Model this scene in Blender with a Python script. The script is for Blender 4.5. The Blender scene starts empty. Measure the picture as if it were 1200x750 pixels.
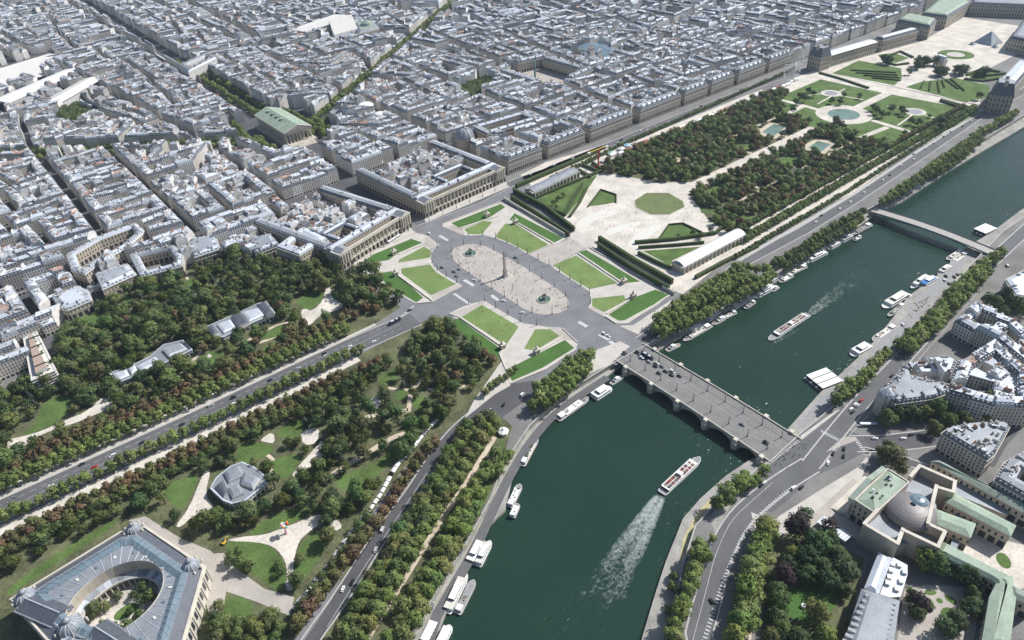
HAZE, EXPO = 0.00005, 0.12
import bpy, math, random
from mathutils import Vector
PI = math.pi
rnd = random.Random(11)
C = bpy.context.scene.collection

# ---------------------------------------------------------------- camera (solved from surveyed landmarks)
CAM = (-388.472, -527.036, 417.008)
YAW, PITCH, ROLL, FOC = 0.6415, 0.62813, -0.06642, 834.35
_f = Vector((math.sin(YAW)*math.cos(PITCH), math.cos(YAW)*math.cos(PITCH), -math.sin(PITCH)))
_r0 = Vector((math.cos(YAW), -math.sin(YAW), 0)); _u0 = _r0.cross(_f)
_c, _s = math.cos(ROLL), math.sin(ROLL)
CR = _r0*_c + _u0*_s; CU = _u0*_c - _r0*_s; CF = _f
CV = Vector(CAM)

def G(x, y, z=0.0):
    """survey point: where the sight line (x,y) of the photo meets the level z"""
    d = CR*((x-600)/FOC) + CU*((375-y)/FOC) + CF
    p = CV + d*((z-CAM[2])/d.z)
    return (p.x, p.y)
def GP(pts, z=0.0): return [G(x, y, z) for x, y in pts]
def PX(X, Y, Z=0.0):
    d = Vector((X, Y, Z))-CV
    w = d.dot(CF)
    return 600+FOC*d.dot(CR)/w, 375-FOC*d.dot(CU)/w, w
def seen(X, Y, Z=0.0, m=60):
    x, y, w = PX(X, Y, Z)
    return w > 1 and -m < x < 1200+m and -m < y < 750+m

# ---------------------------------------------------------------- polygon helpers
def area(p): return .5*sum(p[i][0]*p[(i+1) % len(p)][1]-p[(i+1) % len(p)][0]*p[i][1] for i in range(len(p)))
def ccw(p): return list(p) if area(p) > 0 else list(p)[::-1]
def cen(p): return (sum(a[0] for a in p)/len(p), sum(a[1] for a in p)/len(p))
def dist(a, b): return math.hypot(a[0]-b[0], a[1]-b[1])
def inside(q, p):
    x, y = q; r = False; j = len(p)-1
    for i in range(len(p)):
        if (p[i][1] > y) != (p[j][1] > y) and x < (p[j][0]-p[i][0])*(y-p[i][1])/(p[j][1]-p[i][1])+p[i][0]: r = not r
        j = i
    return r
def segdist(q, a, b):
    dx, dy = b[0]-a[0], b[1]-a[1]; L = dx*dx+dy*dy
    t = 0 if L == 0 else max(0, min(1, ((q[0]-a[0])*dx+(q[1]-a[1])*dy)/L))
    return math.hypot(q[0]-a[0]-t*dx, q[1]-a[1]-t*dy)
def linedist(q, pl): return min(segdist(q, pl[i], pl[i+1]) for i in range(len(pl)-1))
def offset(p, d):
    """move every edge of a CCW polygon inwards by d (number or list per edge)"""
    n = len(p); ds = d if isinstance(d, (list, tuple)) else [d]*n
    L = []
    for i in range(n):
        a, b = p[i], p[(i+1) % n]; l = dist(a, b) or 1e-6
        nx, ny = -(b[1]-a[1])/l, (b[0]-a[0])/l
        L.append((nx, ny, nx*a[0]+ny*a[1]+ds[i]))
    out = []
    for i in range(n):
        a1, b1, c1 = L[i-1]; a2, b2, c2 = L[i]; det = a1*b2-a2*b1
        if abs(det) < 1e-3: out.append((p[i][0]+a2*ds[i], p[i][1]+b2*ds[i])); continue
        out.append(((c1*b2-c2*b1)/det, (a1*c2-a2*c1)/det))
    return out
def okpoly(p, q, m=2.):
    """q is still the same shape the right way round"""
    if area(q) < m: return False
    n = len(p)
    for i in range(n):
        a, b, c, d = p[i], p[(i+1) % n], q[i], q[(i+1) % n]
        if (b[0]-a[0])*(d[0]-c[0])+(b[1]-a[1])*(d[1]-c[1]) <= 0: return False
    return True
def along(pl, step, start=0.):
    """points every step metres along a polyline, with heading"""
    out = []; s = start
    for i in range(len(pl)-1):
        a, b = pl[i], pl[i+1]; L = dist(a, b); h = math.atan2(b[1]-a[1], b[0]-a[0])
        while s <= L:
            t = s/L; out.append((a[0]+(b[0]-a[0])*t, a[1]+(b[1]-a[1])*t, h)); s += step
        s -= L
    return out
def strip(pl, w0, w1=None):
    """polygon between offsets w0 (left) and w1 (right, negative) of a polyline"""
    if w1 is None: w0, w1 = w0/2, -w0/2
    n = len(pl); A = []; B = []
    for i in range(n):
        a = pl[max(i-1, 0)]; b = pl[min(i+1, n-1)]; l = dist(a, b)
        nx, ny = -(b[1]-a[1])/l, (b[0]-a[0])/l
        A.append((pl[i][0]+nx*w0, pl[i][1]+ny*w0)); B.append((pl[i][0]+nx*w1, pl[i][1]+ny*w1))
    return A, B
def smooth(pl, k=2):
    for _ in range(k):
        q = [pl[0]]
        for i in range(len(pl)-1):
            a, b = pl[i], pl[i+1]
            q += [(a[0]*.75+b[0]*.25, a[1]*.75+b[1]*.25), (a[0]*.25+b[0]*.75, a[1]*.25+b[1]*.75)]
        q.append(pl[-1]); pl = q
    return pl
def round_poly(p, k=2):
    for _ in range(k):
        q = []
        for i in range(len(p)):
            a, b = p[i], p[(i+1) % len(p)]
            q += [(a[0]*.75+b[0]*.25, a[1]*.75+b[1]*.25), (a[0]*.25+b[0]*.75, a[1]*.25+b[1]*.75)]
        p = q
    return p
def circle(c, r, n=32, r2=None, rot=0): 
    r2 = r2 or r
    return [(c[0]+r*math.cos(2*PI*i/n)*math.cos(rot)-r2*math.sin(2*PI*i/n)*math.sin(rot), c[1]+r*math.cos(2*PI*i/n)*math.sin(rot)+r2*math.sin(2*PI*i/n)*math.cos(rot)) for i in range(n)]

# ---------------------------------------------------------------- materials
def mat(name, col, rough=.85, noise=0., scale=.05, island=0., objr=0., metal=0., objcol=False, attr=None, spec=.3, bump=0., bscale=1., noise2=0., scale2=1., hue=0.):
    m = bpy.data.materials.new(name); m.use_nodes = True
    N, L = m.node_tree.nodes, m.node_tree.links; b = N['Principled BSDF']
    b.inputs['Roughness'].default_value = rough; b.inputs['Metallic'].default_value = metal
    b.inputs['Specular IOR Level'].default_value = spec
    hs = N.new('ShaderNodeHueSaturation')
    if objcol:
        o = N.new('ShaderNodeObjectInfo'); L.new(o.outputs['Color'], hs.inputs['Color'])
    elif attr:
        o = N.new('ShaderNodeAttribute'); o.attribute_name = attr; L.new(o.outputs['Color'], hs.inputs['Color'])
    else: hs.inputs['Color'].default_value = (*col, 1)
    val = None
    def add(sock, amt):
        nonlocal val
        mm = N.new('ShaderNodeMath'); mm.operation = 'MULTIPLY_ADD'
        L.new(sock, mm.inputs[0]); mm.inputs[1].default_value = 2*amt
        if val is None: mm.inputs[2].default_value = 1-amt
        else:
            a2 = N.new('ShaderNodeMath'); a2.operation = 'SUBTRACT'; L.new(val, a2.inputs[0]); a2.inputs[1].default_value = amt
            L.new(a2.outputs[0], mm.inputs[2])
        val = mm.outputs[0]
    geo = N.new('ShaderNodeNewGeometry')
    def noi(sc, det=4):
        t = N.new('ShaderNodeTexNoise'); t.inputs['Scale'].default_value = sc; t.inputs['Detail'].default_value = det
        L.new(geo.outputs['Position'], t.inputs['Vector']); return t.outputs['Fac']
    def stretch(s):
        r = N.new('ShaderNodeMapRange'); r.inputs[1].default_value = .3; r.inputs[2].default_value = .7
        L.new(s, r.inputs[0]); return r.outputs[0]
    if noise: add(stretch(noi(scale)), noise)
    if noise2: add(stretch(noi(scale2)), noise2)
    if island: add(geo.outputs['Random Per Island'], island)
    if objr:
        o2 = N.new('ShaderNodeObjectInfo'); add(o2.outputs['Random'], objr)
    if val is not None: L.new(val, hs.inputs['Value'])
    if hue:
        mm = N.new('ShaderNodeMath'); mm.operation = 'MULTIPLY_ADD'; L.new(geo.outputs['Random Per Island'], mm.inputs[0])
        mm.inputs[1].default_value = 2*hue; mm.inputs[2].default_value = .5-hue; L.new(mm.outputs[0], hs.inputs['Hue'])
    L.new(hs.outputs[0], b.inputs['Base Color'])
    if bump:
        bp = N.new('ShaderNodeBump'); bp.inputs['Strength'].default_value = bump; bp.inputs['Distance'].default_value = 1.
        L.new(noi(bscale), bp.inputs['Height']); L.new(bp.outputs[0], b.inputs['Normal'])
    return m

def facade(name, col, pu=2.7, pv=3.3, ww=.4, wh=.6, glass=(.05, .055, .065), base=4.2, island=.16, objr=.0, balc=.25, col2=None):
    """stone wall with rows of tall windows, string courses and a darker shop floor, laid out by UV in metres"""
    m = bpy.data.materials.new(name); m.use_nodes = True
    N, L = m.node_tree.nodes, m.node_tree.links; b = N['Principled BSDF']
    def M(op, a, c=None, d=None):
        n = N.new('ShaderNodeMath'); n.operation = op
        for i, v in enumerate((a, c, d)):
            if v is None: continue
            if isinstance(v, (int, float)): n.inputs[i].default_value = v
            else: L.new(v, n.inputs[i])
        return n.outputs[0]
    uv = N.new('ShaderNodeUVMap'); uv.uv_map = 'UVMap'
    sp = N.new('ShaderNodeSeparateXYZ'); L.new(uv.outputs[0], sp.inputs[0])
    fu = M('FRACT', M('DIVIDE', sp.outputs[0], pu)); fv = M('FRACT', M('DIVIDE', M('SUBTRACT', sp.outputs[1], base), pv))
    wu = M('LESS_THAN', M('ABSOLUTE', M('SUBTRACT', fu, .5)), ww/2)
    wv = M('LESS_THAN', M('ABSOLUTE', M('SUBTRACT', fv, .45)), wh/2)
    up = M('GREATER_THAN', sp.outputs[1], base)
    win = M('MULTIPLY', M('MULTIPLY', wu, wv), up)
    fu2 = M('FRACT', M('DIVIDE', sp.outputs[0], pu*1.5))
    shop = M('MULTIPLY', M('LESS_THAN', M('ABSOLUTE', M('SUBTRACT', fu2, .5)), .36), M('MULTIPLY', M('LESS_THAN', sp.outputs[1], base-1.), M('GREATER_THAN', sp.outputs[1], .4)))
    win = M('MAXIMUM', win, shop)
    line = M('MULTIPLY', M('GREATER_THAN', fv, .93), up)
    geo = N.new('ShaderNodeNewGeometry'); oi = N.new('ShaderNodeObjectInfo')
    no = N.new('ShaderNodeTexNoise'); no.inputs['Scale'].default_value = .15; no.inputs['Detail'].default_value = 5; L.new(geo.outputs['Position'], no.inputs['Vector'])
    v = M('MULTIPLY_ADD', geo.outputs['Random Per Island'], 2*island, 1-island)
    v = M('MULTIPLY', v, M('MULTIPLY_ADD', oi.outputs['Random'], 2*objr, 1-objr))
    v = M('MULTIPLY', v, M('MULTIPLY_ADD', no.outputs['Fac'], .5, .75))
    v = M('MULTIPLY', v, M('MULTIPLY_ADD', line, -balc, 1.))
    hs = N.new('ShaderNodeHueSaturation'); hs.inputs['Color'].default_value = (*col, 1); L.new(v, hs.inputs['Value'])
    mx = N.new('ShaderNodeMix'); mx.data_type = 'RGBA'
    L.new(win, mx.inputs['Factor']); L.new(hs.outputs[0], mx.inputs['A']); mx.inputs['B'].default_value = (*glass, 1)
    L.new(mx.outputs['Result'], b.inputs['Base Color'])
    L.new(M('MULTIPLY_ADD', win, -.6, .85), b.inputs['Roughness'])
    b.inputs['Specular IOR Level'].default_value = .35
    bp = N.new('ShaderNodeBump'); bp.inputs['Strength'].default_value = .6; bp.inputs['Distance'].default_value = .25
    L.new(M('SUBTRACT', 1., win), bp.inputs['Height']); L.new(bp.outputs[0], b.inputs['Normal'])
    return m

def foliage(name, attr=False):
    m = mat(name, (1, 1, 1), .7, island=.24, noise=.16, scale=.25, objcol=not attr, attr='tint' if attr else None, spec=.25, hue=.007)
    N, L = m.node_tree.nodes, m.node_tree.links; b = N['Principled BSDF']
    tr = N.new('ShaderNodeBsdfTranslucent'); mx = N.new('ShaderNodeMixShader'); mx.inputs[0].default_value = .28
    src = b.inputs['Base Color'].links[0].from_socket; L.new(src, tr.inputs['Color'])
    L.new(b.outputs[0], mx.inputs[1]); L.new(tr.outputs[0], mx.inputs[2]); L.new(mx.outputs[0], N['Material Output'].inputs[0])
    return m

M = {}
def mk(k, *a, **kw): M[k] = mat(k, *a, **kw)
mk('ground', (.20, .195, .185), noise=.22, scale=.03, noise2=.15, scale2=.6)
mk('asphalt', (.125, .126, .13), .8, noise=.12, scale=.04, noise2=.12, scale2=.5)
mk('asphalt_dark', (.095, .095, .10), .8, noise=.15, scale=.05, noise2=.15, scale2=.6)
mk('cobbles', (.195, .195, .205), .75, noise=.14, scale=.05, noise2=.14, scale2=.5)
mk('plaza_stone', (.43, .395, .35), .85, noise=.12, scale=.06, noise2=.10, scale2=.7)
mk('pale_stone', (.52, .49, .44), .85, noise=.10, scale=.1, noise2=.08, scale2=1.)
mk('kerb', (.45, .44, .42), noise=.1, scale=.3)
mk('sand', (.60, .555, .485), .95, noise=.18, scale=.05, noise2=.14, scale2=.4)
mk('path_sand', (.56, .48, .37), .95, noise=.18, scale=.08, noise2=.12, scale2=.6)
mk('white_sand', (.62, .58, .51), .95, noise=.15, scale=.06, noise2=.14, scale2=.5)
mk('paint', (.52, .52, .51), .7, noise=.18, scale=.5)
mk('soil', (.115, .122, .062), .95, noise=.35, scale=.06, noise2=.3, scale2=.4)
mk('lawn', (.092, .15, .04), .95, noise=.28, scale=.06, noise2=.25, scale2=.5)
mk('lawn_dry', (.165, .235, .075), .95, noise=.15, scale=.05, noise2=.16, scale2=.8)
mk('lawn_deep', (.068, .145, .032), .95, noise=.12, scale=.06, noise2=.16, scale2=.7)
mk('quay_stone', (.33, .32, .29), .9, noise=.2, scale=.08, noise2=.15, scale2=.8)
mk('quay_wall', (.36, .34, .29), .9, noise=.3, scale=.15, noise2=.2, scale2=1.)
mk('deck_road', (.21, .205, .195), .85, noise=.1, scale=.08, noise2=.12, scale2=.6)
mk('pond', (.16, .19, .06), .15, noise=.12, scale=.08, spec=.5)
mk('pond_blue', (.15, .23, .18), .12, noise=.12, scale=.08, spec=.5)
mk('zinc', (.42, .45, .49), .5, island=.40, noise=.24, scale=.014, noise2=.16, scale2=.8, metal=.1, spec=.35)
mk('zinc_light', (.56, .60, .645), .55, island=.18, noise=.12, scale=.15, metal=.1)
mk('slate', (.10, .11, .13), .55, island=.30, noise=.15, scale=.3, spec=.4)
mk('plaster', (.66, .64, .605), .9, island=.26, noise=.15, scale=.2)
mk('wall_plain', (.50, .455, .385), .9, island=.15, noise=.15, scale=.2)
mk('brick', (.34, .2, .14), .9, island=.2, noise=.15, scale=.3)
mk('redroof', (.38, .25, .20), .85, island=.2, noise=.2, scale=.3)
mk('stone', (.50, .44, .355), .88, noise=.14, scale=.12, noise2=.12, scale2=.9)
mk('stone_light', (.60, .555, .475), .88, noise=.12, scale=.12, noise2=.1, scale2=.9)
mk('mural_yellow', (.48, .43, .24), .9, noise=.25, scale=.2)
mk('mural_blue', (.30, .40, .42), .9, noise=.25, scale=.2)
mk('copper', (.31, .385, .295), .65, noise=.14, scale=.1, noise2=.12, scale2=.7)
mk('copper_dull', (.27, .325, .27), .65, noise=.16, scale=.1, noise2=.12, scale2=.7)
mk('lead', (.28, .30, .325), .6, noise=.14, scale=.1, noise2=.1, scale2=.8, metal=.2)
mk('brown_roof', (.215, .20, .195), .5, noise=.12, scale=.1, noise2=.06, scale2=.9, metal=.2)
mk('glass_roof', (.15, .21, .25), .3, noise=.16, scale=.12, noise2=.1, scale2=.9, spec=.6)
mk('glass', (.035, .045, .055), .12, spec=.6)
mk('dark', (.03, .03, .032), .7)
mk('white_paint', (.80, .80, .78), .5, noise=.06, scale=.6)
mk('offwhite', (.66, .64, .58), .6, noise=.1, scale=.5)
mk('hull_dark', (.045, .05, .055), .4)
mk('deck', (.30, .25, .19), .8, noise=.2, scale=.6)
mk('deck_green', (.14, .18, .09), .8, noise=.2, scale=.6)
mk('timber_deck', (.40, .385, .35), .85, noise=.12, scale=.3)
mk('pyramid_glass', (.36, .40, .43), .2, noise=.1, scale=.3, spec=.5)
mk('deck_grey', (.3, .3, .3), .8, noise=.2, scale=.6)
mk('seat_red', (.27, .085, .07), .7)
mk('blue_tarp', (.04, .17, .48), .5, noise=.1, scale=.4)
mk('bronze', (.035, .06, .052), .5, noise=.25, scale=.5, spec=.5)
mk('column_green', (.16, .26, .24), .5, noise=.15, scale=.3, spec=.4)
mk('granite', (.40, .36, .335), .7, noise=.12, scale=.4)
mk('gold', (.8, .6, .2), .35, metal=.9)
mk('iron', (.05, .06, .055), .5)
mk('steel_white', (.7, .7, .7), .45)
mk('wood', (.27, .2, .14), .8, noise=.15, scale=.4)
mk('bark', (.10, .08, .06), .9)
mk('hedge', (.065, .095, .032), .9, noise=.3, scale=.5, noise2=.3, scale2=2., bump=.9, bscale=1.4)
mk('hedge_leaf', (.07, .10, .034), .8, island=.4, noise=.2, scale=.3, hue=.02)
mk('tyre', (.02, .02, .02), .8)
mk('car_body', (1, 1, 1), .3, objcol=True, spec=.5)
mk('red', (.55, .06, .04), .5); mk('yellow', (.7, .45, .05), .5); mk('orange', (.75, .25, .06), .5); mk('skyblue', (.35, .6, .75), .5); mk('pink', (.75, .4, .45), .5); mk('mint', (.35, .6, .45), .5)
mk('skin', (.45, .28, .2), .6); mk('hair', (.05, .035, .025), .7)
mk('cloth', (1, 1, 1), .9, objcol=True)
mk('foam', (.80, .84, .82), .9)
mk('terracotta', (.42, .32, .26), .85, island=.2)
M['wall'] = facade('wall', (.53, .495, .44), objr=.12)
M['wall_white'] = facade('wall_white', (.66, .64, .61), objr=.1)
M['wall_palace'] = facade('wall_palace', (.51, .445, .35), pu=3.9, pv=5.2, ww=.36, wh=.56, base=7., island=.05)
M['wall_rivoli'] = facade('wall_rivoli', (.47, .43, .37), pu=2.9, pv=3.7, ww=.38, wh=.62, base=6.2, island=.06)
M['wall_louvre'] = facade('wall_louvre', (.43, .385, .31), pu=5.2, pv=7.5, ww=.40, wh=.62, base=1., island=.06)
M['leaf'] = foliage('leaf'); M['leaf_mass'] = foliage('leaf_mass', True)

def water_mat():
    m = bpy.data.materials.new('river_water'); m.use_nodes = True
    N, L = m.node_tree.nodes, m.node_tree.links; b = N['Principled BSDF']
    b.inputs['Base Color'].default_value = (.015, .040, .028, 1); b.inputs['Roughness'].default_value = .16
    b.inputs['Specular IOR Level'].default_value = .5; b.inputs['IOR'].default_value = 1.33
    geo = N.new('ShaderNodeNewGeometry')
    t1 = N.new('ShaderNodeTexNoise'); t1.inputs['Scale'].default_value = .32; t1.inputs['Detail'].default_value = 5; t1.inputs['Distortion'].default_value = .6
    t2 = N.new('ShaderNodeTexNoise'); t2.inputs['Scale'].default_value = .02; t2.inputs['Detail'].default_value = 3
    mp = N.new('ShaderNodeMapping'); mp.inputs['Scale'].default_value = (.55, 1.5, 1.); mp.inputs['Rotation'].default_value = (0, 0, .5)
    L.new(geo.outputs['Position'], mp.inputs['Vector']); L.new(mp.outputs[0], t1.inputs['Vector']); L.new(geo.outputs['Position'], t2.inputs['Vector'])
    mc = N.new('ShaderNodeMix'); mc.data_type = 'RGBA'; t3 = N.new('ShaderNodeTexNoise'); t3.inputs['Scale'].default_value = .012; t3.inputs['Detail'].default_value = 6; L.new(geo.outputs['Position'], t3.inputs['Vector']); L.new(t3.outputs['Fac'], mc.inputs['Factor']); mc.inputs['A'].default_value = (.010, .032, .022, 1); mc.inputs['B'].default_value = (.021, .050, .034, 1); L.new(mc.outputs['Result'], b.inputs['Base Color'])
    mu = N.new('ShaderNodeMath'); mu.operation = 'MULTIPLY'; L.new(t1.outputs['Fac'], mu.inputs[0]); L.new(t2.outputs['Fac'], mu.inputs[1])
    bp = N.new('ShaderNodeBump'); bp.inputs['Strength'].default_value = .55; bp.inputs['Distance'].default_value = 1.5
    L.new(mu.outputs[0], bp.inputs['Height']); L.new(bp.outputs[0], b.inputs['Normal'])
    return m
M['water'] = water_mat()
def foam_mat():
    m = bpy.data.materials.new('wake'); m.use_nodes = True; N, L = m.node_tree.nodes, m.node_tree.links; b = N['Principled BSDF']; b.inputs['Base Color'].default_value = (.72, .78, .75, 1); b.inputs['Roughness'].default_value = .8
    uv = N.new('ShaderNodeUVMap'); uv.uv_map = 'UVMap'; sp = N.new('ShaderNodeSeparateXYZ'); L.new(uv.outputs[0], sp.inputs[0]); geo = N.new('ShaderNodeNewGeometry')
    def noi(sc, d):
        t = N.new('ShaderNodeTexNoise'); t.inputs['Scale'].default_value = sc; t.inputs['Detail'].default_value = d; t.inputs['Roughness'].default_value = .7; t.inputs['Distortion'].default_value = .8; L.new(geo.outputs['Position'], t.inputs['Vector']); return t.outputs['Fac']
    def M_(op, a, c, d=None):
        n = N.new('ShaderNodeMath'); n.operation = op
        for i, v in enumerate((a, c, d)):
            if v is None: continue
            if isinstance(v, (int, float)): n.inputs[i].default_value = v
            else: L.new(v, n.inputs[i])
        return n.outputs[0]
    x = M_('MULTIPLY_ADD', noi(.45, 6), .75, M_('MULTIPLY', noi(.1, 2), .35)); th = M_('MULTIPLY_ADD', sp.outputs[1], -.46, .76)
    mr = N.new('ShaderNodeMapRange'); L.new(x, mr.inputs[0]); L.new(th, mr.inputs[1]); L.new(M_('ADD', th, .42), mr.inputs[2]); 
    tr = N.new('ShaderNodeBsdfTransparent'); mx = N.new('ShaderNodeMixShader'); L.new(M_('MULTIPLY', mr.outputs[0], .62), mx.inputs[0]); L.new(tr.outputs[0], mx.inputs[1]); L.new(b.outputs[0], mx.inputs[2]); L.new(mx.outputs[0], N['Material Output'].inputs[0]); return m
M['wake'] = foam_mat()

# ---------------------------------------------------------------- mesh builder
class MB:
    def __init__(s): s.v = []; s.f = []; s.m = []; s.uv = []; s.has_uv = False
    def face(s, pts, m='stone', uv=None):
        n = len(s.v); s.v += pts; s.f.append(tuple(range(n, n+len(pts)))); s.m.append(m)
        if uv: s.has_uv = True
        s.uv.append(uv)
    def poly(s, p, z, m):
        s.face([(x, y, z) for x, y in p], m)
    def ring(s, p, z0, q, z1, m, uv=False, flags=None, m2=None):
        """wall band from outline p at z0 to outline q at z1"""
        n = len(p); u = 0.
        for i in range(n):
            j = (i+1) % n; l = dist(p[i], p[j])
            mm = m if flags is None or flags[i] else m2
            if mm is None: u += l; continue
            k = max(1., round(l/2.7))*2.7/l if l > 2 else 1.
            s.face([(*p[i], z0), (*p[j], z0), (*q[j], z1), (*q[i], z1)], mm, [(0, z0), (l*k, z0), (l*k, z1), (0, z1)] if uv else None)
            u += l
    def prism(s, p, z0, z1, mw, mt=None, uv=False, bottom=False):
        s.ring(p, z0, p, z1, mw, uv)
        if mt: s.poly(p, z1, mt)
        if bottom: s.face([(x, y, z0) for x, y in p[::-1]], mt or mw)
    def hole(s, p, q, z, m):
        """flat band between outline p and inner outline q (same count)"""
        n = len(p)
        for i in range(n):
            j = (i+1) % n; s.face([(*p[i], z), (*p[j], z), (*q[j], z), (*q[i], z)], m)
    def box(s, c, size, m, rot=0., mt=None, bottom=False):
        x, y, z = c; a, b, h = size[0]/2, size[1]/2, size[2]; cs, sn = math.cos(rot), math.sin(rot)
        p = [(x+u*cs-v*sn, y+u*sn+v*cs) for u, v in ((-a, -b), (a, -b), (a, b), (-a, b))]
        s.prism(p, z, z+h, m, mt or m, bottom=bottom)
    def gable(s, c, size, m, rot=0., mend=None, over=0.):
        """pitched roof: base centre c, size (length, width, rise), ridge along local x"""
        x, y, z = c; a, b, h = size[0]/2, size[1]/2, size[2]; cs, sn = math.cos(rot), math.sin(rot)
        T = lambda u, v, w: (x+u*cs-v*sn, y+u*sn+v*cs, z+w)
        s.face([T(-a, -b, 0), T(a, -b, 0), T(a, 0, h), T(-a, 0, h)], m); s.face([T(a, b, 0), T(-a, b, 0), T(-a, 0, h), T(a, 0, h)], m)
        s.face([T(a, -b, 0), T(a, b, 0), T(a, 0, h)], mend or m); s.face([T(-a, b, 0), T(-a, -b, 0), T(-a, 0, h)], mend or m)
    def lathe(s, c, prof, m, n=16, sy=1., rot=0.):
        x, y = c; cs, sn = math.cos(rot), math.sin(rot)
        rings = []
        for r, z in prof:
            rings.append([(x+r*math.cos(2*PI*i/n)*cs-r*sy*math.sin(2*PI*i/n)*sn, y+r*math.cos(2*PI*i/n)*sn+r*sy*math.sin(2*PI*i/n)*cs, z) for i in range(n)])
        for a, b in zip(rings, rings[1:]):
            for i in range(n):
                j = (i+1) % n; s.face([a[i], a[j], b[j], b[i]], m)
        if prof[-1][0] > .01: s.face(rings[-1], m)
    def tube(s, a, b, r, m, n=6, r1=None):
        a, b = Vector(a), Vector(b); d = (b-a).normalized(); r1 = r if r1 is None else r1
        u = d.cross(Vector((0, 0, 1)) if abs(d.z) < .9 else Vector((1, 0, 0))).normalized(); w = d.cross(u)
        A = [tuple(a+(u*math.cos(2*PI*i/n)+w*math.sin(2*PI*i/n))*r) for i in range(n)]; B = [tuple(b+(u*math.cos(2*PI*i/n)+w*math.sin(2*PI*i/n))*r1) for i in range(n)]
        for i in range(n):
            j = (i+1) % n; s.face([A[i], A[j], B[j], B[i]], m)
        s.face(B, m)
    def mesh(s, name, org=(0, 0, 0), sm=False):
        me = bpy.data.meshes.new(name); ox, oy, oz = org
        me.from_pydata([(x-ox, y-oy, z-oz) for x, y, z in s.v], [], s.f)
        ks = []; 
        for k in s.m:
            if k not in ks: ks.append(k)
        ix = {k: i for i, k in enumerate(ks)}
        for k in ks: me.materials.append(M[k])
        me.polygons.foreach_set('material_index', [ix[k] for k in s.m])
        if s.has_uv:
            ul = me.uv_layers.new(name='UVMap'); fl = []
            for f, u in zip(s.f, s.uv):
                for t in (u or [(0, 0)]*len(f)): fl += [t[0], t[1]]
            ul.data.foreach_set('uv', fl)
        if sm: me.polygons.foreach_set('use_smooth', [True]*len(s.f))
        me.update(); return me
    def build(s, name, parent=None, sm=False, org=None):
        o0 = ORG.get(parent.name, (0, 0, 0)) if parent else (org or (0, 0, 0))
        o = bpy.data.objects.new(name, s.mesh(name, o0, sm)); C.objects.link(o)
        if parent: o.parent = parent; ORG[o.name] = o0
        elif org: o.location = org
        return o
ORG = {}
LAB = []      # (object, look, (x, y)): things named by their rank around a landmark
def tag(o, label=None, cat=None, group=None, kind=None):
    if label: o['label'] = label
    if cat: o['category'] = cat
    if group: o['group'] = group
    if kind: o['kind'] = kind
    return o
def thing(name, label, cat, loc=(0, 0, 0), group=None):
    o = bpy.data.objects.new(name, None); C.objects.link(o); o.location = loc; ORG[o.name] = tuple(loc)
    o.empty_display_size = .5
    return tag(o, label, cat, group)
def struct(mb, name, kind='structure'): return tag(mb.build(name), kind=kind)
def dup(root, loc, rotz=0., scale=1., color=None):
    r = root.copy(); C.objects.link(r); r.location = loc; r.rotation_euler = (0, 0, rotz); r.scale = (scale,)*3
    if color: r.color = (*color, 1)
    for ch in root.children:
        c = ch.copy(); C.objects.link(c); c.parent = r
        if color: c.color = (*color, 1)
        for g in ch.children:
            d = g.copy(); C.objects.link(d); d.parent = c
            if color: d.color = (*color, 1)
    return r
def new_proto(name, parts):
    """unlinked-from-view prototype data: list of (part name, MB, smooth) kept as meshes"""
    return [(n, mb.mesh(n, sm=sm)) for n, mb, sm in parts]
def place(name, proto, loc, rotz=0., scale=1., color=None, label=None, cat=None, group=None):
    r = bpy.data.objects.new(name, None); C.objects.link(r); r.location = loc; r.rotation_euler = (0, 0, rotz); r.empty_display_size = .3
    r.scale = scale if isinstance(scale, tuple) else (scale,)*3
    for n, me in proto:
        c = bpy.data.objects.new(n, me); C.objects.link(c); c.parent = r
        if color: c.color = (*color, 1)
    return tag(r, label, cat, group)
ORD = 'first second third fourth fifth sixth seventh eighth ninth tenth eleventh twelfth thirteenth fourteenth fifteenth sixteenth seventeenth eighteenth nineteenth'.split()
TENS = 'x x twent thirt fort fift sixt sevent eight ninet'.split()
def nth(n):
    if n == 1: return 'nearest'
    if n < 20: return ORD[n-1]+' nearest'
    if n < 100: return (TENS[n//10]+'ieth' if n % 10 == 0 else TENS[n//10]+'y-'+ORD[n % 10-1])+' nearest'
    return 'hundred-and-'+(nth(n-100) if n > 100 else 'zeroth nearest')
# ================================================================ THE SETTING
WZ, QZ = -7., -4.6
NB_PX = [(515,740),(547,660),(568,623),(592,600),(600,563),(613,533),(638,498),(663,483),(687,463),(725,432),(760,420),(800,395),(880,350),(960,300),(1030,250),(1053,240),(1110,203),(1200,150)]
SB_PX = [(752,750),(767,700),(780,660),(800,610),(820,587),(850,560),(877,542),(895,535),(927,500),(960,463),(1017,410),(1047,373),(1063,350),(1100,323),(1130,293),(1163,273),(1193,250)]
NU_PX = [(478,750),(520,680),(545,640),(575,585),(590,545),(620,500),(660,462),(712,430),(757,405),(800,382),(870,337),(950,287),(1015,247),(1060,222),(1110,190),(1200,135)]
SU_PX = [(782,748),(800,664),(815,617),(830,600),(858,575),(885,552),(903,541),(934,512),(975,478),(1035,415),(1070,385),(1095,365),(1122,328),(1150,298),(1175,272),(1205,252)]
NB = [(-560, -420)]+GP(NB_PX, WZ)+[(2600, -260)]
SB = [(-520, -640)]+GP(SB_PX, WZ)+[(2600, -420)]
NU = [(-570, -395)]+GP(NU_PX, 0)+[(2600, -235)]
SU = [(-500, -665)]+GP(SU_PX, 0)+[(2600, -440)]
mb = MB(); mb.poly(NU+[(2700, 4200), (-1800, 4200), (-1800, -395)], 0, 'ground'); struct(mb, 'ground')
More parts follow.
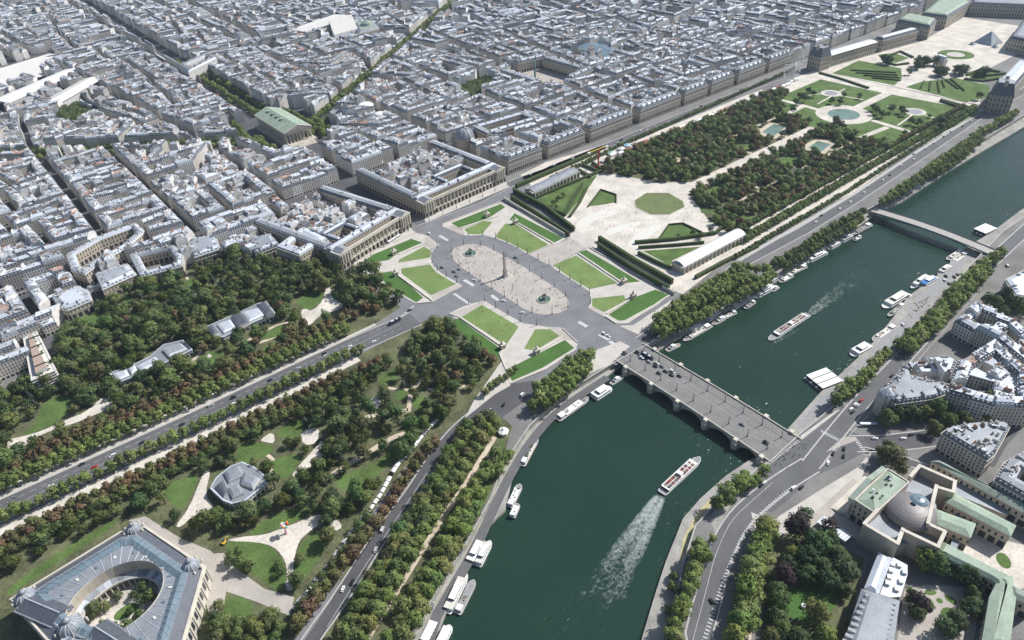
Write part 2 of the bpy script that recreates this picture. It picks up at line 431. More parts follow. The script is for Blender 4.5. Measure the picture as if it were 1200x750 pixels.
mb = MB(); mb.poly(ccw(SU+[(2700, -1600), (-500, -1600)]), 0, 'ground'); struct(mb, 'ground')
mb = MB(); mb.poly(ccw([(x, y+6) for x, y in NB]+[(x, y-6) for x, y in SB[::-1]]), WZ, 'water'); struct(mb, 'river_water')
for B, U, sgn in ((NB, NU, 1), (SB, SU, -1)):
    mb = MB(); mb.poly(ccw(B+[(x, y+sgn*.3) for x, y in U[::-1]]), QZ, 'quay_stone')
    for i in range(len(B)-1):
        mb.face([(*B[i], -9), (*B[i+1], -9), (*B[i+1], QZ), (*B[i], QZ)], 'quay_wall')
    struct(mb, 'quay')
    mb = MB(); cop = strip(U, .5, -.4)
    for i in range(len(U)-1):
        mb.face([(*U[i], QZ-.1), (*U[i+1], QZ-.1), (*U[i+1], -.02), (*U[i], -.02)], 'quay_wall')
        for A in (cop[0], cop[1]): mb.face([(*A[i], -.03), (*A[i+1], -.03), (*A[i+1], .95), (*A[i], .95)], 'quay_stone')
        mb.face([(*cop[0][i], .95), (*cop[0][i+1], .95), (*cop[1][i+1], .95), (*cop[1][i], .95)], 'kerb')
    struct(mb, 'embankment')

SHEET = [0]
def sheet(name, polys, m, z, step=None, kind='structure'):
    """flat ground cover; step: height of its kerb"""
    mb = MB()
    for k_, p in enumerate(polys):
        p = ccw(p); z += .00013 if k_ else 0
        if step: mb.ring(p, z-step, p, z, 'kerb')
        mb.poly(p, z, m)
    return struct(mb, name, kind)
def road(name, pl, w, z, m='asphalt', kerb=True, k=0):
    if k: pl = smooth(pl, k)
    A, B = strip(pl, w/2, -w/2); mb = MB()
    for i in range(len(pl)-1): mb.face([(*A[i], z), (*B[i], z), (*B[i+1], z), (*A[i+1], z)], m)
    o = struct(mb, name)
    if kerb:
        mb = MB()
        for s in (1, -1):
            P, Q_ = strip(pl, s*(w/2+1.1), s*(w/2))
            for i in range(len(pl)-1):
                q = [P[i], P[i+1], Q_[i+1], Q_[i]]
                mb.face([(x, y, z+.12) for x, y in ccw(q)], 'kerb')
                mb.face([(*Q_[i], z), (*Q_[i+1], z), (*Q_[i+1], z+.12), (*Q_[i], z+.12)], 'kerb')
        struct(mb, 'kerb')
    return o
def path(pl, w, z=.07, m='path_sand', k=2): return road('path', smooth(pl, k) if k else pl, w, z, m, kerb=False)

# -------- city floor: streets are asphalt under the blocks
sheet('street', [[(-900, 182), (160, 200), (900, 200), (1300, 700), (1500, 3800), (-1600, 3800), (-1500, 182)]], 'asphalt_dark', .02)
# -------- the square
sheet('square', [GP([(392,425),(470,380),(400,330),(396,318),(486,268),(597,214),(606,206),(640,215),(700,262),(800,320),(795,346),(742,392),(757,405),(722,428),(700,418),(690,412),(640,440),(600,452),(585,470),(540,500),(505,535),(495,525),(545,470),(587,440),(590,415),(520,370),(470,392),(405,432)])], 'cobbles', .04)
road('avenue', [(-900, 24), (-640, 14), (-480, 9), (-350, 6), (-190, 6), (-115, 2)], 25, .06, 'asphalt')
road('street', GP([(486,262),(520,250),(560,235),(606,212),(640,200)])+[(225,176),(300,176),(500,177),(700,175),(860,165),(1200,140)], 13, .06, 'asphalt')
road('avenue', smooth([(-420,-285)]+GP([(362,752),(397,705),(447,625),(482,580),(510,535),(535,503),(570,475)]), 2), 10.5, .05, 'asphalt_dark')
sheet('street', [GP([(505,540),(512,515),(545,485),(580,462),(600,450),(622,446),(640,450),(612,472),(588,490),(560,503),(535,520),(522,545)])], 'asphalt_dark', .055)
road('avenue', GP([(752,400),(790,372),(830,343),(870,308)])+[(310,-162),(416,-161),(606,-153),(805,-143),(952,-146),(1300,-150)], 13, .06, 'asphalt')
SR = GP([(812,770),(830,700),(843,650),(862,612),(890,585),(925,560),(950,545)])
road('avenue', smooth([(-300,-640)]+SR, 2), 15, .06, 'asphalt')
SR2 = GP([(950,545),(985,500),(1012,468),(1060,418),(1110,362),(1150,318),(1185,285),(1215,258)])
road('avenue', smooth(SR2, 2), 12, .06, 'asphalt')
sheet('street', [GP([(893,545),(938,507),(985,478),(1002,478),(985,500),(1012,512),(1022,526),(985,545),(950,560),(925,585),(905,600),(880,600),(875,575)])], 'asphalt', .07)
road('street', GP([(1000,520),(1035,520),(1080,515),(1140,505),(1200,470),(1260,440)]), 16, .065, 'asphalt_dark')
road('street', GP([(1012,528),(1060,540),(1120,560),(1200,600),(1260,635)]), 7, .065, 'asphalt_dark')
road('street', GP([(1158,545),(1172,520),(1190,500)]), 8, .066, 'asphalt_dark', kerb=False)
sheet('pavement', [GP([(880,600),(905,610),(960,575),(1005,548),(1022,528),(1010,560),(995,575),(975,600),(945,612),(890,640)])], 'pale_stone', .10)
sheet('pavement', [GP([(968,530),(988,512),(1003,512),(1005,516),(985,523)])], 'plaza_stone', .16, .12)
sheet('pavement', [GP([(935,513),(978,482),(985,480),(940,515)])], 'pale_stone', .12)
sheet('pavement', [GP([(843,585),(880,556),(893,548),(880,568),(862,585),(850,603),(838,625),(832,610)])], 'quay_stone', .12)
# lower quay roads and the painted quay by the water
road('street', smooth([(-330,-340)]+GP([(500,742),(530,690),(556,645),(580,592),(600,552),(625,512),(655,480),(712,442)], QZ), 2), 7.5, QZ+.03, 'asphalt', kerb=False)
sheet('street', [GP([(938,502),(958,487),(1018,432),(1060,392),(1075,372),(1098,345),(1118,322),(1140,298),(1130,296),(1104,324),(1074,348),(1062,370),(1042,388),(1012,420),(960,468),(930,503)], QZ)], 'deck_grey', QZ+.02)
sheet('quay_mural', [GP([(795,660),(801,630),(818,599),(832,585),(838,588),(822,606),(811,624),(802,655)], QZ)], 'mural_yellow', QZ+.02)
sheet('quay_mural', [GP([(833,584),(850,567),(872,552),(878,553),(856,573),(839,588)], QZ)], 'mural_blue', QZ+.02)
# -------- avenue side walks of white sand
for y0, y1 in ((20, 33), (-21, -9)):
    sheet('path', [[(-760, y0+10), (-480, y0+3), (-350, y0), (-190, y0+1), (-190, y1), (-350, y1), (-480, y1+2), (-760, y1+10)]], 'white_sand', .08)
sheet('pavement', [[(-640, 26.5), (-480, 22), (-350, 19.5), (-150, 19.5), (-150, 23.5), (-350, 23.5), (-480, 26), (-640, 31)]], 'pale_stone', .12)
# lanes on the avenue
for off in (-6.5, -.2, 6.5):
    for x, y, h in along([(-640, 14+off), (-480, 9+off), (-350, 6+off), (-130, 5+off)], 5 if off > -1 and off < 1 else 9):
        if not seen(x, y): continue
    mb = MB()
    for x, y, h in along([(-640, 14+off), (-480, 9+off), (-350, 6+off), (-130, 5+off)], 8):
        mb.box((x, y, .065), (4.5 if abs(off) > 1 else 8, .28, .012), 'paint', h)
    struct(mb, 'road_marking')
# crossings and stop lines
mb = MB()
def stripes(a, b, wid, n, ln=.5):
    a, b = Vector(a), Vector(b); h = math.atan2(b.y-a.y, b.x-a.x)
    for i in range(n):
        p = a.lerp(b, (i+.5)/n); mb.box((p.x, p.y, .085), ((b-a).length/n*ln, wid, .015), 'paint', h)
for a, b, w, n in (((515,276),(525,282),4,1),((544,328),(555,335),4,1),((532,344),(551,357),3,1),((576,346),(584,352),4,1),((678,377),(688,383),4,1),((702,392),(714,398),4,1),((714,400),(723,405),4,1),
        ((470,372),(485,358),3,9),((735,420),(762,402),3.5,12),((896,545),(935,515),4.5,16),((962,505),(985,517),3,10),((1001,513),(1014,530),3,8)):
    stripes(G(*a), G(*b), w, n, 1 if n == 1 else .5)
lm = smooth(GP([(822,760),(845,690),(858,655),(876,617),(905,590),(930,570)]), 2)
for x, y, h in along(lm, 2.6): mb.box((x, y, .085), (.9, 2.8, .015), 'paint', h)
struct(mb, 'road_marking')
mb = MB()
for pl in (smooth(GP([(812,750),(828,690),(838,650),(856,610),(880,588),(905,566)]), 2), smooth(GP([(965,545),(1000,505),(1040,462),(1100,395),(1150,338)]), 2), GP([(385,732),(430,660),(470,600),(500,555)])):
    for x, y, h in along(pl, 3): mb.box((x, y, .085), (3, .3, .015), 'paint', h)
struct(mb, 'road_marking')

# -------- islands of the square
ISL = GP([(528,297),(532,291),(542,287),(555,286),(570,289),(582,295),(612,312),(640,330),(655,340),(663,347),(667,355),(665,362),(655,367),(640,369),(625,367),(612,361),(600,353),(570,334),(540,313),(532,305)])
NW = GP([(415,308),(417,303),(433,296),(460,284),(488,273),(500,276),(515,287),(507,294),(505,303),(508,312),(517,320),(542,335),(508,353),(488,356),(455,338),(415,314)])
NE = GP([(518,262),(587,237),(607,247),(665,278),(655,285),(645,287),(619,298),(600,287),(580,279),(565,275.5),(545,276.5),(535,270),(519,266)])
GE = GP([(619.5,298.3),(645.4,287.2),(655.4,285.2),(668,279),(688,290),(672,298),(647,313)])
SE = GP([(647.5,313.5),(672.5,298.6),(688.5,290.6),(765,333),(786,345),(770,358),(735,379),(722,379),(706,370),(690,361),(693,352),(690,341)])
SW = GP([(527,367),(545,358),(567,352),(590,366),(613,379),(640,383),(657,384),(677,403),(674,411),(640,432),(598,449),(592,440),(585,415),(556,393)])
sheet('pavement', [ISL], 'plaza_stone', .16, .12)
for p in (NW, NE, SE, SW): sheet('pavement', [p], 'pale_stone', .16, .12)
sheet('pavement', [GE], 'plaza_stone', .165, .12)
sheet('pavement', [GP([(498,276.5),(515,287.3),(507,294),(497,288)]), GP([(519,266),(545,276.5),(543,270),(536,263)]), GP([(690,362),(706,370),(708,365),(694,359)]), GP([(640,383.5),(657,384.5),(674,400),(660,397),(646,387)]), GP([(507,352),(542,336),(534,333),(505,346)]), GP([(528,367),(567,353),(565,358),(541,371)])], 'plaza_stone', .19)
sheet('pavement', [GP([(662,277),(690,292),(703,284),(676,270)])], 'pale_stone', .15)
sheet('pavement', [GP([(398,330),(420,318),(486,272),(481,267),(402,321),(396,320)]), GP([(499,261),(597,219),(593,213),(497,256)]), GP([(693,412),(727,400),(738,406),(714,428),(690,438)]), GP([(726,382),(742,381),(786,352),(800,357),(762,383),(748,392)])], 'pale_stone', .13, .1)
def lawn(name, polys, m, z): return sheet(name, polys, m, z, kind='stuff')
LAWN_PX = {
 'dry': [[(467,305),(497,289),(505,294),(504,302),(467,308)],[(470,315),(504,310),(511,319),(534,333),(505,346),(471,321)],[(544,269),(567,259.5),(577,260),(565,274.5),(550,274.5)],
         [(592,262),(605,263),(643,287),(620,297),(600,286),(580,277.5)],[(648,311),(675,299.5),(724,332),(691,339),(672,328)],[(694,350),(731,346),(734,352),(708,366),(694,359)],
         [(541,371.5),(565,357.5),(608,383),(593,405)],[(614,409),(627,386),(645,386),(656,394),(627,411)]],
 'deep': [[(421,309.5),(438,298),(482,280),(495,284.5),(468,296),(455,305)],[(441,321),(461,317.5),(496,349),(488,354.5),(456,336)],[(529,261.5),(587,239),(592,243),(572,256),(538,267)],
         [(603,250),(660,279),(650,284.5),(608,262),(597,257.5)],[(678,295.5),(687,293),(750,330),(732,332)],[(713,369),(745,348),(768,339.5),(783,345.5),(766,357),(732,375.5),(725,376)],
         [(630,415),(662,398.5),(673,408),(636,431),(600,446.5),(597,441),(606,427)],[(527,376),(537,373),(587,409),(584,420),(562,410)]]}
lawn('lawn', GP_ := [GP(p) for p in LAWN_PX['dry']], 'lawn_dry', .21)
lawn('lawn', [GP(p) for p in LAWN_PX['deep']], 'lawn_deep', .20)
# stone balustrades round the sunken lawns
mb = MB()
BAL = [[(467,298.5),(497,286.5)],[(465,322),(507,353)],[(541,268),(583,254)],[(608,262.5),(648,285.5)],[(677,297),(729,332)],[(711,368),(741,350)],[(539,372.5),(589,407)],[(630,413.5),(659,396)],
       [(526,368),(539,372)],[(415,312),(456,338)],[(488,356),(508,354)],[(417,303),(488,272.5)],[(518,263),(587,236.5)],[(662,277),(606,246)],[(676,409),(640,433),(598,450)],[(735,379.5),(786,346)],[(690,290),(766,333)],[(585,414),(596,441)],[(722,379.5),(709,371)],[(659,385),(677,402)]]
for k, b in enumerate(BAL):
    mb = MB(); p = GP(b); w = 1.4 if k < 8 else .8
    for i in range(len(p)-1):
        a, c = p[i], p[i+1]
        mb.box(((a[0]+c[0])/2, (a[1]+c[1])/2, .12), (dist(a, c), w, 1.15 if k < 8 else .85), 'stone_light', math.atan2(c[1]-a[1], c[0]-a[0]))
    o = mb.build('balustrade'); tag(o, None, 'balustrade', 'stone balustrades round the square lawns'); LAB.append((o, 'pale stone balustrade' if k < 8 else 'low pale stone kerb wall', cen(p)))

# -------- royal garden east of the square
TU = GP([(610,205),(640,190),(700,172)])+[(330,160),(640,160),(830,150),(835,-120)]+GP([(1000,226),(870,290),(800,345),(768,330),(690,286)])
sheet('garden_ground', [TU], 'sand', .06)
sheet('garden_ground', [[(830, 150), (1120, 100), (1330, 120), (1330, -60), (1000, -60), (840, -125)]], 'sand', .055)
TL = {'lawn': [[(689,242),(704,222),(722,228),(722,237),(705,240)],[(753,294),(822,289),(806,300),(785,311)],[(772,281),(783,263),(800,262),(822,273),(800,279)],[(626,236),(655,222),(700,205),(690,220),(665,252),(645,243)],
  [(975,86),(1006,71),(1056,80),(1057,92),(1048,100)],[(1061,102),(1079,96),(1118,91),(1159,100),(1161,112),(1133,120)],[(903,122),(912,114),(962,93),(1025,107),(1152,131),(1122,147),(1092,161),(1052,177),(1008,163),(975,153),(946,148),(918,136)],
  [(1158,108),(1170,104),(1185,110),(1172,122)],[(858,170),(866,165),(868,170),(860,176)],[(910,187),(925,185),(930,191),(915,194)],[(1028,64),(1048,62),(1065,68),(1050,74),(1035,70)],[(1130,85),(1160,80),(1180,85),(1165,95),(1140,93)]]}
RC = (669, 0)
lawn('lawn', [GP(p) for p in TL['lawn']], 'lawn', .12)
OCT = GP([(743,235),(757,226),(784,226),(801,236),(803,243),(785,252),(762,252),(744,243)])
def pond(p, m, label, cat='pond'):
    r = thing('pond', label, cat, (*cen(p), 0))
    p = ccw(p); q = offset(p, .9); mb = MB()
    mb.ring(p, 0, p, .45, 'stone_light'); mb.hole(p, q, .45, 'stone_light'); mb.ring(q[::-1], .25, q[::-1], .45, 'stone_light'); mb.build('coping', r)
    mb = MB(); mb.poly(q, .3, m); mb.build('pond_water', r); return r
pond(OCT, 'pond', 'large octagonal garden pond with olive green water')
RC = (669, 0); pond(circle(RC, 24, 40), 'pond_blue', 'round pale green garden pond with a jet in its ring of sand')
sheet('path', [circle((741, 65), 16, 28), circle(G(1072, 131), 16, 28)], 'sand', .135)
sheet('path', [strip(GP(p), 9)[0]+strip(GP(p), 9)[1][::-1] for p in ([(910,116),(935,122),(960,129)], [(1022,141),(1055,151),(1092,162)], [(918,136),(930,130),(942,124)], [(1008,162),(1022,156),(1040,149)], [(1050,177),(1072,169),(1094,160)])]+[circle(RC, 41, 40)], 'sand', .136)
sheet('path', [strip([(690,0),(760,0),(830,0)], 15)[0]+strip([(690,0),(760,0),(830,0)], 15)[1][::-1]], 'sand', .1455)
sheet('path', [strip(GP(p), 3)[0]+strip(GP(p), 3)[1][::-1] for p in ([(958,122),(972,114),(990,104)], [(1012,117),(985,112),(960,110),(945,112)], [(1040,124),(1062,127),(1072,131),(1100,140),(1120,146)], [(1052,147),(1066,137),(1072,131)])], 'sand', .14)
pond(circle((741, 65), 11, 28), 'lead', 'small round grey pond on the lawn towards the arcaded street')
pond(circle(G(1072, 131), 11, 28), 'lead', 'small round grey pond on the lawn towards the river')
pond(GP([(892,155),(906,145),(921,149),(908,160)]), 'pond_blue', 'rectangular dark pond in the tree clearing behind the central alley')
pond(GP([(946,173),(958,165),(975,169),(962,179)]), 'pond_blue', 'rectangular dark pond in the tree clearing before the central alley')
sheet('lawn', [circle(G(1120, 64), 30, 32)], 'lawn', .13, kind='stuff'); sheet('pavement', [circle(G(1120, 64), 15, 24)], 'pale_stone', .17)
GSOIL = [[(262,118),(290,134),(420,137),(520,136),(700,134),(700,112),(640,96),(612,60),(600,10),(322,10),(292,40)], [(292,-10),(630,-10),(606,-50),(596,-113),(280,-114),(246,-108),(256,-70)]]
for p in GSOIL: sheet('garden_ground', [p], 'soil', .09)
for p in (GP([(884,156),(903,143),(925,150),(908,164)]), GP([(938,173),(957,162),(980,168),(964,183)])): sheet('path', [p], 'path_sand', .11)
sheet('path', [round_poly(GP(p), 2) for p in ([(672,265),(684,254),(702,248),(722,245),(725,251),(706,255),(694,260),(684,270)], [(732,290),(745,274),(760,266),(773,262),(776,267),(762,276),(750,290)], [(708,270),(735,262),(752,258),(750,264),(730,270),(712,277)])], 'offwhite', .10)
for p in ([[366, -112], [370, -112], [370, 126], [366, 126]], [[450, -112], [454, -112], [454, 126], [450, 126]], [[534, -112], [538, -112], [538, 126], [534, 126]], [[300, 64], [600, 64], [600, 68], [300, 68]], [[280, -68], [590, -68], [590, -64], [280, -64]]): sheet('path', [[tuple(v) for v in p]], 'path_sand', .105+p[0][0]*1e-5)
# long strips between the garden and the river
for y0, y1, m in ((-121, -117, 'path_sand'), (-139, -134.5, 'white_sand')):
    sheet('path', [[(205, y0-3), (430, y0), (830, y0), (830, y1), (430, y1), (205, y1-3)]], m, .10)
sheet('pavement', [[(205, -153.5), (430, -154.5), (620, -146), (950, -138), (950, -135), (620, -142), (430, -150), (205, -149)]], 'kerb', .12)
# -------- gardens west of the square
WG = [(-900, 70), (-460, 150), (-440, 180)]+GP([(62,440),(66,372),(165,335),(215,318),(258,304),(300,302),(345,312),(385,300),(410,322),(470,360)])+[(-150, 23), (-350, 20), (-480, 23), (-640, 28), (-900, 36)]
sheet('garden_ground', [WG], 'soil', .05)
WS = [(-900, 5), (-640, -2), (-480, -9), (-350, -12), (-150, -10)]+GP([(505,372),(527,372),(586,414),(590,440),(560,470),(535,496),(500,530),(470,575),(430,640),(390,700),(358,750)])+[(-430, -300), (-800, -420)]
sheet('garden_ground', [WS], 'soil', .05)
PROM = [(-420, -300)]+GP([(372,750),(408,700),(457,625),(490,580),(520,535),(560,500),(590,490),(600,500),(588,545),(572,585),(540,642),(516,684),(474,752)])+[(-330, -370)]
sheet('garden_ground', [PROM], 'soil', .045)
lawn('lawn', [GP([(470,748),(490,700),(520,650),(545,610),(575,560),(586,520),(592,510),(585,545),(570,585),(540,638),(515,682),(478,748)])], 'lawn', .07)
WL = [[(72,462),(88,465),(80,488),(45,505),(33,510),(25,508),(42,498),(45,482),(55,470)],[(227,427),(238,415),(255,411),(268,413),(267,420),(258,428),(247,432),(230,432)],
 [(345,355),(360,342),(380,340),(378,352),(364,364),(352,360)],[(388,342),(405,340),(405,354),(393,355)],[(305,398),(320,383),(338,378),(335,390),(315,398)],[(303,412),(320,400),(325,405),(322,410),(310,415)],
 [(85,375),(100,360),(112,358),(125,375),(128,385),(100,382)],[(140,350),(152,342),(155,358),(143,355)],[(176,335),(190,326),(192,335),(182,343)],[(150,368),(168,366),(168,374),(152,375)],
 [(277,525),(292,518),(320,520),(320,530),(300,540),(280,545)],[(323,507),(340,495),(355,490),(360,500),(345,515),(325,512)],[(316,540),(335,535),(350,530),(352,540),(340,560),(325,562)],
 [(390,563),(413,552),(437,545),(460,525),(473,517),(468,530),(452,548),(432,567),(413,577),(398,573)],[(262,635),(285,634),(310,637),(325,647),(335,665),(336,685),(325,695),(310,680),(290,670),(270,655)],
 [(290,625),(310,610),(330,600),(350,595),(372,596),(350,610),(325,620),(300,628)],[(350,640),(365,625),(382,620),(385,640),(370,660),(350,690),(345,665)],[(440,445),(455,435),(470,430),(465,445),(450,452)],[(462,458),(477,455),(477,470),(462,470)],[(482,470),(495,462),(500,475),(486,482)],
 [(193,570),(210,562),(235,555),(225,580),(213,600),(195,585)],[(5,692),(60,653),(100,629),(136,606),(139,612),(100,640),(60,664),(10,700)],[(258,702),(285,698),(300,712),(285,728),(262,720)],[(215,330),(228,324),(232,338),(222,345)]]
lawn('lawn', [round_poly(GP(p), 2) for p in WL], 'lawn', .09)
WSAND = [[(8,515),(25,512),(47,506),(80,491),(100,483),(115,470),(120,466),(140,468),(135,475),(112,486),(85,497),(47,509),(25,525),(10,531)],[(382,335),(387,335),(389,350),(402,355),(401,362),(375,369),(362,383),(356,377),(352,365),(357,361),(366,365),(379,352)],
 [(80,377),(90,358),(105,350),(98,348),(82,362)],[(170,330),(178,318),(193,314),(195,322),(180,328)],[(304,516),(320,505),(323,520),(310,518)],
 [(262,634),(282,629),(310,627),(328,620),(350,612),(372,601),(385,608),(355,628),(348,640),(343,665),(345,692),(334,692),(337,665),(330,650),(320,640),(300,635)],[(205,617),(222,595),(235,562),(243,548),(247,552),(240,580),(252,595),(245,605),(225,605),(212,618)],[(385,613),(395,608),(402,618),(392,623)],[(352,505),(375,500),(372,520),(355,522)],[(430,470),(446,462),(446,478),(432,480)],[(372,522),(378,515),(380,530),(374,540),(345,560),(342,555)]]
sheet('path', [round_poly(GP(p), 1) for p in WSAND], 'sand', .10)
for pl, w in (([(205,442),(222,432),(226,422),(236,412),(243,405)],4),([(258,430),(270,413),(285,405),(297,394),(320,383),(338,378)],4),([(300,403),(320,396),(338,385)],4),([(380,562),(418,538),(432,530),(463,510),(490,506)],5),([(478,492),(480,470),(482,458),(497,442)],4),
        ([(448,453),(462,456),(480,457)],3),([(80,377),(82,365),(90,357)],3),([(215,318),(222,331),(228,345)],3),([(315,560),(320,550),(322,540),(312,532)],3),([(400,500),(420,490),(450,485),(478,480)],4),([(500,455),(520,460),(545,452)],3),([(130,545),(150,540),(175,525),(220,520),(270,505)],4),([(0,640),(60,610),(100,590),(140,570)],4)):
    path(GP(pl), w)
path(GP([(425,757),(455,708),(467,690),(510,620),(550,560),(580,512)]), 4.2, .09)
sheet('pavement', [GP([(235,650),(262,648),(275,665),(310,690),(345,700),(340,722),(300,705),(262,692)])], 'plaza_stone', .113)
sheet('pavement', [GP([(150,610),(170,605),(235,645),(262,690),(250,720),(238,665),(165,615)])], 'plaza_stone', .11)
sheet('pavement', [GP([(215,632),(248,646),(268,676),(262,712),(246,722),(236,690),(225,655)])], 'plaza_stone', .104)
sheet('street', [GP([(555,470),(590,420),(600,430),(598,452),(580,462),(545,490)])], 'pale_stone', .062)
road('street', GP([(345,760),(385,700),(405,655),(440,603),(478,548)]), 6, .07, 'cobbles', kerb=False)
sheet('path', [GP([(62,440),(75,405),(85,415),(100,440),(80,446)])], 'cobbles', .1)
# parliament forecourt, gardens
sheet('pavement', [GP([(945,610),(1000,560),(1015,575),(1000,600),(1040,640),(1020,640),(990,625),(960,640)])], 'plaza_stone', .14)
lawn('lawn', [round_poly(GP([(923,690),(945,683),(970,690),(985,700),(970,725),(940,730),(918,722)]), 2)], 'lawn_deep', .1)
sheet('garden_ground', [GP([(890,645),(930,622),(985,640),(1012,655),(990,760),(890,760),(895,700)])], 'soil', .07)
sheet('path', [GP([(872,655),(890,640),(898,640),(890,690),(880,750),(868,750)])], 'path_sand', .09)
sheet('garden_ground', [GP([(1060,690),(1085,685),(1150,690),(1140,760),(1050,760)])], 'plaza_stone', .08)
lawn('lawn', [round_poly(GP(p), 1) for p in ([(1079,703),(1088,699),(1095,708),(1094,714),(1085,710)],[(1082,692),(1092,692),(1099,694),(1094,698),(1085,697)],[(1106,697),(1112,697),(1122,705),(1120,710),(1108,703)],[(1101,717),(1107,711),(1120,714),(1116,724),(1104,722)])]+[circle(G(1101,704), 1.9, 14)], 'lawn', .12)
sheet('path', [GP([(1110,640),(1145,625),(1205,640),(1205,690),(1165,690),(1130,655)])], 'sand', .09)
lawn('lawn', [circle(G(1176,657), 6.2, 24, 4.2, .6)], 'lawn', .13)
# ================================================================ TREES
import numpy as np
def leaf_cloud(r_, lobes, n, size, rn):
    """n folded leaf clumps spread through the volume of the lobes (cx,cy,cz,rx,rz)"""
    wts = [l[3]*l[3] for l in lobes]; V = []; F = []; NN = []; zc = sum(l[2] for l in lobes)/len(lobes)
    for k in range(n):
        cx, cy, cz, rx, rz = rn.choices(lobes, wts)[0]
        while True:
            d = Vector((rn.gauss(0, 1), rn.gauss(0, 1), rn.gauss(0, 1)+.25))
            if d.length > .1: break
        d.normalize(); t = rn.uniform(.72, 1.04) if rn.random() < .82 else rn.uniform(.2, .7)
        p = Vector((cx+d.x*rx*t, cy+d.y*rx*t, cz+d.z*rz*t))
        nrm = (d+Vector((rn.uniform(-.6, .6), rn.uniform(-.6, .6), rn.uniform(-.25, .7)))).normalized()
        u = nrm.orthogonal().normalized(); w = nrm.cross(u); a = rn.uniform(0, 2*PI)
        u, w = u*math.cos(a)+w*math.sin(a), w*math.cos(a)-u*math.sin(a)
        s = size*rn.uniform(.6, 1.25); s2 = s*rn.uniform(.55, .9)
        i = len(V); b = nrm*s*.22
        V += [p-u*s-w*s2*.5+b*-.6, p+w*s2*-.9+b*.5, p+u*s-w*s2*.3-b*.4, p+u*s*.6+w*s2*.8-b*.5, p+w*s2*.35+b, p-u*s*.8+w*s2*.7-b*.6]
        F += [(i, i+1, i+4, i+5), (i+1, i+2, i+3, i+4)]
        o = Vector((p.x, p.y, (p.z-zc)*1.1)); o = (o.normalized()*.55+d*.75+nrm*.35).normalized(); NN += [tuple(o)]*6
    return V, F, NN
def lobes_for(kind, R, H, rn):
    L = []
    if kind == 'cone':
        for k in range(7):
            t = k/6; L.append((rn.uniform(-.3, .3), rn.uniform(-.3, .3), H*(.2+.74*t), R*(1-.82*t), H*.12))
        return L
    if kind == 'tall':
        for k in range(9):
            a = rn.uniform(0, 2*PI); t = rn.random(); q = R*.5*(1-.5*abs(t-.4))
            L.append((q*math.cos(a), q*math.sin(a), H*(.38+.46*t), R*rn.uniform(.45, .62), H*rn.uniform(.13, .19)))
        return L
    L.append((0, 0, H*.52, R*.74, H*.36))
    for k in range(9):
        a = 2*PI*k/9+rn.uniform(-.4, .4); q = R*rn.uniform(.42, .66); z = H*rn.uniform(.32, .74)
        L.append((q*math.cos(a), q*math.sin(a), z, R*rn.uniform(.30, .48), H*rn.uniform(.13, .2)))
    L.append((rn.uniform(-1, 1), rn.uniform(-1, 1), H*.82, R*.4, H*.15))
    return L
def tree_proto(kind, R, H, seed, n, size):
    rn = random.Random(seed); L = lobes_for(kind, R, H, rn)
    V, F, NN = leaf_cloud(R, L, n, size, rn)
    me = bpy.data.meshes.new('crown'); me.from_pydata([tuple(v) for v in V], [], F); me.materials.append(M['leaf']); me.update(); me.polygons.foreach_set('use_smooth', [True]*len(F)); me.normals_split_custom_set_from_vertices(NN)
    t = MB(); h = H*.4; r = .028*H
    t.tube((0, 0, -.1), (rn.uniform(-.3, .3), rn.uniform(-.3, .3), h), r, 'bark', 7, r*.6)
    for k in range(4):
        cx, cy, cz, rx, rz = L[(2*k+1) % len(L)]
        t.tube((0, 0, h*.75), (cx*.8, cy*.8, cz), r*.45, 'bark', 5, r*.15)
    return (t.mesh('trunk'), me, V, F, R, H)
TK = {}
for k, (kind, R, H, n, size) in {'plane': ('round', 6.4, 15.5, 760, .72), 'park': ('round', 7.2, 15.5, 860, .76), 'chestnut': ('round', 5.4, 11.5, 620, .66), 'small': ('round', 3.3, 8, 300, .6), 'tall': ('tall', 6.2, 18.5, 720, .74), 'cone': ('cone', 4.2, 15, 460, .66)}.items():
    TK[k] = [tree_proto(kind, R, H, 100+7*i+len(k), n, size) for i in range(3)]
# leaf colours
COL = {'plane': [(0.213, 0.270, 0.080), (0.184, 0.246, 0.071), (0.230, 0.275, 0.092), (0.167, 0.226, 0.064)],
       'park': [(0.121, 0.173, 0.058), (0.139, 0.189, 0.064), (0.104, 0.154, 0.054), (0.173, 0.211, 0.070), (0.156, 0.173, 0.066)],
       'chestnut': [(.19,.145,.075), (.18,.16,.072), (.205,.135,.075), (.165,.165,.066), (.155,.17,.062)],
       'tuil': [(0.206, 0.257, 0.085), (0.176, 0.245, 0.075), (0.144, 0.206, 0.067), (0.170, 0.231, 0.074), (0.195, 0.217, 0.081), (0.122, 0.184, 0.066), (0.188, 0.253, 0.081)]}
DARK = [(0.069, 0.113, 0.043), (0.085, 0.131, 0.048)]; PURPLE = (.06,.044,.044); LIME = (.19,.22,.055); SILVER = (.095,.125,.09)
WORD = {'plane': 'fresh green plane tree', 'park': 'dark green park tree', 'chestnut': 'rust-brown chestnut tree', 'tuil': 'green clipped-garden tree', 'dark': 'deep green tree', 'purple': 'purple-leaved beech', 'lime': 'lime green tree', 'silver': 'silver green cedar', 'street': 'green street tree'}
NAME = {'plane': 'plane_tree', 'park': 'park_tree', 'chestnut': 'chestnut_tree', 'tuil': 'garden_tree', 'dark': 'park_tree', 'purple': 'beech_tree', 'lime': 'park_tree', 'silver': 'cedar_tree', 'street': 'street_tree'}
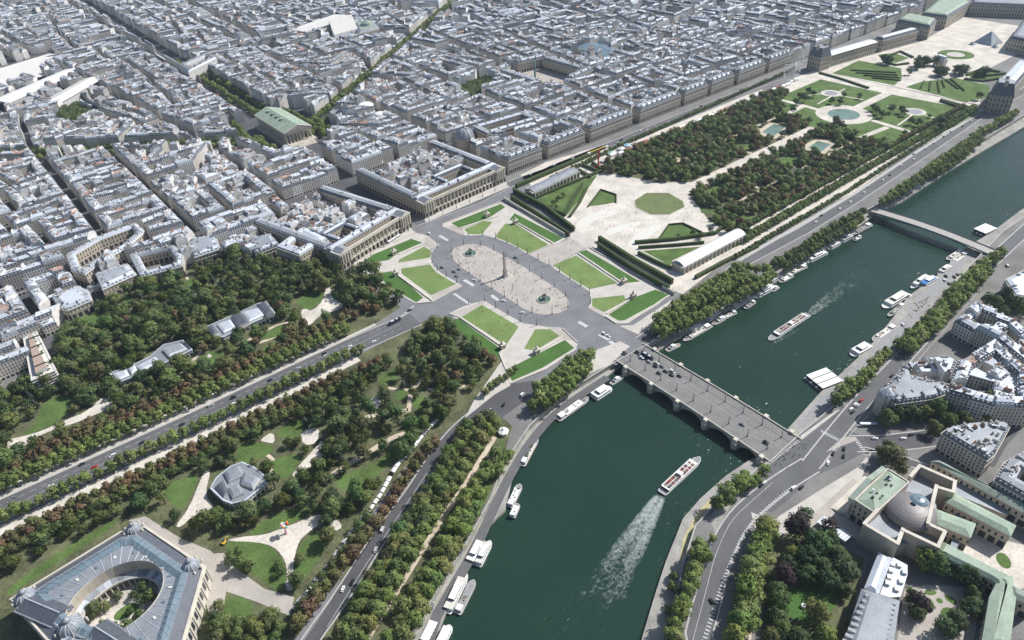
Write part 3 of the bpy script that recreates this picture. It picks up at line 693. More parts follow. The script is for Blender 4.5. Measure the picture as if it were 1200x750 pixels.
GROUP = {'plane': 'plane trees in rows along the river and avenue', 'park': 'park trees in the gardens', 'chestnut': 'rust-brown chestnut trees in the gardens', 'tuil': 'trees of the royal garden groves', 'dark': 'deep green trees in walled gardens', 'purple': 'purple-leaved beeches', 'lime': 'park trees in the gardens', 'silver': 'park trees in the gardens', 'street': 'street trees along the boulevards'}
TREES = []     # (x, y, z, species, mesh kind, scale, colour)
def T(x, y, sp, kind=None, s=None, z=0., col=None, jit=.0):
    x += rnd.uniform(-jit, jit); y += rnd.uniform(-jit, jit)
    kind = kind or {'plane': 'plane', 'park': 'park', 'chestnut': 'chestnut', 'tuil': 'chestnut', 'dark': 'park', 'purple': 'park', 'lime': 'park', 'silver': 'cone', 'street': 'chestnut'}[sp]
    if col is None:
        col = PURPLE if sp == 'purple' else LIME if sp == 'lime' else SILVER if sp == 'silver' else rnd.choice(DARK) if sp == 'dark' else rnd.choice(COL['plane' if sp == 'street' else sp])
    if seen(x, y, 8, 110): TREES.append((x, y, z, sp, kind, s or rnd.uniform(.85, 1.15), col))
def row(px, step, sp, zc=7, kind=None, s=None, z=0., jit=.8, world=False):
    pl = px if world else GP(px, zc+z)
    for x, y, h in along(pl, step, step*.4): T(x, y, sp, kind, (s or 1)*rnd.uniform(.85, 1.12), z, jit=jit)
def T1(x, y, sp, s=1., kind=None, zc=7, z=0.):
    X, Y = G(x, y, zc+z); T(X, Y, sp, kind, s, z)
# rows on the avenue
AV = lambda y: [(-640, 8+y), (-480, 3+y), (-350, y), (-178, y)]
row(AV(25.5), 8.6, 'plane', world=True, s=.86); row(AV(33.5), 8.8, 'plane', world=True, s=.8)
row(AV(42), 8, 'chestnut', world=True, s=.98); row(AV(49), 9, 'chestnut', world=True, s=1.05)
row(AV(-10.), 8.4, 'plane', world=True, s=.9); row([(-640,-20),(-480,-26),(-350,-29),(-215,-28)], 8.4, 'chestnut', world=True, s=.9); row([(-640,-28),(-480,-34),(-350,-37),(-165,-37)], 8.6, 'chestnut', world=True, s=.95); row([(-640,-38),(-350,-46),(-170,-46)], 7.6, 'park', world=True, s=.75)
# promenade by the river
row([(345,735),(387,678),(420,638),(455,590),(480,550),(512,512)], 9.5, 'chestnut', s=1.1)
row([(350,715),(380,672),(410,632),(440,590)], 11, 'park', s=.8)
for pl in ([(395,748),(427,692),(467,627),(500,575),(533,520),(550,497),(576,485)], [(415,752),(448,692),(482,635),(508,592),(533,553),(562,508),(580,490)]): row(pl, 10, 'park', s=.92); row([(x+6, y+3) for x, y in pl], 10.5, 'plane', kind='park', s=.88)
for pl in ([(452,752),(487,694),(512,660),(530,614),(560,564),(577,545)], [(468,752),(500,700),(525,655),(540,625),(566,575)]): row(pl, 10.5, 'plane', s=1.05, jit=1.8, kind='park')
for x, y in ((580,530),(590,540),(585,550),(572,556),(596,533)): T1(x, y, 'plane', .9)
for pl in ([(622,478),(640,462),(658,447),(678,430),(697,414)], [(630,470),(650,452),(668,437),(690,418)], [(628,458),(648,443),(668,428),(684,416)], [(636,477),(655,462),(690,432)]): row(pl, 8.4, 'plane', s=1.02)
row([(566,458),(580,447),(594,437),(606,428)], 6.5, 'plane', s=.6)
# quay trees east of the bridge
for pl in ([(768,378),(800,355),(838,332),(868,314),(905,318)], [(764,388),(800,366),(840,345),(880,328)], [(775,392),(810,377),(850,355),(890,335),(907,322)], [(772,384),(805,360),(842,340),(874,322)]): row(pl, 8.4, 'plane', s=1.08)
for pl in ([(905,309),(940,288),(980,262),(1012,246)], [(918,312),(950,292),(985,272),(1010,255)]): row(pl, 7.5, 'park', kind='chestnut', z=0)
row([(1032,238),(1060,218),(1090,197),(1118,178),(1150,155),(1192,132)], 8.5, 'plane', s=1.); row([(1042,233),(1070,216),(1098,198),(1125,180),(1150,163)], 9, 'park', s=.9); row([(1095,205),(1115,192),(1135,178)], 10, 'plane', s=.8, z=QZ)
# terrace rows
row([(240,-132),(430,-129),(640,-128),(815,-127)], 6., 'tuil', world=True, s=.8, jit=.4); row([(240,-127),(430,-125),(640,-124),(815,-123)], 6.5, 'tuil', world=True, s=.7, jit=.4); row([(600,-112),(815,-112)], 6, 'chestnut', world=True, s=.75, jit=.4); row([(250,-113),(600,-113)], 6, 'tuil', world=True, s=.8, jit=.4)
row([(205,-146),(430,-145.5),(640,-137),(800,-133)], 6., 'tuil', world=True, s=.62, jit=.3)
# left bank quay
row([(786,752),(800,712),(810,680),(817,655),(822,640)], 8.5, 'plane', s=1.1)
for x, y, s in ((828,652,.95),(836,628,.55),(793,748,.9)): T1(x, y, 'plane', s)
row([(862,752),(869,715),(876,690),(884,660),(892,632),(901,612)], 8, 'plane', s=1.28, jit=1.2); row([(878,738),(884,700),(894,662),(906,620)], 10, 'plane', s=1., jit=1.2)
for x, y, s in ((851,583,1.3),(866,570,1.1),(873,561,1.),(886,560,.7),(894,552,.9),(880,566,.8),(843,589,1.05)): T1(x, y, 'plane', s)
for x, y in ((790,672),(794,690),(788,684),(785,712)): T1(x, y, 'park', .55, z=QZ)
row([(982,462),(1000,450),(1016,437),(1030,423),(1043,410)], 7.5, 'plane', s=.95); row([(978,470),(1000,455),(1020,440)], 9, 'plane', s=.9)
for pl in ([(1052,408),(1066,398),(1080,385),(1094,374),(1106,360)], [(1064,408),(1078,396),(1094,383),(1110,368)], [(1104,358),(1120,342),(1134,328),(1148,316)], [(1114,362),(1130,345),(1144,330),(1160,318)], [(1146,313),(1160,306),(1176,298)]): row(pl, 8.2, 'plane', s=1.15)
# boulevard behind the parliament
for x, y, s in ((1040,492,1.15),(1052,485,1.05),(1066,486,1.1),(1082,484,1.15),(1098,481,1.25),(1112,475,1.1),(1132,474,1.35),(1163,476,1.3),(1095,502,1.),(1112,495,.95),(1130,492,1.),(1157,489,.95),(1182,480,.9)): T1(x, y, 'park', s)
for x, y, s in ((1036,534,1.2),(1047,541,1.2),(1056,548,.9),(1042,527,1.)): T1(x, y, 'park', s, col=None) if False else T1(x, y, 'park', s)
for x, y, s in ((1158,352,1.1),(1167,356,1.1),(1180,348,1.2),(1176,364,.9),(1190,356,1.1),(1198,364,1.),(1188,342,1.)): T1(x, y, 'dark', s)
# parliament garden
for x, y, sp, s in ((934,622,'purple',1.35),(971,620,'purple',1.),(920,676,'purple',1.1),(942,604,'dark',.9),(928,648,'lime',.8),(960,645,'dark',1.4),(980,654,'dark',1.2),(990,672,'dark',1.25),(972,682,'dark',1.1),(944,672,'dark',1.),(912,706,'dark',1.1),(910,690,'dark',.9),(918,738,'park',.9),(956,722,'park',1.4),(966,742,'lime',1.),(936,746,'dark',1.),(912,724,'dark',.95),(972,634,'dark',1.1),(952,630,'dark',.9),(905,745,'park',.8),(948,655,'dark',1.2),(963,665,'dark',1.2),(992,690,'park',.8),(925,660,'dark',.9),(900,672,'dark',.6)): T1(x, y, sp, s)
for x, y, sp, s in ((1085,659,'lime',1.25),(1097,664,'park',1.2),(1128,672,'dark',1.1),(1140,680,'dark',1.15),(1079,708,'purple',1.),(1070,697,'park',.8),(1122,728,'dark',1.),(1138,712,'dark',1.),(1110,736,'dark',1.),(1140,695,'dark',.8),(1075,718,'dark',.8)): T1(x, y, sp, s)
# scattered park trees
BLOCKED = [round_poly(GP(p), 1) for p in WL+WSAND]
NOTREE = []          # filled with building footprints before scattering
PATHS = [GP(p) for p in ([(205,442),(222,432),(226,422),(243,405)],[(258,430),(270,413),(285,405),(297,394),(320,383),(338,378)],[(380,562),(418,538),(432,530),(463,510),(490,506)],[(478,492),(480,470),(482,458),(497,442)],[(0,640),(60,610),(100,590),(140,570)],[(345,760),(385,700),(405,655),(440,603),(478,548)])]
def scatter(poly, step, fn, jit=.38, clear=True):
    xs = [p[0] for p in poly]; ys = [p[1] for p in poly]
    y = min(ys); k = 0
    while y < max(ys):
        x = min(xs)+(step/2 if k % 2 else 0)
        while x < max(xs):
            q = (x+rnd.uniform(-jit, jit)*step, y+rnd.uniform(-jit, jit)*step); x += step
            if not inside(q, poly): continue
            if any(inside(q, b) for b in NOTREE): continue
            if clear:
                if any(inside(q, b) for b in BLOCKED) or any(linedist(q, p) < 3.2 for p in PATHS): continue
                cx, cy, _ = PX(q[0], q[1], 8); g = G(cx, cy, 0)
                if any(inside(g, b) for b in BLOCKED): continue
            fn(*q)
        y += step*.866; k += 1

for x, y, s in ((648,237,.5),(654,232,.55),(643,242,.45),(660,228,.5),(652,241,.4),(812,272,.55),(822,276,.6),(833,270,.6),(795,275,.4),(666,262,.45),(672,267,.4),(708,283,.45),(712,287,.4)): T1(x, y, 'park', s, zc=4)
# ================================================================ BUILDINGS
def dormer(mb, p, h, z, w=1.25, hh=1.7, d=1.6, roof='zinc', face='white_paint'):
    """small roof window: p on the eave line, h heading along the eave (inside to the left)"""
    dx, dy = math.cos(h), math.sin(h); nx, ny = -dy, dx
    a = [(p[0]-dx*w/2, p[1]-dy*w/2), (p[0]+dx*w/2, p[1]+dy*w/2)]; b = [(a[1][0]+nx*d, a[1][1]+ny*d), (a[0][0]+nx*d, a[0][1]+ny*d)]
    q = a+b; mb.ring(q, z, q, z+hh, face); mb.poly(q, z+hh, roof)
    g = [(p[0]-dx*w*.3-nx*.02, p[1]-dy*w*.3-ny*.02), (p[0]+dx*w*.3-nx*.02, p[1]+dy*w*.3-ny*.02)]
    mb.face([(*g[0], z+.25), (*g[1], z+.25), (*g[1], z+hh-.25), (*g[0], z+hh-.25)], 'glass')
def chimney(mb, p, h, L, z, H, w=.75, pots=True, m='plaster'):
    mb.box((*p, z), (L, w, H), m, h)
    if pots:
        n = max(1, int(L/.9)); dx, dy = math.cos(h), math.sin(h)
        for i in range(n):
            t = (i+.5)/n*L-L/2; mb.box((p[0]+dx*t, p[1]+dy*t, z+H), (.32, .32, .6), 'terracotta', h)
def lot(p, street, H, rn, ring=False, near=False, far=False):
    """one Paris house on the convex plot p; street: which edges face a street. Returns part builders"""
    P = {'wall': MB(), 'roof': MB(), 'chimney': []}
    W, Rf = P['wall'], P['roof']; n = len(p)
    stone = rn.choice(('wall', 'wall', 'wall_white')); steep = rn.choice(('slate', 'zinc', 'slate', 'slate')); top = rn.choice(('zinc', 'zinc', 'zinc', 'zinc_light', 'zinc_light', 'slate', 'redroof') if rn.random() < .2 else ('zinc', 'zinc', 'zinc_light'))
    P['look'] = ('pale-walled ' if stone == 'wall_white' else 'stone ')+'apartment building with '+{'zinc': 'grey zinc', 'zinc_light': 'pale zinc', 'slate': 'dark slate', 'redroof': 'red'}[top]+' roof'
    W.ring(p, 0, p, H, stone, True, street, 'plaster')
    mh = rn.uniform(2.6, 4.); ins = [mh*.5 if s else 0. for s in street]
    q = offset(p, ins)
    if not okpoly(p, q, 6):
        Rf.poly(p, H, top); return P
    Rf.ring(p, H, q, H+mh, steep, False, street, None); W.ring(p, H, q, H+mh, 'plaster', False, [not s for s in street], None)
    kind = rn.random()
    r2 = offset(q, [3. if s else 2.2 for s in street])
    if ring:
        kind = 0.; dd = min(dist(p[0], p[3]), dist(p[1], p[2]))*.30; r2 = offset(q, [dd if s else .05 for s in street])
    if kind < .55 and okpoly(q, r2, 4):
        Rf.ring(q, H+mh, r2, H+mh+rn.uniform(.7, 1.8), top); Rf.poly(r2, H+mh+1.2, top) if False else Rf.poly(r2, max(v[2] for v in Rf.v[-4*n:]), top)
    elif kind < .8:
        # court inside the plot
        r3 = offset(q, rn.uniform(3.6, 5.))
        if okpoly(q, r3, 8):
            Rf.hole(q, r3, H+mh, top); W.ring(r3[::-1], 3, r3[::-1], H+mh, rn.choice(('plaster', 'wall')), True)
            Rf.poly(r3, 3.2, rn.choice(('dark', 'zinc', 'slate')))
        else: Rf.poly(q, H+mh, top)
    else:
        Rf.poly(q, H+mh, top)
        if area(q) > 60:
            c = cen(q); Rf.box((c[0]+rn.uniform(-2, 2), c[1]+rn.uniform(-2, 2), H+mh), (rn.uniform(2, 5), rn.uniform(2, 4), rn.uniform(1.5, 3)), rn.choice(('plaster', 'zinc', 'wall')), rn.uniform(0, 3), rn.choice(('zinc', 'zinc_light')))
    zt = max(v[2] for v in Rf.v); ci = cen(q); ra = area(q)**.5*.36
    for k in range(rn.randint(1, 3) if far else rn.randint(3, 6) if ra > 3 else 1):
        x, y = ci[0]+rn.uniform(-ra, ra), ci[1]+rn.uniform(-ra, ra)
        if not inside((x, y), q): continue
        t = rn.random(); a0 = math.atan2(p[1][1]-p[0][1], p[1][0]-p[0][0])+rn.choice((0, PI/2))
        if t < .45: chimney(Rf, (x, y), a0, rn.uniform(1.2, 3.6), H+mh-.6, rn.uniform(1.6, 3.2), .7, True, rn.choice(('plaster', 'plaster', 'wall_plain', 'brick')))
        elif t < .75: Rf.box((x, y, H+mh-.3), (rn.uniform(1.4, 3), rn.uniform(1, 2.2), rn.uniform(.8, 2.)), rn.choice(('plaster', 'zinc', 'zinc_light', 'slate')), a0, rn.choice(('zinc', 'zinc_light', 'dark')))
        else: Rf.gable((x, y, H+mh-.3), (rn.uniform(3, 6), rn.uniform(2.5, 4), rn.uniform(1., 2.)), rn.choice(('zinc', 'zinc_light', 'slate')), a0, 'plaster')
    for i in range(n):
        j = (i+1) % n; L = dist(p[i], p[j]); h = math.atan2(p[j][1]-p[i][1], p[j][0]-p[i][0])
        if street[i]:
            if L > 6 and not far:
                k = int(L/3.3)
                for t in range(k):
                    f = (t+.5)/k; dormer(Rf, (p[i][0]+(p[j][0]-p[i][0])*f-math.sin(h)*.35, p[i][1]+(p[j][1]-p[i][1])*f+math.cos(h)*.35), h, H+.5, roof=top)
        elif L > 5 and rn.random() < .85:
            c_ = MB(); ln = L*rn.uniform(.25, .6); f = rn.uniform(.35, .65); ff = (p[i][0]+(p[j][0]-p[i][0])*f, p[i][1]+(p[j][1]-p[i][1])*f)
            x, y = ff[0]-math.sin(h)*.5, ff[1]+math.cos(h)*.5
            chimney(c_, (x, y), h, min(ln, 7), H+mh-1, rn.uniform(2., 4.2), pots=near or True, m=rn.choice(('plaster', 'plaster', 'plaster', 'brick')))
            P['chimney'].append(c_)
    return P
def cut(poly, fl, a, d, gap):
    """split a convex polygon by the line through a along d; new edges are street edges when gap"""
    n = (-d[1], d[0]); res = []
    for sgn in (1, -1):
        out = []; of = []; m = len(poly)
        dd = [sgn*((q[0]-a[0])*n[0]+(q[1]-a[1])*n[1])-gap/2 for q in poly]
        for i in range(m):
            j = (i+1) % m
            if dd[i] >= 0:
                out.append(poly[i]); of.append(fl[i])
                if dd[j] < 0:
                    t = dd[i]/(dd[i]-dd[j]); out.append((poly[i][0]+(poly[j][0]-poly[i][0])*t, poly[i][1]+(poly[j][1]-poly[i][1])*t)); of.append(gap > 0)
            elif dd[j] >= 0:
                t = dd[i]/(dd[i]-dd[j]); out.append((poly[i][0]+(poly[j][0]-poly[i][0])*t, poly[i][1]+(poly[j][1]-poly[i][1])*t)); of.append(fl[i])
        if len(out) > 2:
            # drop slivers
            o2, f2 = [], []
            for i in range(len(out)):
                if dist(out[i], out[(i+1) % len(out)]) > .6: o2.append(out[i]); f2.append(of[i])
            if len(o2) > 2 and area(o2) > 20: res.append((o2, f2))
    return res
def longest(p):
    n = len(p); i = max(range(n), key=lambda i: dist(p[i], p[(i+1) % n])); a, b = p[i], p[(i+1) % n]; L = dist(a, b)
    return ((b[0]-a[0])/L, (b[1]-a[1])/L)
def extent(p, d):
    v = [q[0]*d[0]+q[1]*d[1] for q in p]; return max(v)-min(v)
def split(poly, fl, amax, gap, rn, asp=1.7):
    if area(poly) < amax: return [(poly, fl)]
    u = longest(poly); n = (-u[1], u[0]); eu, en = extent(poly, u), extent(poly, n)
    d = n if eu >= en else u; c = cen(poly)
    k = rn.uniform(-.12, .12); ax = u if d is n else n; e = max(eu, en)
    a = (c[0]+ax[0]*e*k, c[1]+ax[1]*e*k); t = rn.uniform(-.06, .06); d = (d[0]-d[1]*t, d[1]+d[0]*t)
    r = []
    for q, f in cut(poly, fl, a, d, gap): r += split(q, f, amax, gap, rn, asp)
    return r
# ---- streets of the right bank, cut into one big plot
crn = random.Random(5)
CITY = [([(-640, 150), (165, 203), (1000, 203), (2300, 203), (2300, 3300), (-900, 3300)], [True]*6)]
CITY = [(ccw(CITY[0][0]), CITY[0][1])]
STREETS = [((163, 190), (163, 560), 15), ((-2, 180), (-4, 560), 23), ((20, 545), (727, 1118), 36), ((20, 690), (24, 1160), 34), ((-30, 565), (-371, 832), 32), ((-371, 825), (-900, 900), 22), ((-160, 345), (163, 352), 13), ((163, 352), (1000, 330), 14), ((-640, 360), (-160, 345), 12),
 ((235, 200), (235, 340), 12), ((319, 200), (319, 560), 12), ((423, 200), (440, 400), 18), ((452, 540), (405, 860), 20), ((532, 200), (540, 340), 10), ((600, 200), (605, 345), 11), ((671, 200), (690, 345), 12), ((760, 200), (775, 345), 12),
 ((-232, 700), (-220, 250), 12), ((-110, 660), (-131, 846), 13), ((-131, 846), (-175, 1010), 14), ((-139, 700), (-210, 940), 12), ((-320, 790), (-310, 270), 13), ((-60, 345), (-65, 180), 11), ((163, 275), (540, 275), 10),
 ((163, 560), (480, 570), 14), ((163, 460), (380, 470), 10), ((540, 470), (1100, 560), 12), ((-900, 1010), (1500, 1040), 26), ((-900, 1400), (1500, 1500), 20), ((727, 1118), (1500, 1250), 26), ((420, 860), (-300, 930), 14), ((560, 560), (640, 1000), 14), ((200, 1020), (260, 2400), 20), ((-200, 1010), (-330, 2200), 20), ((900, 205), (860, 1150), 18), ((560, 1040), (700, 2300), 18)]
def crosses(p, a, b):
    for k in range(9):
        t = (k+.5)/9
        if inside((a[0]+(b[0]-a[0])*t, a[1]+(b[1]-a[1])*t), p): return True
    return False
for a, b, w in STREETS:
    L = dist(a, b); d = ((b[0]-a[0])/L, (b[1]-a[1])/L); new = []
    for p, f in CITY:
        if crosses(p, a, b): new += cut(p, f, a, d, w)
        else: new.append((p, f))
    CITY = new
BLOCKS = []
for p, f in CITY: BLOCKS += split(p, f, 6200, 9.5, crn)
VOID = [[(410, 405), (530, 405), (530, 556), (410, 556)], [(-62, 505), (-30, 505), (-26, 462), (44, 462), (48, 505), (80, 505), (80, 700), (-62, 700)], ccw(GP([(73,135),(95,126),(110,138),(92,152),(72,150)])), ccw(GP([(536,108),(576,93),(584,108),(548,124)])),
        [(-128, 120), (-4, 150), (-6, 345), (-112, 345)], [(-4, 150), (162, 160), (162, 345), (-4, 345)], ccw(GP([(-60,135),(0,112),(62,84),(85,70),(60,60),(0,78),(-60,98)])),
        [(860, 100), (1340, 40), (1340, 192), (860, 192)]]
GARDEN = [(-1100, -100), (-640, 140), (-470, 160)]+GP([(-40,470),(0,455),(62,440),(62,385),(72,360),(112,350),(160,335),(215,316),(255,299),(293,308),(345,312),(388,290),(398,318)])+[(-4, 180), (165, 203), (165, -100)]
def drop(c): return inside(c, GARDEN) or any(inside(c, v) for v in VOID)
# left bank quarters
LB = []
for px, z in (([(1122,425),(1165,398),(1210,440),(1210,480),(1165,478),(1108,462)],20),([(1066,412),(1088,410),(1120,424),(1106,462),(1098,462)],20),([(1120,372),(1142,356),(1192,374),(1212,392),(1205,428),(1168,398)],20)): LB.append((ccw(GP(px, z)), None))
LOTS = []
def add_block(p, f, w, far, depth=12.5):
    """a block: a ring of houses along the streets, lower houses and yards behind them"""
    inn = offset(p, depth); n = len(p); rest = [(p, f)]
    if okpoly(p, inn, 120):
        rest = []
        for i in range(n):
            j = (i+1) % n; L = dist(p[i], p[j]); k = max(1, round(L/crn.uniform(*((22, 34) if far else (14, 21)))))
            for t in range(k):
                lp = lambda a, b, s: (a[0]+(b[0]-a[0])*s, a[1]+(b[1]-a[1])*s)
                q = [lp(p[i], p[j], t/k), lp(p[i], p[j], (t+1)/k), lp(inn[i], inn[j], (t+1)/k), lp(inn[i], inn[j], t/k)]
                if area(q) > 30: keep(q, [True, False, True, False], w, True)
        for q, g in split(inn, [False]*n, 420 if far else 210, 0, crn):
            if len(q) > 2 and area(q) > 40 and crn.random() < (.5 if far else .6): keep(q, [crn.random() < .4 for _ in q], w, False)
    else:
        for q, g in split(p, f, 500 if far else 250, 0, crn):
            if len(q) > 2 and area(q) > 50: keep(q, g, w, False)
def keep(q, g, w, ring):
    cc = cen(q)
    if drop(cc) or not seen(cc[0], cc[1], 20, 130): return
    LOTS.append((q, g, w, ring))
for p, f in BLOCKS:
    c = cen(p); x, y, w = PX(c[0], c[1], 20)
    if not (-260 < x < 1460 and -190 < y < 900): continue
    far = w > 1500
    add_block(p, f, w, far)
for p, _ in LB: add_block(p, [True]*len(p), PX(*cen(p), 20)[2], False, 11)
print('LOTS', len(LOTS))
SPECIAL = []         # footprints of single modelled buildings inside the city: no lots there
# ================================================================ LANDMARK BUILDINGS
def block(name, label, p, H, depth, roof='slate', top='zinc', wall='wall', rh=3.6, rin=1.8, dorm=3.6, chim=14, group=None, cat='building', arc=0, court='ground', cornice=True, solid=False, clutter=14):
    """perimeter building round a court, mansard roof, dormers and chimney walls"""
    p = ccw(p); c = cen(p); r = thing(name, label, cat, (*c, 0), group); n = len(p)
    NOTREE.append(offset(p, -4)); SPECIAL.append(offset(p, -3))
    W = MB(); Rf = MB(); z0 = arc
    if arc:   # arcade: set-back wall behind square piers
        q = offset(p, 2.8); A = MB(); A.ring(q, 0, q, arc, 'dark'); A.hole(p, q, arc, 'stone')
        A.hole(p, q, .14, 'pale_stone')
        for i in range(n):
            L = dist(p[i], p[(i+1) % n]); k = max(1, round(L/3.6)); h = math.atan2(p[(i+1) % n][1]-p[i][1], p[(i+1) % n][0]-p[i][0])
            for t in range(k):
                f = t/k; x = p[i][0]+(p[(i+1) % n][0]-p[i][0])*f; y = p[i][1]+(p[(i+1) % n][1]-p[i][1])*f
                A.box((x-math.sin(h)*.5, y+math.cos(h)*.5, .14), (1.2, 1., arc-.2), 'stone', h)
        A.build('arcade', r)
    W.ring(p, z0, p, H, wall, True)
    if cornice:
        e = offset(p, -.5); K = MB(); K.ring(e, H-.5, e, H+.12, 'stone_light'); K.hole(e, offset(p, .3), H+.12, 'stone_light'); K.ring(e[::-1], H-.5, e[::-1], H-.49, 'stone_light')
        b = offset(p, -.3); K.ring(b, H*.62, b, H*.62+.45, 'stone_light'); K.hole(b, offset(p, .05), H*.62+.45, 'stone_light')
        K.build('cornice', r)
    q = offset(p, rin); Rf.ring(p, H+.1, q, H+rh, roof)
    inn = offset(p, depth); ok = okpoly(p, inn, 30) and not solid
    if ok:
        q2 = offset(p, depth-rin); mid = offset(p, depth/2)
        Rf.ring(q, H+rh, mid, H+rh+1.1, top); Rf.ring(mid, H+rh+1.1, q2, H+rh, top); Rf.ring(q2, H+rh, inn, H+.1, roof)
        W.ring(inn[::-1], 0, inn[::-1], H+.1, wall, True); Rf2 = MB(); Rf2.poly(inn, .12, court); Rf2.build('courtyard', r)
    else:
        m = offset(q, 4.); 
        if okpoly(q, m, 10): Rf.ring(q, H+rh, m, H+rh+1.2, top); Rf.poly(m, H+rh+1.2, top)
        else: Rf.poly(q, H+rh, top)
    nd = 0
    for i in range(n):
        a, b = p[i], p[(i+1) % n]; L = dist(a, b); h = math.atan2(b[1]-a[1], b[0]-a[0])
        if dorm and L > 8:
            k = int((L-3)/dorm)
            for t in range(k):
                f = (1.5+(t+.5)*(L-3)/k)/L; D = MB(); nd += 1; dormer(D, (a[0]+(b[0]-a[0])*f-math.sin(h)*.45, a[1]+(b[1]-a[1])*f+math.cos(h)*.45), h, H+.6, w=1.5, hh=2.1, roof=top); nd < 100 and D.build('dormer', r)
        if chim and L > 12:
            k = max(1, int(L/chim))
            for t in range(k):
                f = (t+.5)/k if k > 1 else .5; dd = min(depth*.55, 6) if ok else 4
                ch = MB(); chimney(ch, (a[0]+(b[0]-a[0])*f-math.sin(h)*(1.+dd*.6), a[1]+(b[1]-a[1])*f+math.cos(h)*(1.+dd*.6)), h+PI/2, dd, H+rh-1.2, 3.6); ch.build('chimney', r)
    if clutter:
        rr = random.Random(int(abs(c[0])*3+abs(c[1]))); zq = H+rh
        for t in range(clutter):
            i = rr.randrange(n); f = rr.uniform(.08, .92); a, b = q[i], q[(i+1) % n]; dd = rr.uniform(1.5, max(2, depth-4)) if ok else rr.uniform(2, 7); L = dist(a, b) or 1
            x, y = a[0]+(b[0]-a[0])*f-(b[1]-a[1])/L*dd, a[1]+(b[1]-a[1])*f+(b[0]-a[0])/L*dd; h = math.atan2(b[1]-a[1], b[0]-a[0])+rr.choice((0, PI/2))
            if not inside((x, y), q) or (ok and inside((x, y), inn)): continue
            if rr.random() < .55: chimney(Rf, (x, y), h, rr.uniform(1.2, 3.5), zq-.4, rr.uniform(1.8, 3.2), .7, True, rr.choice(('plaster', 'wall_plain', 'brick')))
            else: Rf.box((x, y, zq), (rr.uniform(1.2, 3.2), rr.uniform(1, 2.4), rr.uniform(.9, 2.2)), rr.choice(('plaster', 'zinc', 'slate', 'offwhite')), h, rr.choice(('zinc', 'zinc_light', 'dark', 'lead')))
    W.build('wall', r); Rf.build('roof', r)
    return r
def bar(a, b, w):
    """rectangle of width w to the LEFT of a->b"""
    L = dist(a, b); n = (-(b[1]-a[1])/L, (b[0]-a[0])/L)
    return [a, b, (b[0]+n[0]*w, b[1]+n[1]*w), (a[0]+n[0]*w, a[1]+n[1]*w)]
EXTRA = []
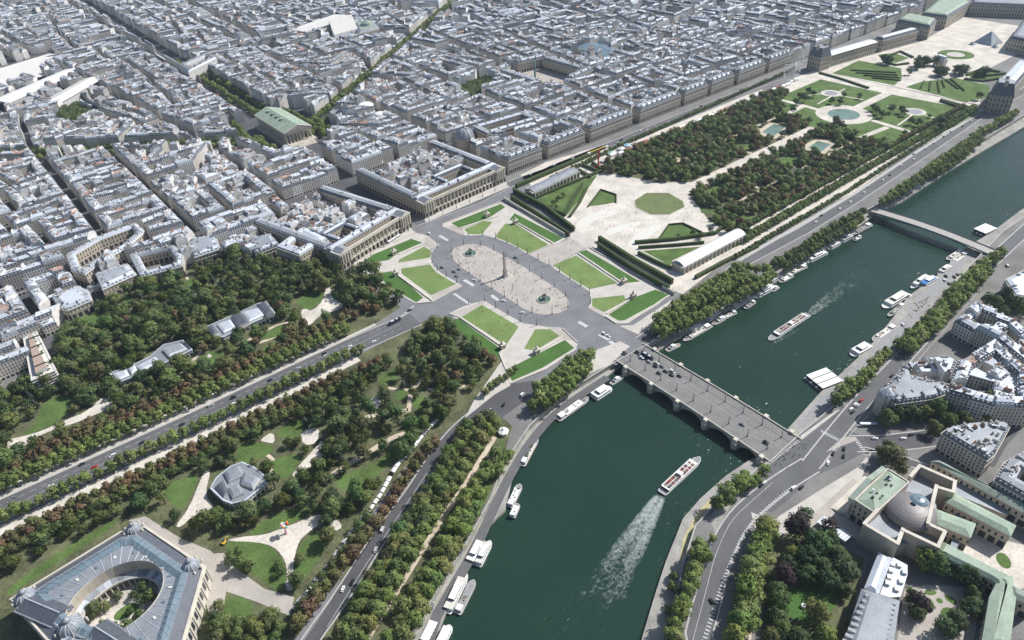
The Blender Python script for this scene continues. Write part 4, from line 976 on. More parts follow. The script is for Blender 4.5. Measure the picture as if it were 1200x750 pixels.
# ---- twin colonnaded palaces on the square's edge
def palace(a, b, depth, side, label, look):
    """front a->b, depth to the left"""
    L = dist(a, b); h = math.atan2(b[1]-a[1], b[0]-a[0]); u = (math.cos(h), math.sin(h)); n = (-u[1], u[0])
    pt = lambda s, t: (a[0]+u[0]*s+n[0]*t, a[1]+u[1]*s+n[1]*t)
    H = 21.; pw = 17.; r = thing('colonnaded_palace', label, 'palace', (*pt(L/2, depth/2), 0), 'pair of colonnaded palaces facing the square')
    SPECIAL.append([pt(-3, -3), pt(L+3, -3), pt(L+3, depth+3), pt(-3, depth+3)])
    # arcade storey and set-back loggia
    A = MB(); k = round((L-2*pw)/6.2)
    A.prism([pt(pw, 3.5), pt(L-pw, 3.5), pt(L-pw, 12), pt(pw, 12)], 0, H, 'wall_palace', None, True)
    A.prism([pt(pw, 0), pt(L-pw, 0), pt(L-pw, 3.6), pt(pw, 3.6)], 6.4, 7.4, 'stone_light', 'stone_light', bottom=True)
    for t in range(k+1):
        s = pw+(L-2*pw)*t/k; c = pt(s, .9); A.box((*c, 0), (2.1, 1.8, 6.4), 'stone', h)
    A.build('arcade', r)
    for t in range(k):
        s = pw+(L-2*pw)*(t+.5)/k; c = MB(); q = pt(s, 1.)
        c.lathe(q, [(1., 7.4), (1., 7.8), (.82, 8.), (.72, 17.), (.95, 17.5), (.95, 18.)], 'stone_light', 10); c.build('column', r)
    E = MB(); E.prism([pt(pw, -.2), pt(L-pw, -.2), pt(L-pw, 3.6), pt(pw, 3.6)], 18., 20.4, 'stone_light', 'stone_light', bottom=True)
    E.prism([pt(pw, -.2), pt(L-pw, -.2), pt(L-pw, .5), pt(pw, .5)], 20.4, 21.6, 'stone_light', 'stone_light'); E.build('entablature', r)
    for s0, s1 in ((0, pw), (L-pw, L)):
        P = MB(); q = [pt(s0, -1.2), pt(s1, -1.2), pt(s1, 14), pt(s0, 14)]
        P.prism(q, 0, 20.4, 'wall_palace', 'lead', True)
        e = offset(q, -.5); P.ring(e, 19.4, e, 20.6, 'stone_light'); P.hole(e, offset(q, 1), 20.6, 'stone_light')
        # pediment
        f0, f1 = pt(s0+1, -1.5), pt(s1-1, -1.5); ap = pt((s0+s1)/2, -1.5); g0, g1, ga = pt(s0+1, 12), pt(s1-1, 12), pt((s0+s1)/2, 12)
        P.face([(*f0, 20.6), (*f1, 20.6), (*ap, 24.2)], 'stone_light'); P.face([(*f1, 20.6), (*g1, 20.6), (*ga, 24.2), (*ap, 24.2)], 'lead'); P.face([(*g0, 20.6), (*f0, 20.6), (*ap, 24.2), (*ga, 24.2)], 'lead'); P.face([(*g1, 20.6), (*g0, 20.6), (*ga, 24.2)], 'lead')
        for t in range(4):
            c = pt(s0+2.6+(s1-s0-5.2)*t/3, -1.8); P.lathe(c, [(.9, 7.4), (.75, 17.5), (.95, 18.4)], 'stone_light', 8)
        P.build('corner_pavilion', r)
    # rear ranges round courts
    Wl = MB(); Rf = MB()
    def rng(s0, s1, t0, t1, H, roof='slate', rh=3.2):
        q = ccw([pt(s0, t0), pt(s1, t0), pt(s1, t1), pt(s0, t1)]); Wl.ring(q, 0, q, H, 'wall_palace', True)
        e = offset(q, 1.7); Rf.ring(q, H, e, H+rh, roof); m = offset(e, min(abs(s1-s0), abs(t1-t0))/2-1.9); Rf.ring(e, H+rh, m, H+rh+1., 'zinc'); Rf.poly(m, H+rh+1., 'zinc')
    rng(.2, L-.2, 12.2, 23, 20.4, 'lead', 2.2); rng(.2, 13, 23.2, depth, 19.5); rng(L-13, L-.2, 23.2, depth, 19.5)
    c0, c1 = ((L*.40, L*.78), (L*.18, L*.5))[L < 120]; rng(c0, c1, 46, 55, 19.); rng(c0, c0+8, 23.2, 45.8, 19.); rng(c1-8, c1, 23.2, 45.8, 19.)
    kr = random.Random(int(L*7))
    for rect in ((13.2, c0-.3, 23.2, 56), (c1+.3, L-13.2, 23.2, 56), (13.2, L-13.2, 56, depth)):
        for g, fl in split(ccw([pt(rect[0], rect[2]), pt(rect[1], rect[2]), pt(rect[1], rect[3]), pt(rect[0], rect[3])]), [False]*4, 210, 0, kr):
            if area(g) > 40 and kr.random() < .86: EXTRA.append((g, [kr.random() < .4 for _ in g], PX(*cen(g), 18)[2]))
    Wl.build('wall', r); Rf.build('roof', r)
    crn2 = random.Random(int(L))
    for s in (0, L):
        for t in range(int((depth-20)/4)):
            D = MB(); c = pt(s+(.5 if s == 0 else -.5), 20+t*4); dormer(D, c, h+(-PI/2 if s == 0 else PI/2), 20., hh=1.8); D.build('dormer', r)
    for i in range(26):
        ch = MB(); s, t = crn2.choice(((crn2.uniform(3, 11), crn2.uniform(26, depth-3)), (crn2.uniform(L-11, L-3), crn2.uniform(26, depth-3)), (crn2.uniform(5, L-5), crn2.uniform(depth-10, depth-3)), (crn2.uniform(15, L-15), crn2.uniform(14, 22))))
        chimney(ch, pt(s, t), h+crn2.choice((0, PI/2)), crn2.uniform(2, 4.5), 21.5, 3.); ch.build('chimney', r)
    return r
palace(G(498, 256), G(592, 212.5), 150, 1, 'sand-coloured palace with column front, right of the street to the temple', 0)
palace(G(401, 317), G(482, 266), 150, 1, 'sand-coloured palace with column front, left of the street to the temple', 0)
# ---- arcaded street fronts
RX = [168, 229, 241, 313, 325, 414, 432, 527, 537, 595, 605, 665, 678, 754, 766, 838]
for k in range(0, len(RX), 2):
    a, b = (RX[k], 203), (RX[k+1], 203)
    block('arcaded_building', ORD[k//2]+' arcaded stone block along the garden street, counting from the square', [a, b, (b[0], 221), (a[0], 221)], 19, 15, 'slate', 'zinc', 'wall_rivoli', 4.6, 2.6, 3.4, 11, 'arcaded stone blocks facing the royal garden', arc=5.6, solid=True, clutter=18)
# ---- church hall behind: brown stone block with inner courts and round dome
dc = G(545, 166, 14)
block('court_building', 'long ministry building round two courts beside the small dome', ccw([(206, 300), (302, 292), (304, 335), (208, 343)]), 19, 12, 'slate', 'zinc', 'wall_palace', 2.6, 1.4, 0, 16)
SPECIAL.append(circle(dc, 19, 12))
r = thing('domed_church', 'small church with ribbed grey dome among the rooftops', 'church', (*dc, 0))
m = MB(); m.lathe(dc, [(13.5, 0), (13.5, 20), (14.2, 20.2), (14.2, 21.2)], 'stone', 28); m.build('drum', r)
m = MB(); m.lathe(dc, [(13.6, 21.2)]+[(13.6*math.cos(t*PI/20), 21.2+14*math.sin(t*PI/20)) for t in range(1, 10)]+[(1.6, 35.4), (1.6, 38), (.1, 40)], 'lead', 28)
for i in range(12):
    for t in range(9):
        a0 = 2*PI*i/12; P0 = [(13.9*math.cos(t*PI/20)*math.cos(a0)+dc[0], 13.9*math.cos(t*PI/20)*math.sin(a0)+dc[1], 21.3+14.2*math.sin(t*PI/20)) for t in (t, t+1)]
        m.tube(P0[0], P0[1], .35, 'zinc', 4)
m.build('dome', r)
# ---- temple church
def temple():
    r = thing('temple_church', 'great columned temple church with pale green copper gable roof', 'church', (10, 588, 0))
    x0, x1, y0, y1 = -13, 32, 528, 646
    P = lambda s, t: (x0+(x1-x0)*s+t*.02, y0+t)   # slight turn
    m = MB(); m.box((9.5, 587, 0), (52, 128, 4), 'stone'); m.build('podium', r)
    m = MB()
    for k in range(9): m.box((9.5, 522.5-k*1.1, 0), (40, 1.1, 4-.44*k), 'stone_light')
    m.build('steps', r)
    m = MB(); m.box((9.5, 592, 4), (34, 100, 17), 'stone'); m.box((9.5, 541.9, 4), (4.5, .3, 10), 'dark'); m.build('wall', r)
    def col(x, y):
        c = MB(); c.lathe((x, y), [(1.25, 4), (1.25, 4.5), (1.0, 4.8), (.85, 18), (1.2, 19), (1.2, 19.6)], 'stone_light', 10); c.build('column', r)
    for k in range(8): col(x0+2+(x1-x0-4)*k/7, y0+3)
    for k in range(1, 18):
        for x in (x0+2, x1-2): col(x, y0+3+(y1-y0-6)*k/17.)
    for k in range(6): col(x0+2+(x1-x0-4)*(k+1)/7, y0+10) if 0 < k < 5 else None
    m = MB(); p = [(x0, y0), (x1, y0), (x1, y1), (x0, y1)]
    m.prism(p, 19.6, 22.8, 'stone_light', 'stone_light', bottom=True); e = offset(p, -.7); m.ring(e, 22.2, e, 23., 'stone_light'); m.hole(e, offset(p, 1), 23., 'stone_light'); m.build('entablature', r)
    m = MB(); cx = (x0+x1)/2; hw = (x1-x0)/2+.3
    for s in (1, -1): m.face([(cx+s*hw, y0-.4, 23.05), (cx+s*hw, y1+.4, 23.05), (cx, y1+.4, 31), (cx, y0-.4, 31)] if s > 0 else [(cx-hw, y1+.4, 23.05), (cx-hw, y0-.4, 23.05), (cx, y0-.4, 31), (cx, y1+.4, 31)], 'copper')
    for k in range(1, 12):
        y = y0+(y1-y0)*k/12
        for s in (1, -1): m.tube((cx+s*hw, y, 23.1), (cx, y, 31.05), .16, 'copper_dull', 4)
    rf = m.build('roof', r)
    for k in range(4):
        y = y0+46+k*17; s = MB(); s.box((cx-5, y, 28), (4.2, 7, 2.2), 'dark'); s.box((cx-5, y, 30.2), (4.8, 7.6, .4), 'copper_dull'); s.build('skylight', rf)
    m = MB(); m.face([(x0, y0-.5, 23.05), (x1, y0-.5, 23.05), (cx, y0-.5, 31)], 'stone_light'); m.face([(x1, y1+.5, 23.05), (x0, y1+.5, 23.05), (cx, y1+.5, 31)], 'stone_light')
    for s in (1, -1): m.tube((cx+s*hw, y0-.8, 23.3), (cx, y0-.8, 31.2), .55, 'stone_light', 4)
    rr = random.Random(3)
    for k in range(16):
        t = (k+.5)/16*2-1; hgt = (1-abs(t))*5.6+.7; m.box((cx+t*hw*.84, y0-.9, 23.3), (.9, .5, hgt*rr.uniform(.7, .95)), 'stone')
    m.build('pediment', r)
temple()
# ---- column square
vc = (451, 478)
sheet('square', [[(424, 408), (516, 408), (516, 548), (424, 548)]], 'plaza_stone', .08)
oc = [(386, 436), (406, 416), (440, 412), (462, 412), (498, 416), (518, 436)]
for k, (p, l) in enumerate((([(409, 426), (425, 426), (425, 528), (409, 528)], 'left arcaded range of the column square'), ([(512, 426), (528, 426), (528, 528), (512, 528)], 'right shaded range of the column square'),
        ([(409, 530), (444, 540), (441, 556), (405, 546)], 'far left range of the column square, beside the street mouth'), ([(464, 542), (528, 530), (533, 548), (466, 558)], 'far right range of the column square, beside the street mouth'), ([(468, 396), (530, 408), (528, 424), (466, 412)], 'near right range of the column square, beside the street mouth'))):
    block('square_range', l, p, 18, 16, 'slate', 'zinc', 'wall_palace', 4.5, 2.6, 4., 16, 'ranges round the column square', solid=True)
r = thing('monument_column', 'tall green bronze column with statue on the pale square', 'column', (*vc, 0))
m = MB(); m.box((*vc, 0), (7, 7, 1.2), 'granite'); m.box((*vc, 1.2), (5.6, 5.6, 5), 'column_green'); m.build('pedestal', r)
m = MB(); m.lathe(vc, [(2.3, 6.2), (1.9, 7), (1.75, 36), (2.2, 36.6)], 'column_green', 16)
for k in range(60):
    a0, a1 = k*.9, (k+1)*.9; z0 = 7+k*.48
    m.tube((vc[0]+1.95*math.cos(a0), vc[1]+1.95*math.sin(a0), z0), (vc[0]+1.95*math.cos(a1), vc[1]+1.95*math.sin(a1), z0+.48), .16, 'bronze', 4)
m.build('shaft', r)
m = MB(); m.box((*vc, 36.6), (4.6, 4.6, 1), 'column_green'); m.lathe(vc, [(1.3, 37.6), (1.3, 39.4), (.5, 40)], 'column_green', 12); m.build('capital', r)
m = MB(); m.lathe(vc, [(.7, 40), (.55, 41), (.8, 42.6), (.3, 43.2), (.35, 43.8), (.05, 44.2)], 'bronze', 10); m.build('statue', r)
# ---- garden galleries
def gallery(name, label, q, H, rise, roofm, wallm, bay, arch=True):
    """long gallery on quad q (front-left, front-right, back-right, back-left)"""
    a, b, c, d = q; L = dist(a, b); w = dist(a, d); h = math.atan2(b[1]-a[1], b[0]-a[0]); ce = cen(q); r = thing(name, label, 'gallery', (*ce, 0))
    NOTREE.append(offset(ccw(q), -3))
    m = MB(); m.box((*ce, 0), (L, w, H), wallm, h, 'lead'); m.build('wall', r)
    m = MB(); n = 8; u = (math.cos(h), math.sin(h)); v = (-u[1], u[0]); pr = []
    for i in range(n+1):
        t = -1+2*i/n; pr.append((t*(w/2-.5), H+.2+rise*(1-t*t) if arch else H+.2+rise*(1-abs(t))))
    T_ = lambda s, t, z: (ce[0]+u[0]*s+v[0]*t, ce[1]+u[1]*s+v[1]*t, z)
    for i in range(n): m.face([T_(-L/2+.6, pr[i][0], pr[i][1]), T_(L/2-.6, pr[i][0], pr[i][1]), T_(L/2-.6, pr[i+1][0], pr[i+1][1]), T_(-L/2+.6, pr[i+1][0], pr[i+1][1])], roofm)
    for s in (-1, 1): m.face([T_(s*(L/2-.6), t, z) for t, z in pr][::-s], 'glass_roof' if arch else wallm)
    m.build('roof', r)
    m = MB(); e = offset(ccw(q), -.4); m.ring(e, H-.7, e, H+.35, 'stone_light'); m.hole(e, offset(ccw(q), .8), H+.35, 'stone_light'); m.build('cornice', r)
    k = int(L/bay)
    for i in range(k):
        s = -L/2+L*(i+.5)/k
        for sg in (-1, 1):
            wn = MB(); x, y, _ = T_(s, sg*(w/2+.06), 0); wn.box((x, y, 1.), (bay*.45, .16, H-3), 'glass', h); wn.build('window', r)
    for i in range(k+1):
        s = -L/2+.8+(L-1.6)*i/k
        for sg in (-1, 1):
            x, y, _ = T_(s, sg*(w/2+.35), 0); p = MB(); p.box((x, y, 0), (1.1, .7, H-.7), 'stone_light', h); p.build('pilaster', r)
    for sg in (-1, 1):
        for t in (-.28, .28):
            x, y, _ = T_(sg*(L/2+.4), t*w, 0); p = MB(); p.lathe((x, y), [(.6, 0), (.5, H-.8)], 'stone_light', 8); p.build('column', r)
gallery('garden_gallery', 'long pale stone gallery with grey roof and tall pilasters by the arcaded street', [G(624,226,10), G(677,200.5,10), G(672,196,10), G(616,220,10)], 9.5, 2.2, 'lead', 'stone', 6.2, False)
gallery('garden_gallery', 'long gallery with bright white barrel roof near the river terrace', [G(800,314,8.5), G(873,275,8.5), G(864,269,8.5), G(788,306,8.5)], 8.5, 3.6, 'white_paint', 'stone', 6.5, True)
# ---- parliament complex (portico towards the bridge, half-round chamber, wings)
def parliament():
    c0 = (0, -440); r = thing('parliament_palace', 'parliament palace with columned portico, brown half-dome and pale green roofs', 'palace', (0, -440, 0))
    z = 20
    def part(name, px, H, mt, mw='stone', zz=None, para=0., z0=0):
        p = ccw(GP(px, H if zz is None else zz)); m = MB(); NOTREE.append(offset(p, -2))
        m.prism(p, z0, H, mw, mt, mw.startswith('wall'))
        if para:
            q = offset(p, para); m.ring(p, H, p, H+1.1, 'stone_light'); m.hole(p, q, H+1.1, 'stone_light'); m.ring(q[::-1], H, q[::-1], H+1.1, 'stone_light')
        return m.build(name, r), p
    # portico block with green roof
    o, p = part('portico_block', [(1003,581),(1042,544),(1068,560),(1028,597)], 19, 'copper_dull', 'wall_palace', 24, .8)
    m = MB(); q = offset(p, 1.2); a, b, c, d = q; mid1, mid2 = ((a[0]+d[0])/2, (a[1]+d[1])/2), ((b[0]+c[0])/2, (b[1]+c[1])/2)
    # gable over the short axis
    e1, e2 = p[0], p[1]
    m.ring(q, 19.3, offset(q, 7), 22.2, 'copper'); m.poly(offset(q, 7), 22.2, 'copper'); rf = m.build('portico_roof', r)
    rr = random.Random(4)
    for k in range(9):
        s = MB(); cq = cen(q); s.box((cq[0]+rr.uniform(-13, 13), cq[1]+rr.uniform(-4, 4), 22.), (rr.uniform(1, 2.4), rr.uniform(1, 1.8), .9), rr.choice(('dark', 'zinc_light', 'lead'))); s.build('skylight', rf)
    # columns facing the river: front edge runs between first two survey corners
    f0, f1 = G(1003,581,24), G(1042,544,24); h = math.atan2(f1[1]-f0[1], f1[0]-f0[0]); nn = (-math.sin(h), math.cos(h))
    out = 1 if (f0[1]+nn[1]*5) > f0[1] else -1
    for k in range(12):
        t = (k+.5)/12; c = MB(); x, y = f0[0]+(f1[0]-f0[0])*t+nn[0]*out*2.4, f0[1]+(f1[1]-f0[1])*t+nn[1]*out*2.4
        c.lathe((x, y), [(1.1, 3), (.9, 3.6), (.78, 15), (1.1, 16)], 'stone_light', 10); c.build('column', r)
    m = MB(); ent = ccw([(f0[0]+nn[0]*out*4, f0[1]+nn[1]*out*4), (f1[0]+nn[0]*out*4, f1[1]+nn[1]*out*4), (f1[0]+nn[0]*out*.1, f1[1]+nn[1]*out*.1), (f0[0]+nn[0]*out*.1, f0[1]+nn[1]*out*.1)])
    m.prism(ent, 16, 19.2, 'stone_light', 'stone_light', bottom=True)
    mx, my = (f0[0]+f1[0])/2, (f0[1]+f1[1])/2; F = lambda k, d: (f0[0]+(f1[0]-f0[0])*k+nn[0]*out*d, f0[1]+(f1[1]-f0[1])*k+nn[1]*out*d)
    m.face([(*F(0, 4), 19.2), (*F(1, 4), 19.2), (*F(.5, 4), 23.4)], 'stone_light'); m.face([(*F(0, 4), 19.2), (*F(.5, 4), 23.4), (*F(.5, .1), 23.4), (*F(0, .1), 19.2)], 'copper_dull'); m.face([(*F(1, 4), 19.2), (*F(1, .1), 19.2), (*F(.5, .1), 23.4), (*F(.5, 4), 23.4)], 'copper_dull')
    m.build('pediment', r)
    m = MB()
    for k in range(8): q = ccw([F(-.02, 4.2+k*1.1), F(1.02, 4.2+k*1.1), F(1.02, 5.3+k*1.1), F(-.02, 5.3+k*1.1)]); m.prism(q, 0, 3-.37*k, 'stone_light', 'stone_light')
    q = ccw([F(0, 4.2), F(1, 4.2), F(1, 0), F(0, 0)]); m.prism(q, 0, 3, 'stone_light', 'stone_light'); m.build('steps', r)
    # chamber: walls round the half dome
    ch = ccw(GP([(1018,615),(1052,634),(1104,622),(1098,569),(1080,550),(1050,565)], 18)); m = MB(); m.prism(ch, 0, 12.5, 'stone', 'lead'); NOTREE.append(ch); m.build('chamber', r)
    dcx, dcy = G(1068, 596, 18); ra = 16.3
    an = math.atan2(G(1090,640,20)[1]-G(1110,566,20)[1], G(1090,640,20)[0]-G(1110,566,20)[0])
    m = MB(); nr = 8; ns = 40
    for i in range(nr):
        t0, t1 = i/nr*PI/2*.93, (i+1)/nr*PI/2*.93
        for k in range(ns):
            A0, A1 = 2*PI*k/ns, 2*PI*(k+1)/ns
            P_ = lambda t, A: (dcx+ra*math.cos(t)*math.cos(A), dcy+ra*1.02*math.cos(t)*math.sin(A), 15+7.5*math.sin(t))
            m.face([P_(t0, A0), P_(t0, A1), P_(t1, A1), P_(t1, A0)], 'brown_roof')
    dm = m.build('dome', r, sm=True)
    gx, gy = G(1077, 586, 22); m = MB(); m.lathe((gx, gy), [(6.2, 20.4), (5.6, 22.3), (3.4, 23.4), (.1, 23.8)], 'glass_roof', 20)
    for k in range(10): a = 2*PI*k/10; m.tube((gx+5.8*math.cos(a), gy+5.8*math.sin(a), 21.9), (gx, gy, 23.9), .14, 'lead', 4)
    m.lathe((gx, gy), [(6.9, 19.2), (6.9, 20.6), (6.1, 21.2)], 'lead', 20); m.build('dome_skylight', dm)
    def wallbar(px, H, w=1.6, zz=20):
        pl = GP(px, zz); m = MB()
        for i in range(len(pl)-1):
            a, b = pl[i], pl[i+1]; h_ = math.atan2(b[1]-a[1], b[0]-a[0]); m.box(((a[0]+b[0])/2, (a[1]+b[1])/2, 0), (dist(a, b)+w*.5, w, H+.01*i), 'stone', h_); m.box(((a[0]+b[0])/2, (a[1]+b[1])/2, H+.02+.01*i), (dist(a, b)+w, w+.7, .5), 'stone_light', h_)
        m.build('parapet_wall', r)
    wallbar([(1013,614),(1052,637),(1058,620)], 20); wallbar([(1013,614),(1029,597)], 20.2); wallbar([(1057,621),(1099,641),(1107,624)], 20.4); wallbar([(1107,623),(1087,614)], 20.2); wallbar([(1087,614),(1097,570)], 20.8); wallbar([(1097,571),(1117,577),(1119,564)], 20.4); wallbar([(1119,564),(1078,546),(1067,558)], 20.1)
    part('annex_roof', [(1021,610),(1050,625),(1046,631),(1017,614)], 14, 'lead', 'stone', 14); part('annex_roof', [(1078,551),(1115,566),(1112,573),(1080,562)], 12, 'lead', 'stone', 12); part('annex_roof', [(1063,622),(1098,637),(1101,629),(1085,618)], 12, 'lead', 'stone', 12)
    def roofed(name, px, H, rise, m_, mw='wall_palace', zz=None):
        p = ccw(GP(px, H if zz is None else zz)); NOTREE.append(offset(p, -2)); m = MB(); m.ring(p, 0, p, H, mw, True); m.build('wall', r)
        m = MB(); e = offset(p, -.4); m.ring(e, H-.4, e, H+.1, 'stone_light'); w = min(dist(p[0], p[1]), dist(p[1], p[2]))
        q = offset(p, w*.3); m.ring(e, H+.1, q, H+rise, m_); m.poly(q, H+rise, m_); m.build('roof', r); return p
    roofed('wing', [(1092,612),(1097,597),(1143,614),(1137,630)], 14, 2., 'copper')
    roofed('wing', [(1108,588),(1116,577),(1190,616),(1184,628)], 14, 2., 'copper')
    roofed('wing', [(1092,541),(1100,540),(1230,603),(1225,615)], 13, 2., 'copper_dull')
    roofed('wing', [(1099,648),(1106,636),(1180,674),(1172,686),(1160,678)], 14, 2., 'copper')
    roofed('wing', [(1172,676),(1186,676),(1190,700),(1182,760),(1150,760),(1160,700)], 14, 2.2, 'copper')
    roofed('wing', [(1182,684),(1214,700),(1210,712),(1184,698)], 13.5, 2., 'copper_dull')
    part('link_block', [(1106,560),(1118,563),(1185,597),(1180,604),(1110,575)], 8, 'lead', 'stone', 8); part('link_block', [(1120,600),(1131,603),(1129,612),(1118,608)], 9, 'glass_roof', 'stone', 9); part('link_block', [(1116,632),(1124,634),(1121,644),(1113,641)], 9, 'glass_roof', 'stone', 9)
parliament()
def garden_mansion():
    p = ccw(GP([(1030,646),(1046,653),(1029,700),(1013,688)], 12)); r = thing('garden_mansion', 'white-roofed mansion between the walled garden and the parliament court', 'building', (*cen(p), 0)); NOTREE.append(offset(p, -2))
    m = MB(); m.ring(p, 0, p, 11, 'wall_palace', True); m.build('wall', r); m = MB(); q = offset(p, 3); m.ring(p, 11, q, 13.4, 'zinc_light'); m.poly(q, 13.4, 'zinc'); rf = m.build('roof', r)
    p2 = ccw(GP([(1047,652),(1064,661),(1064,672),(1056,698),(1030,700)], 9)); m = MB(); m.prism(p2, 0, 8, 'wall_white', 'zinc_light', True); NOTREE.append(p2)
    m.build('rear_range', r)
    for x, y in ((1046,661),(1044,668),(1042,676),(1040,683),(1054,662),(1060,670),(1056,681),(1051,690)):
        s = MB(); s.box((*G(x, y, 9), 8), (3.2, 2.6, 1.8), 'offwhite', .5, 'zinc_light'); s.build('roof_lantern', rf)
    p = ccw(GP([(1010,689),(1055,703),(1046,765),(985,765)], 13)); r = thing('garden_mansion', 'long gallery roof with two rows of dark oval dormers at the lower edge', 'building', (*cen(p), 0)); NOTREE.append(offset(p, -2))
    m = MB(); m.ring(p, 0, p, 12, 'wall_palace', True); m.build('wall', r)
    m = MB(); a, b = G(1033,696,15), G(1012,765,15); e = offset(p, -.3)
    m.ring(e, 11.6, e, 12.1, 'stone_light'); q = offset(p, 5.5); m.ring(p, 12.1, q, 15, 'lead'); m.poly(q, 15, 'lead'); rf = m.build('roof', r)
    for k in range(9):
        for (x0, y0), (x1, y1) in (((1018,699),(992,752)), ((1045,706),(1034,752))):
            t = k/8; s = MB(); cx, cy = G(x0+(x1-x0)*t, y0+(y1-y0)*t, 14); h = math.atan2(b[1]-a[1], b[0]-a[0])
            s.box((cx, cy, 12.6), (1.9, 4.4, 1.9), 'offwhite', h, 'lead'); s.box((cx, cy, 12.8), (1.2, 4.8, 1.3), 'dark', h); s.build('oval_dormer', rf)
garden_mansion()
# greenhouse strip in the walled garden
p = ccw(GP([(958,612),(966,606),(998,628),(990,634)], 3)); r = thing('garden_shed', 'long low pale shed roof beside the walled garden trees', 'shed', (*cen(p), 0)); NOTREE.append(offset(p, -2))
m = MB(); m.prism(p, 0, 3.4, 'offwhite'); m.build('wall', r); m = MB(); m.poly(offset(p, -.5), 3.6, 'zinc_light'); m.ring(offset(p, -.5), 3.3, offset(p, -.5), 3.6, 'zinc_light')
for k in range(9): a, b = G(958+8*0+32*(k+.5)/9, 612+22*(k+.5)/9, 3.7), G(966+32*(k+.5)/9, 606+22*(k+.5)/9, 3.7); m.tube((*a, 3.65), (*b, 3.65), .12, 'lead', 4)
m.build('roof', r)
# ---- left bank corner blocks
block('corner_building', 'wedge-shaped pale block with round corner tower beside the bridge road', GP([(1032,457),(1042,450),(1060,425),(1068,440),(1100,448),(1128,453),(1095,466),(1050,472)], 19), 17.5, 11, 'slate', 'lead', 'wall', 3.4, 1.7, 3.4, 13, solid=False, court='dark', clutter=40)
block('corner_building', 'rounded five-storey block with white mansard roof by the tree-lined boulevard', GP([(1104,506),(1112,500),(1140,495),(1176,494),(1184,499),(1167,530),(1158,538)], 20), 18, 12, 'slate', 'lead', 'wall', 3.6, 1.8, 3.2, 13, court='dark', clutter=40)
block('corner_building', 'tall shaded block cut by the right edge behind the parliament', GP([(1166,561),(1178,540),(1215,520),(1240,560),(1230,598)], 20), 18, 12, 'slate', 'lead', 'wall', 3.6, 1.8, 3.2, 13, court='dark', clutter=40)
block('office_block', 'grey flat-topped block by the quay road near the footbridge', GP([(1178,327),(1200,316),(1230,330),(1220,350),(1190,345)], 15), 14, 14, 'lead', 'zinc_light', 'wall_white', 1., .8, 0, 20, solid=True)
# round corner tower
c = G(1036, 470, 12); r = thing('corner_tower', 'round stone corner turret at the tip of the wedge-shaped block', 'tower', (*c, 0)); m = MB(); m.lathe(c, [(6, 0), (6, 19)], 'wall', 20); m.build('wall', r); m = MB(); m.lathe(c, [(6.3, 19), (5.2, 22), (2.4, 24.4), (.1, 26)], 'zinc', 20); m.build('roof', r)
# ---- embassy, terraced block, mansions by the gardens
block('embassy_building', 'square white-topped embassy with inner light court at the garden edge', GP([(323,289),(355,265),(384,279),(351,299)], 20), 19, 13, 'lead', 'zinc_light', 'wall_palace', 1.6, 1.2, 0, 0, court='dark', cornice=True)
block('garden_mansion', 'grey mansard mansion left of the square white embassy', GP([(292,282),(318,275),(328,288),(300,299)], 12), 12, 9, 'slate', 'zinc', 'wall_palace', 3.5, 2, 4, 12, solid=True)
def terraced():
    p = ccw(GP([(27,393),(40,386),(62,430),(36,441)], 18)); r = thing('terraced_block', 'modern block with planted terraces and concrete grid front', 'building', (*cen(p), 0)); NOTREE.append(offset(p, -2)); SPECIAL.append(offset(p, -4))
    h = math.atan2(p[1][1]-p[0][1], p[1][0]-p[0][0]); c = cen(p)
    m = MB(); m.prism(p, 0, 14, 'wall_white', 'offwhite', True); q = offset(p, 4); m.prism(q, 14, 18, 'offwhite', 'terracotta'); m.build('wall', r)
    for k in range(5):
        m = MB(); e = offset(p, -1.4); m.ring(e, 2.6+k*2.8, e, 3.4+k*2.8, 'white_paint'); m.hole(e, offset(p, .1), 3.4+k*2.8, 'offwhite'); m.build('balcony', r)
    m = MB(); rr = random.Random(2)
    for k in range(60):
        x, y = rr.choice(p), 0; i = rr.randrange(4); t = rr.random(); a, b = q[i], q[(i+1) % 4]; mm = (a[0]+(b[0]-a[0])*t+rr.uniform(-1.5, 1.5), a[1]+(b[1]-a[1])*t+rr.uniform(-1.5, 1.5)); m.lathe(mm, [(.9, 14.1), (1.1, 14.8), (.3, 15.6)], 'hedge', 6)
    m.build('planting', r); m = MB()
    for k in range(4):
        for l in range(5):
            a = (q[0][0]+(q[1][0]-q[0][0])*(l+.5)/5+(q[3][0]-q[0][0])*(k+.5)/4, q[0][1]+(q[1][1]-q[0][1])*(l+.5)/5+(q[3][1]-q[0][1])*(k+.5)/4); m.box((*a, 18.), (2.2, 1.6, .5), 'dark', h)
    m.build('skylight', r)
terraced()
for k, (px, H, lb) in enumerate((([(62,350),(92,336),(104,342),(108,352),(80,364),(70,362)],13,'curved-front mansion with pale terrace at the left garden edge'),([(78,300),(112,280),(160,262),(170,272),(150,290),(118,308),(100,322),(84,318)],17,'long zinc-roofed mansion row above the left garden'),([(112,322),(150,310),(160,322),(120,340)],14,'low grey mansion facing the curved garden lawn'),([(152,300),(205,288),(215,300),(214,312),(165,325)],14,'pale palace wing with sand court at the garden edge'),([(222,282),(252,276),(258,292),(228,302)],13,'grey palace wing hidden by garden trees'))):
    block('garden_mansion', lb, GP(px, H), H, 9, 'zinc', 'zinc', 'wall_palace', 2.6, 1.6, 4., 14, solid=k in (0, 2, 4))
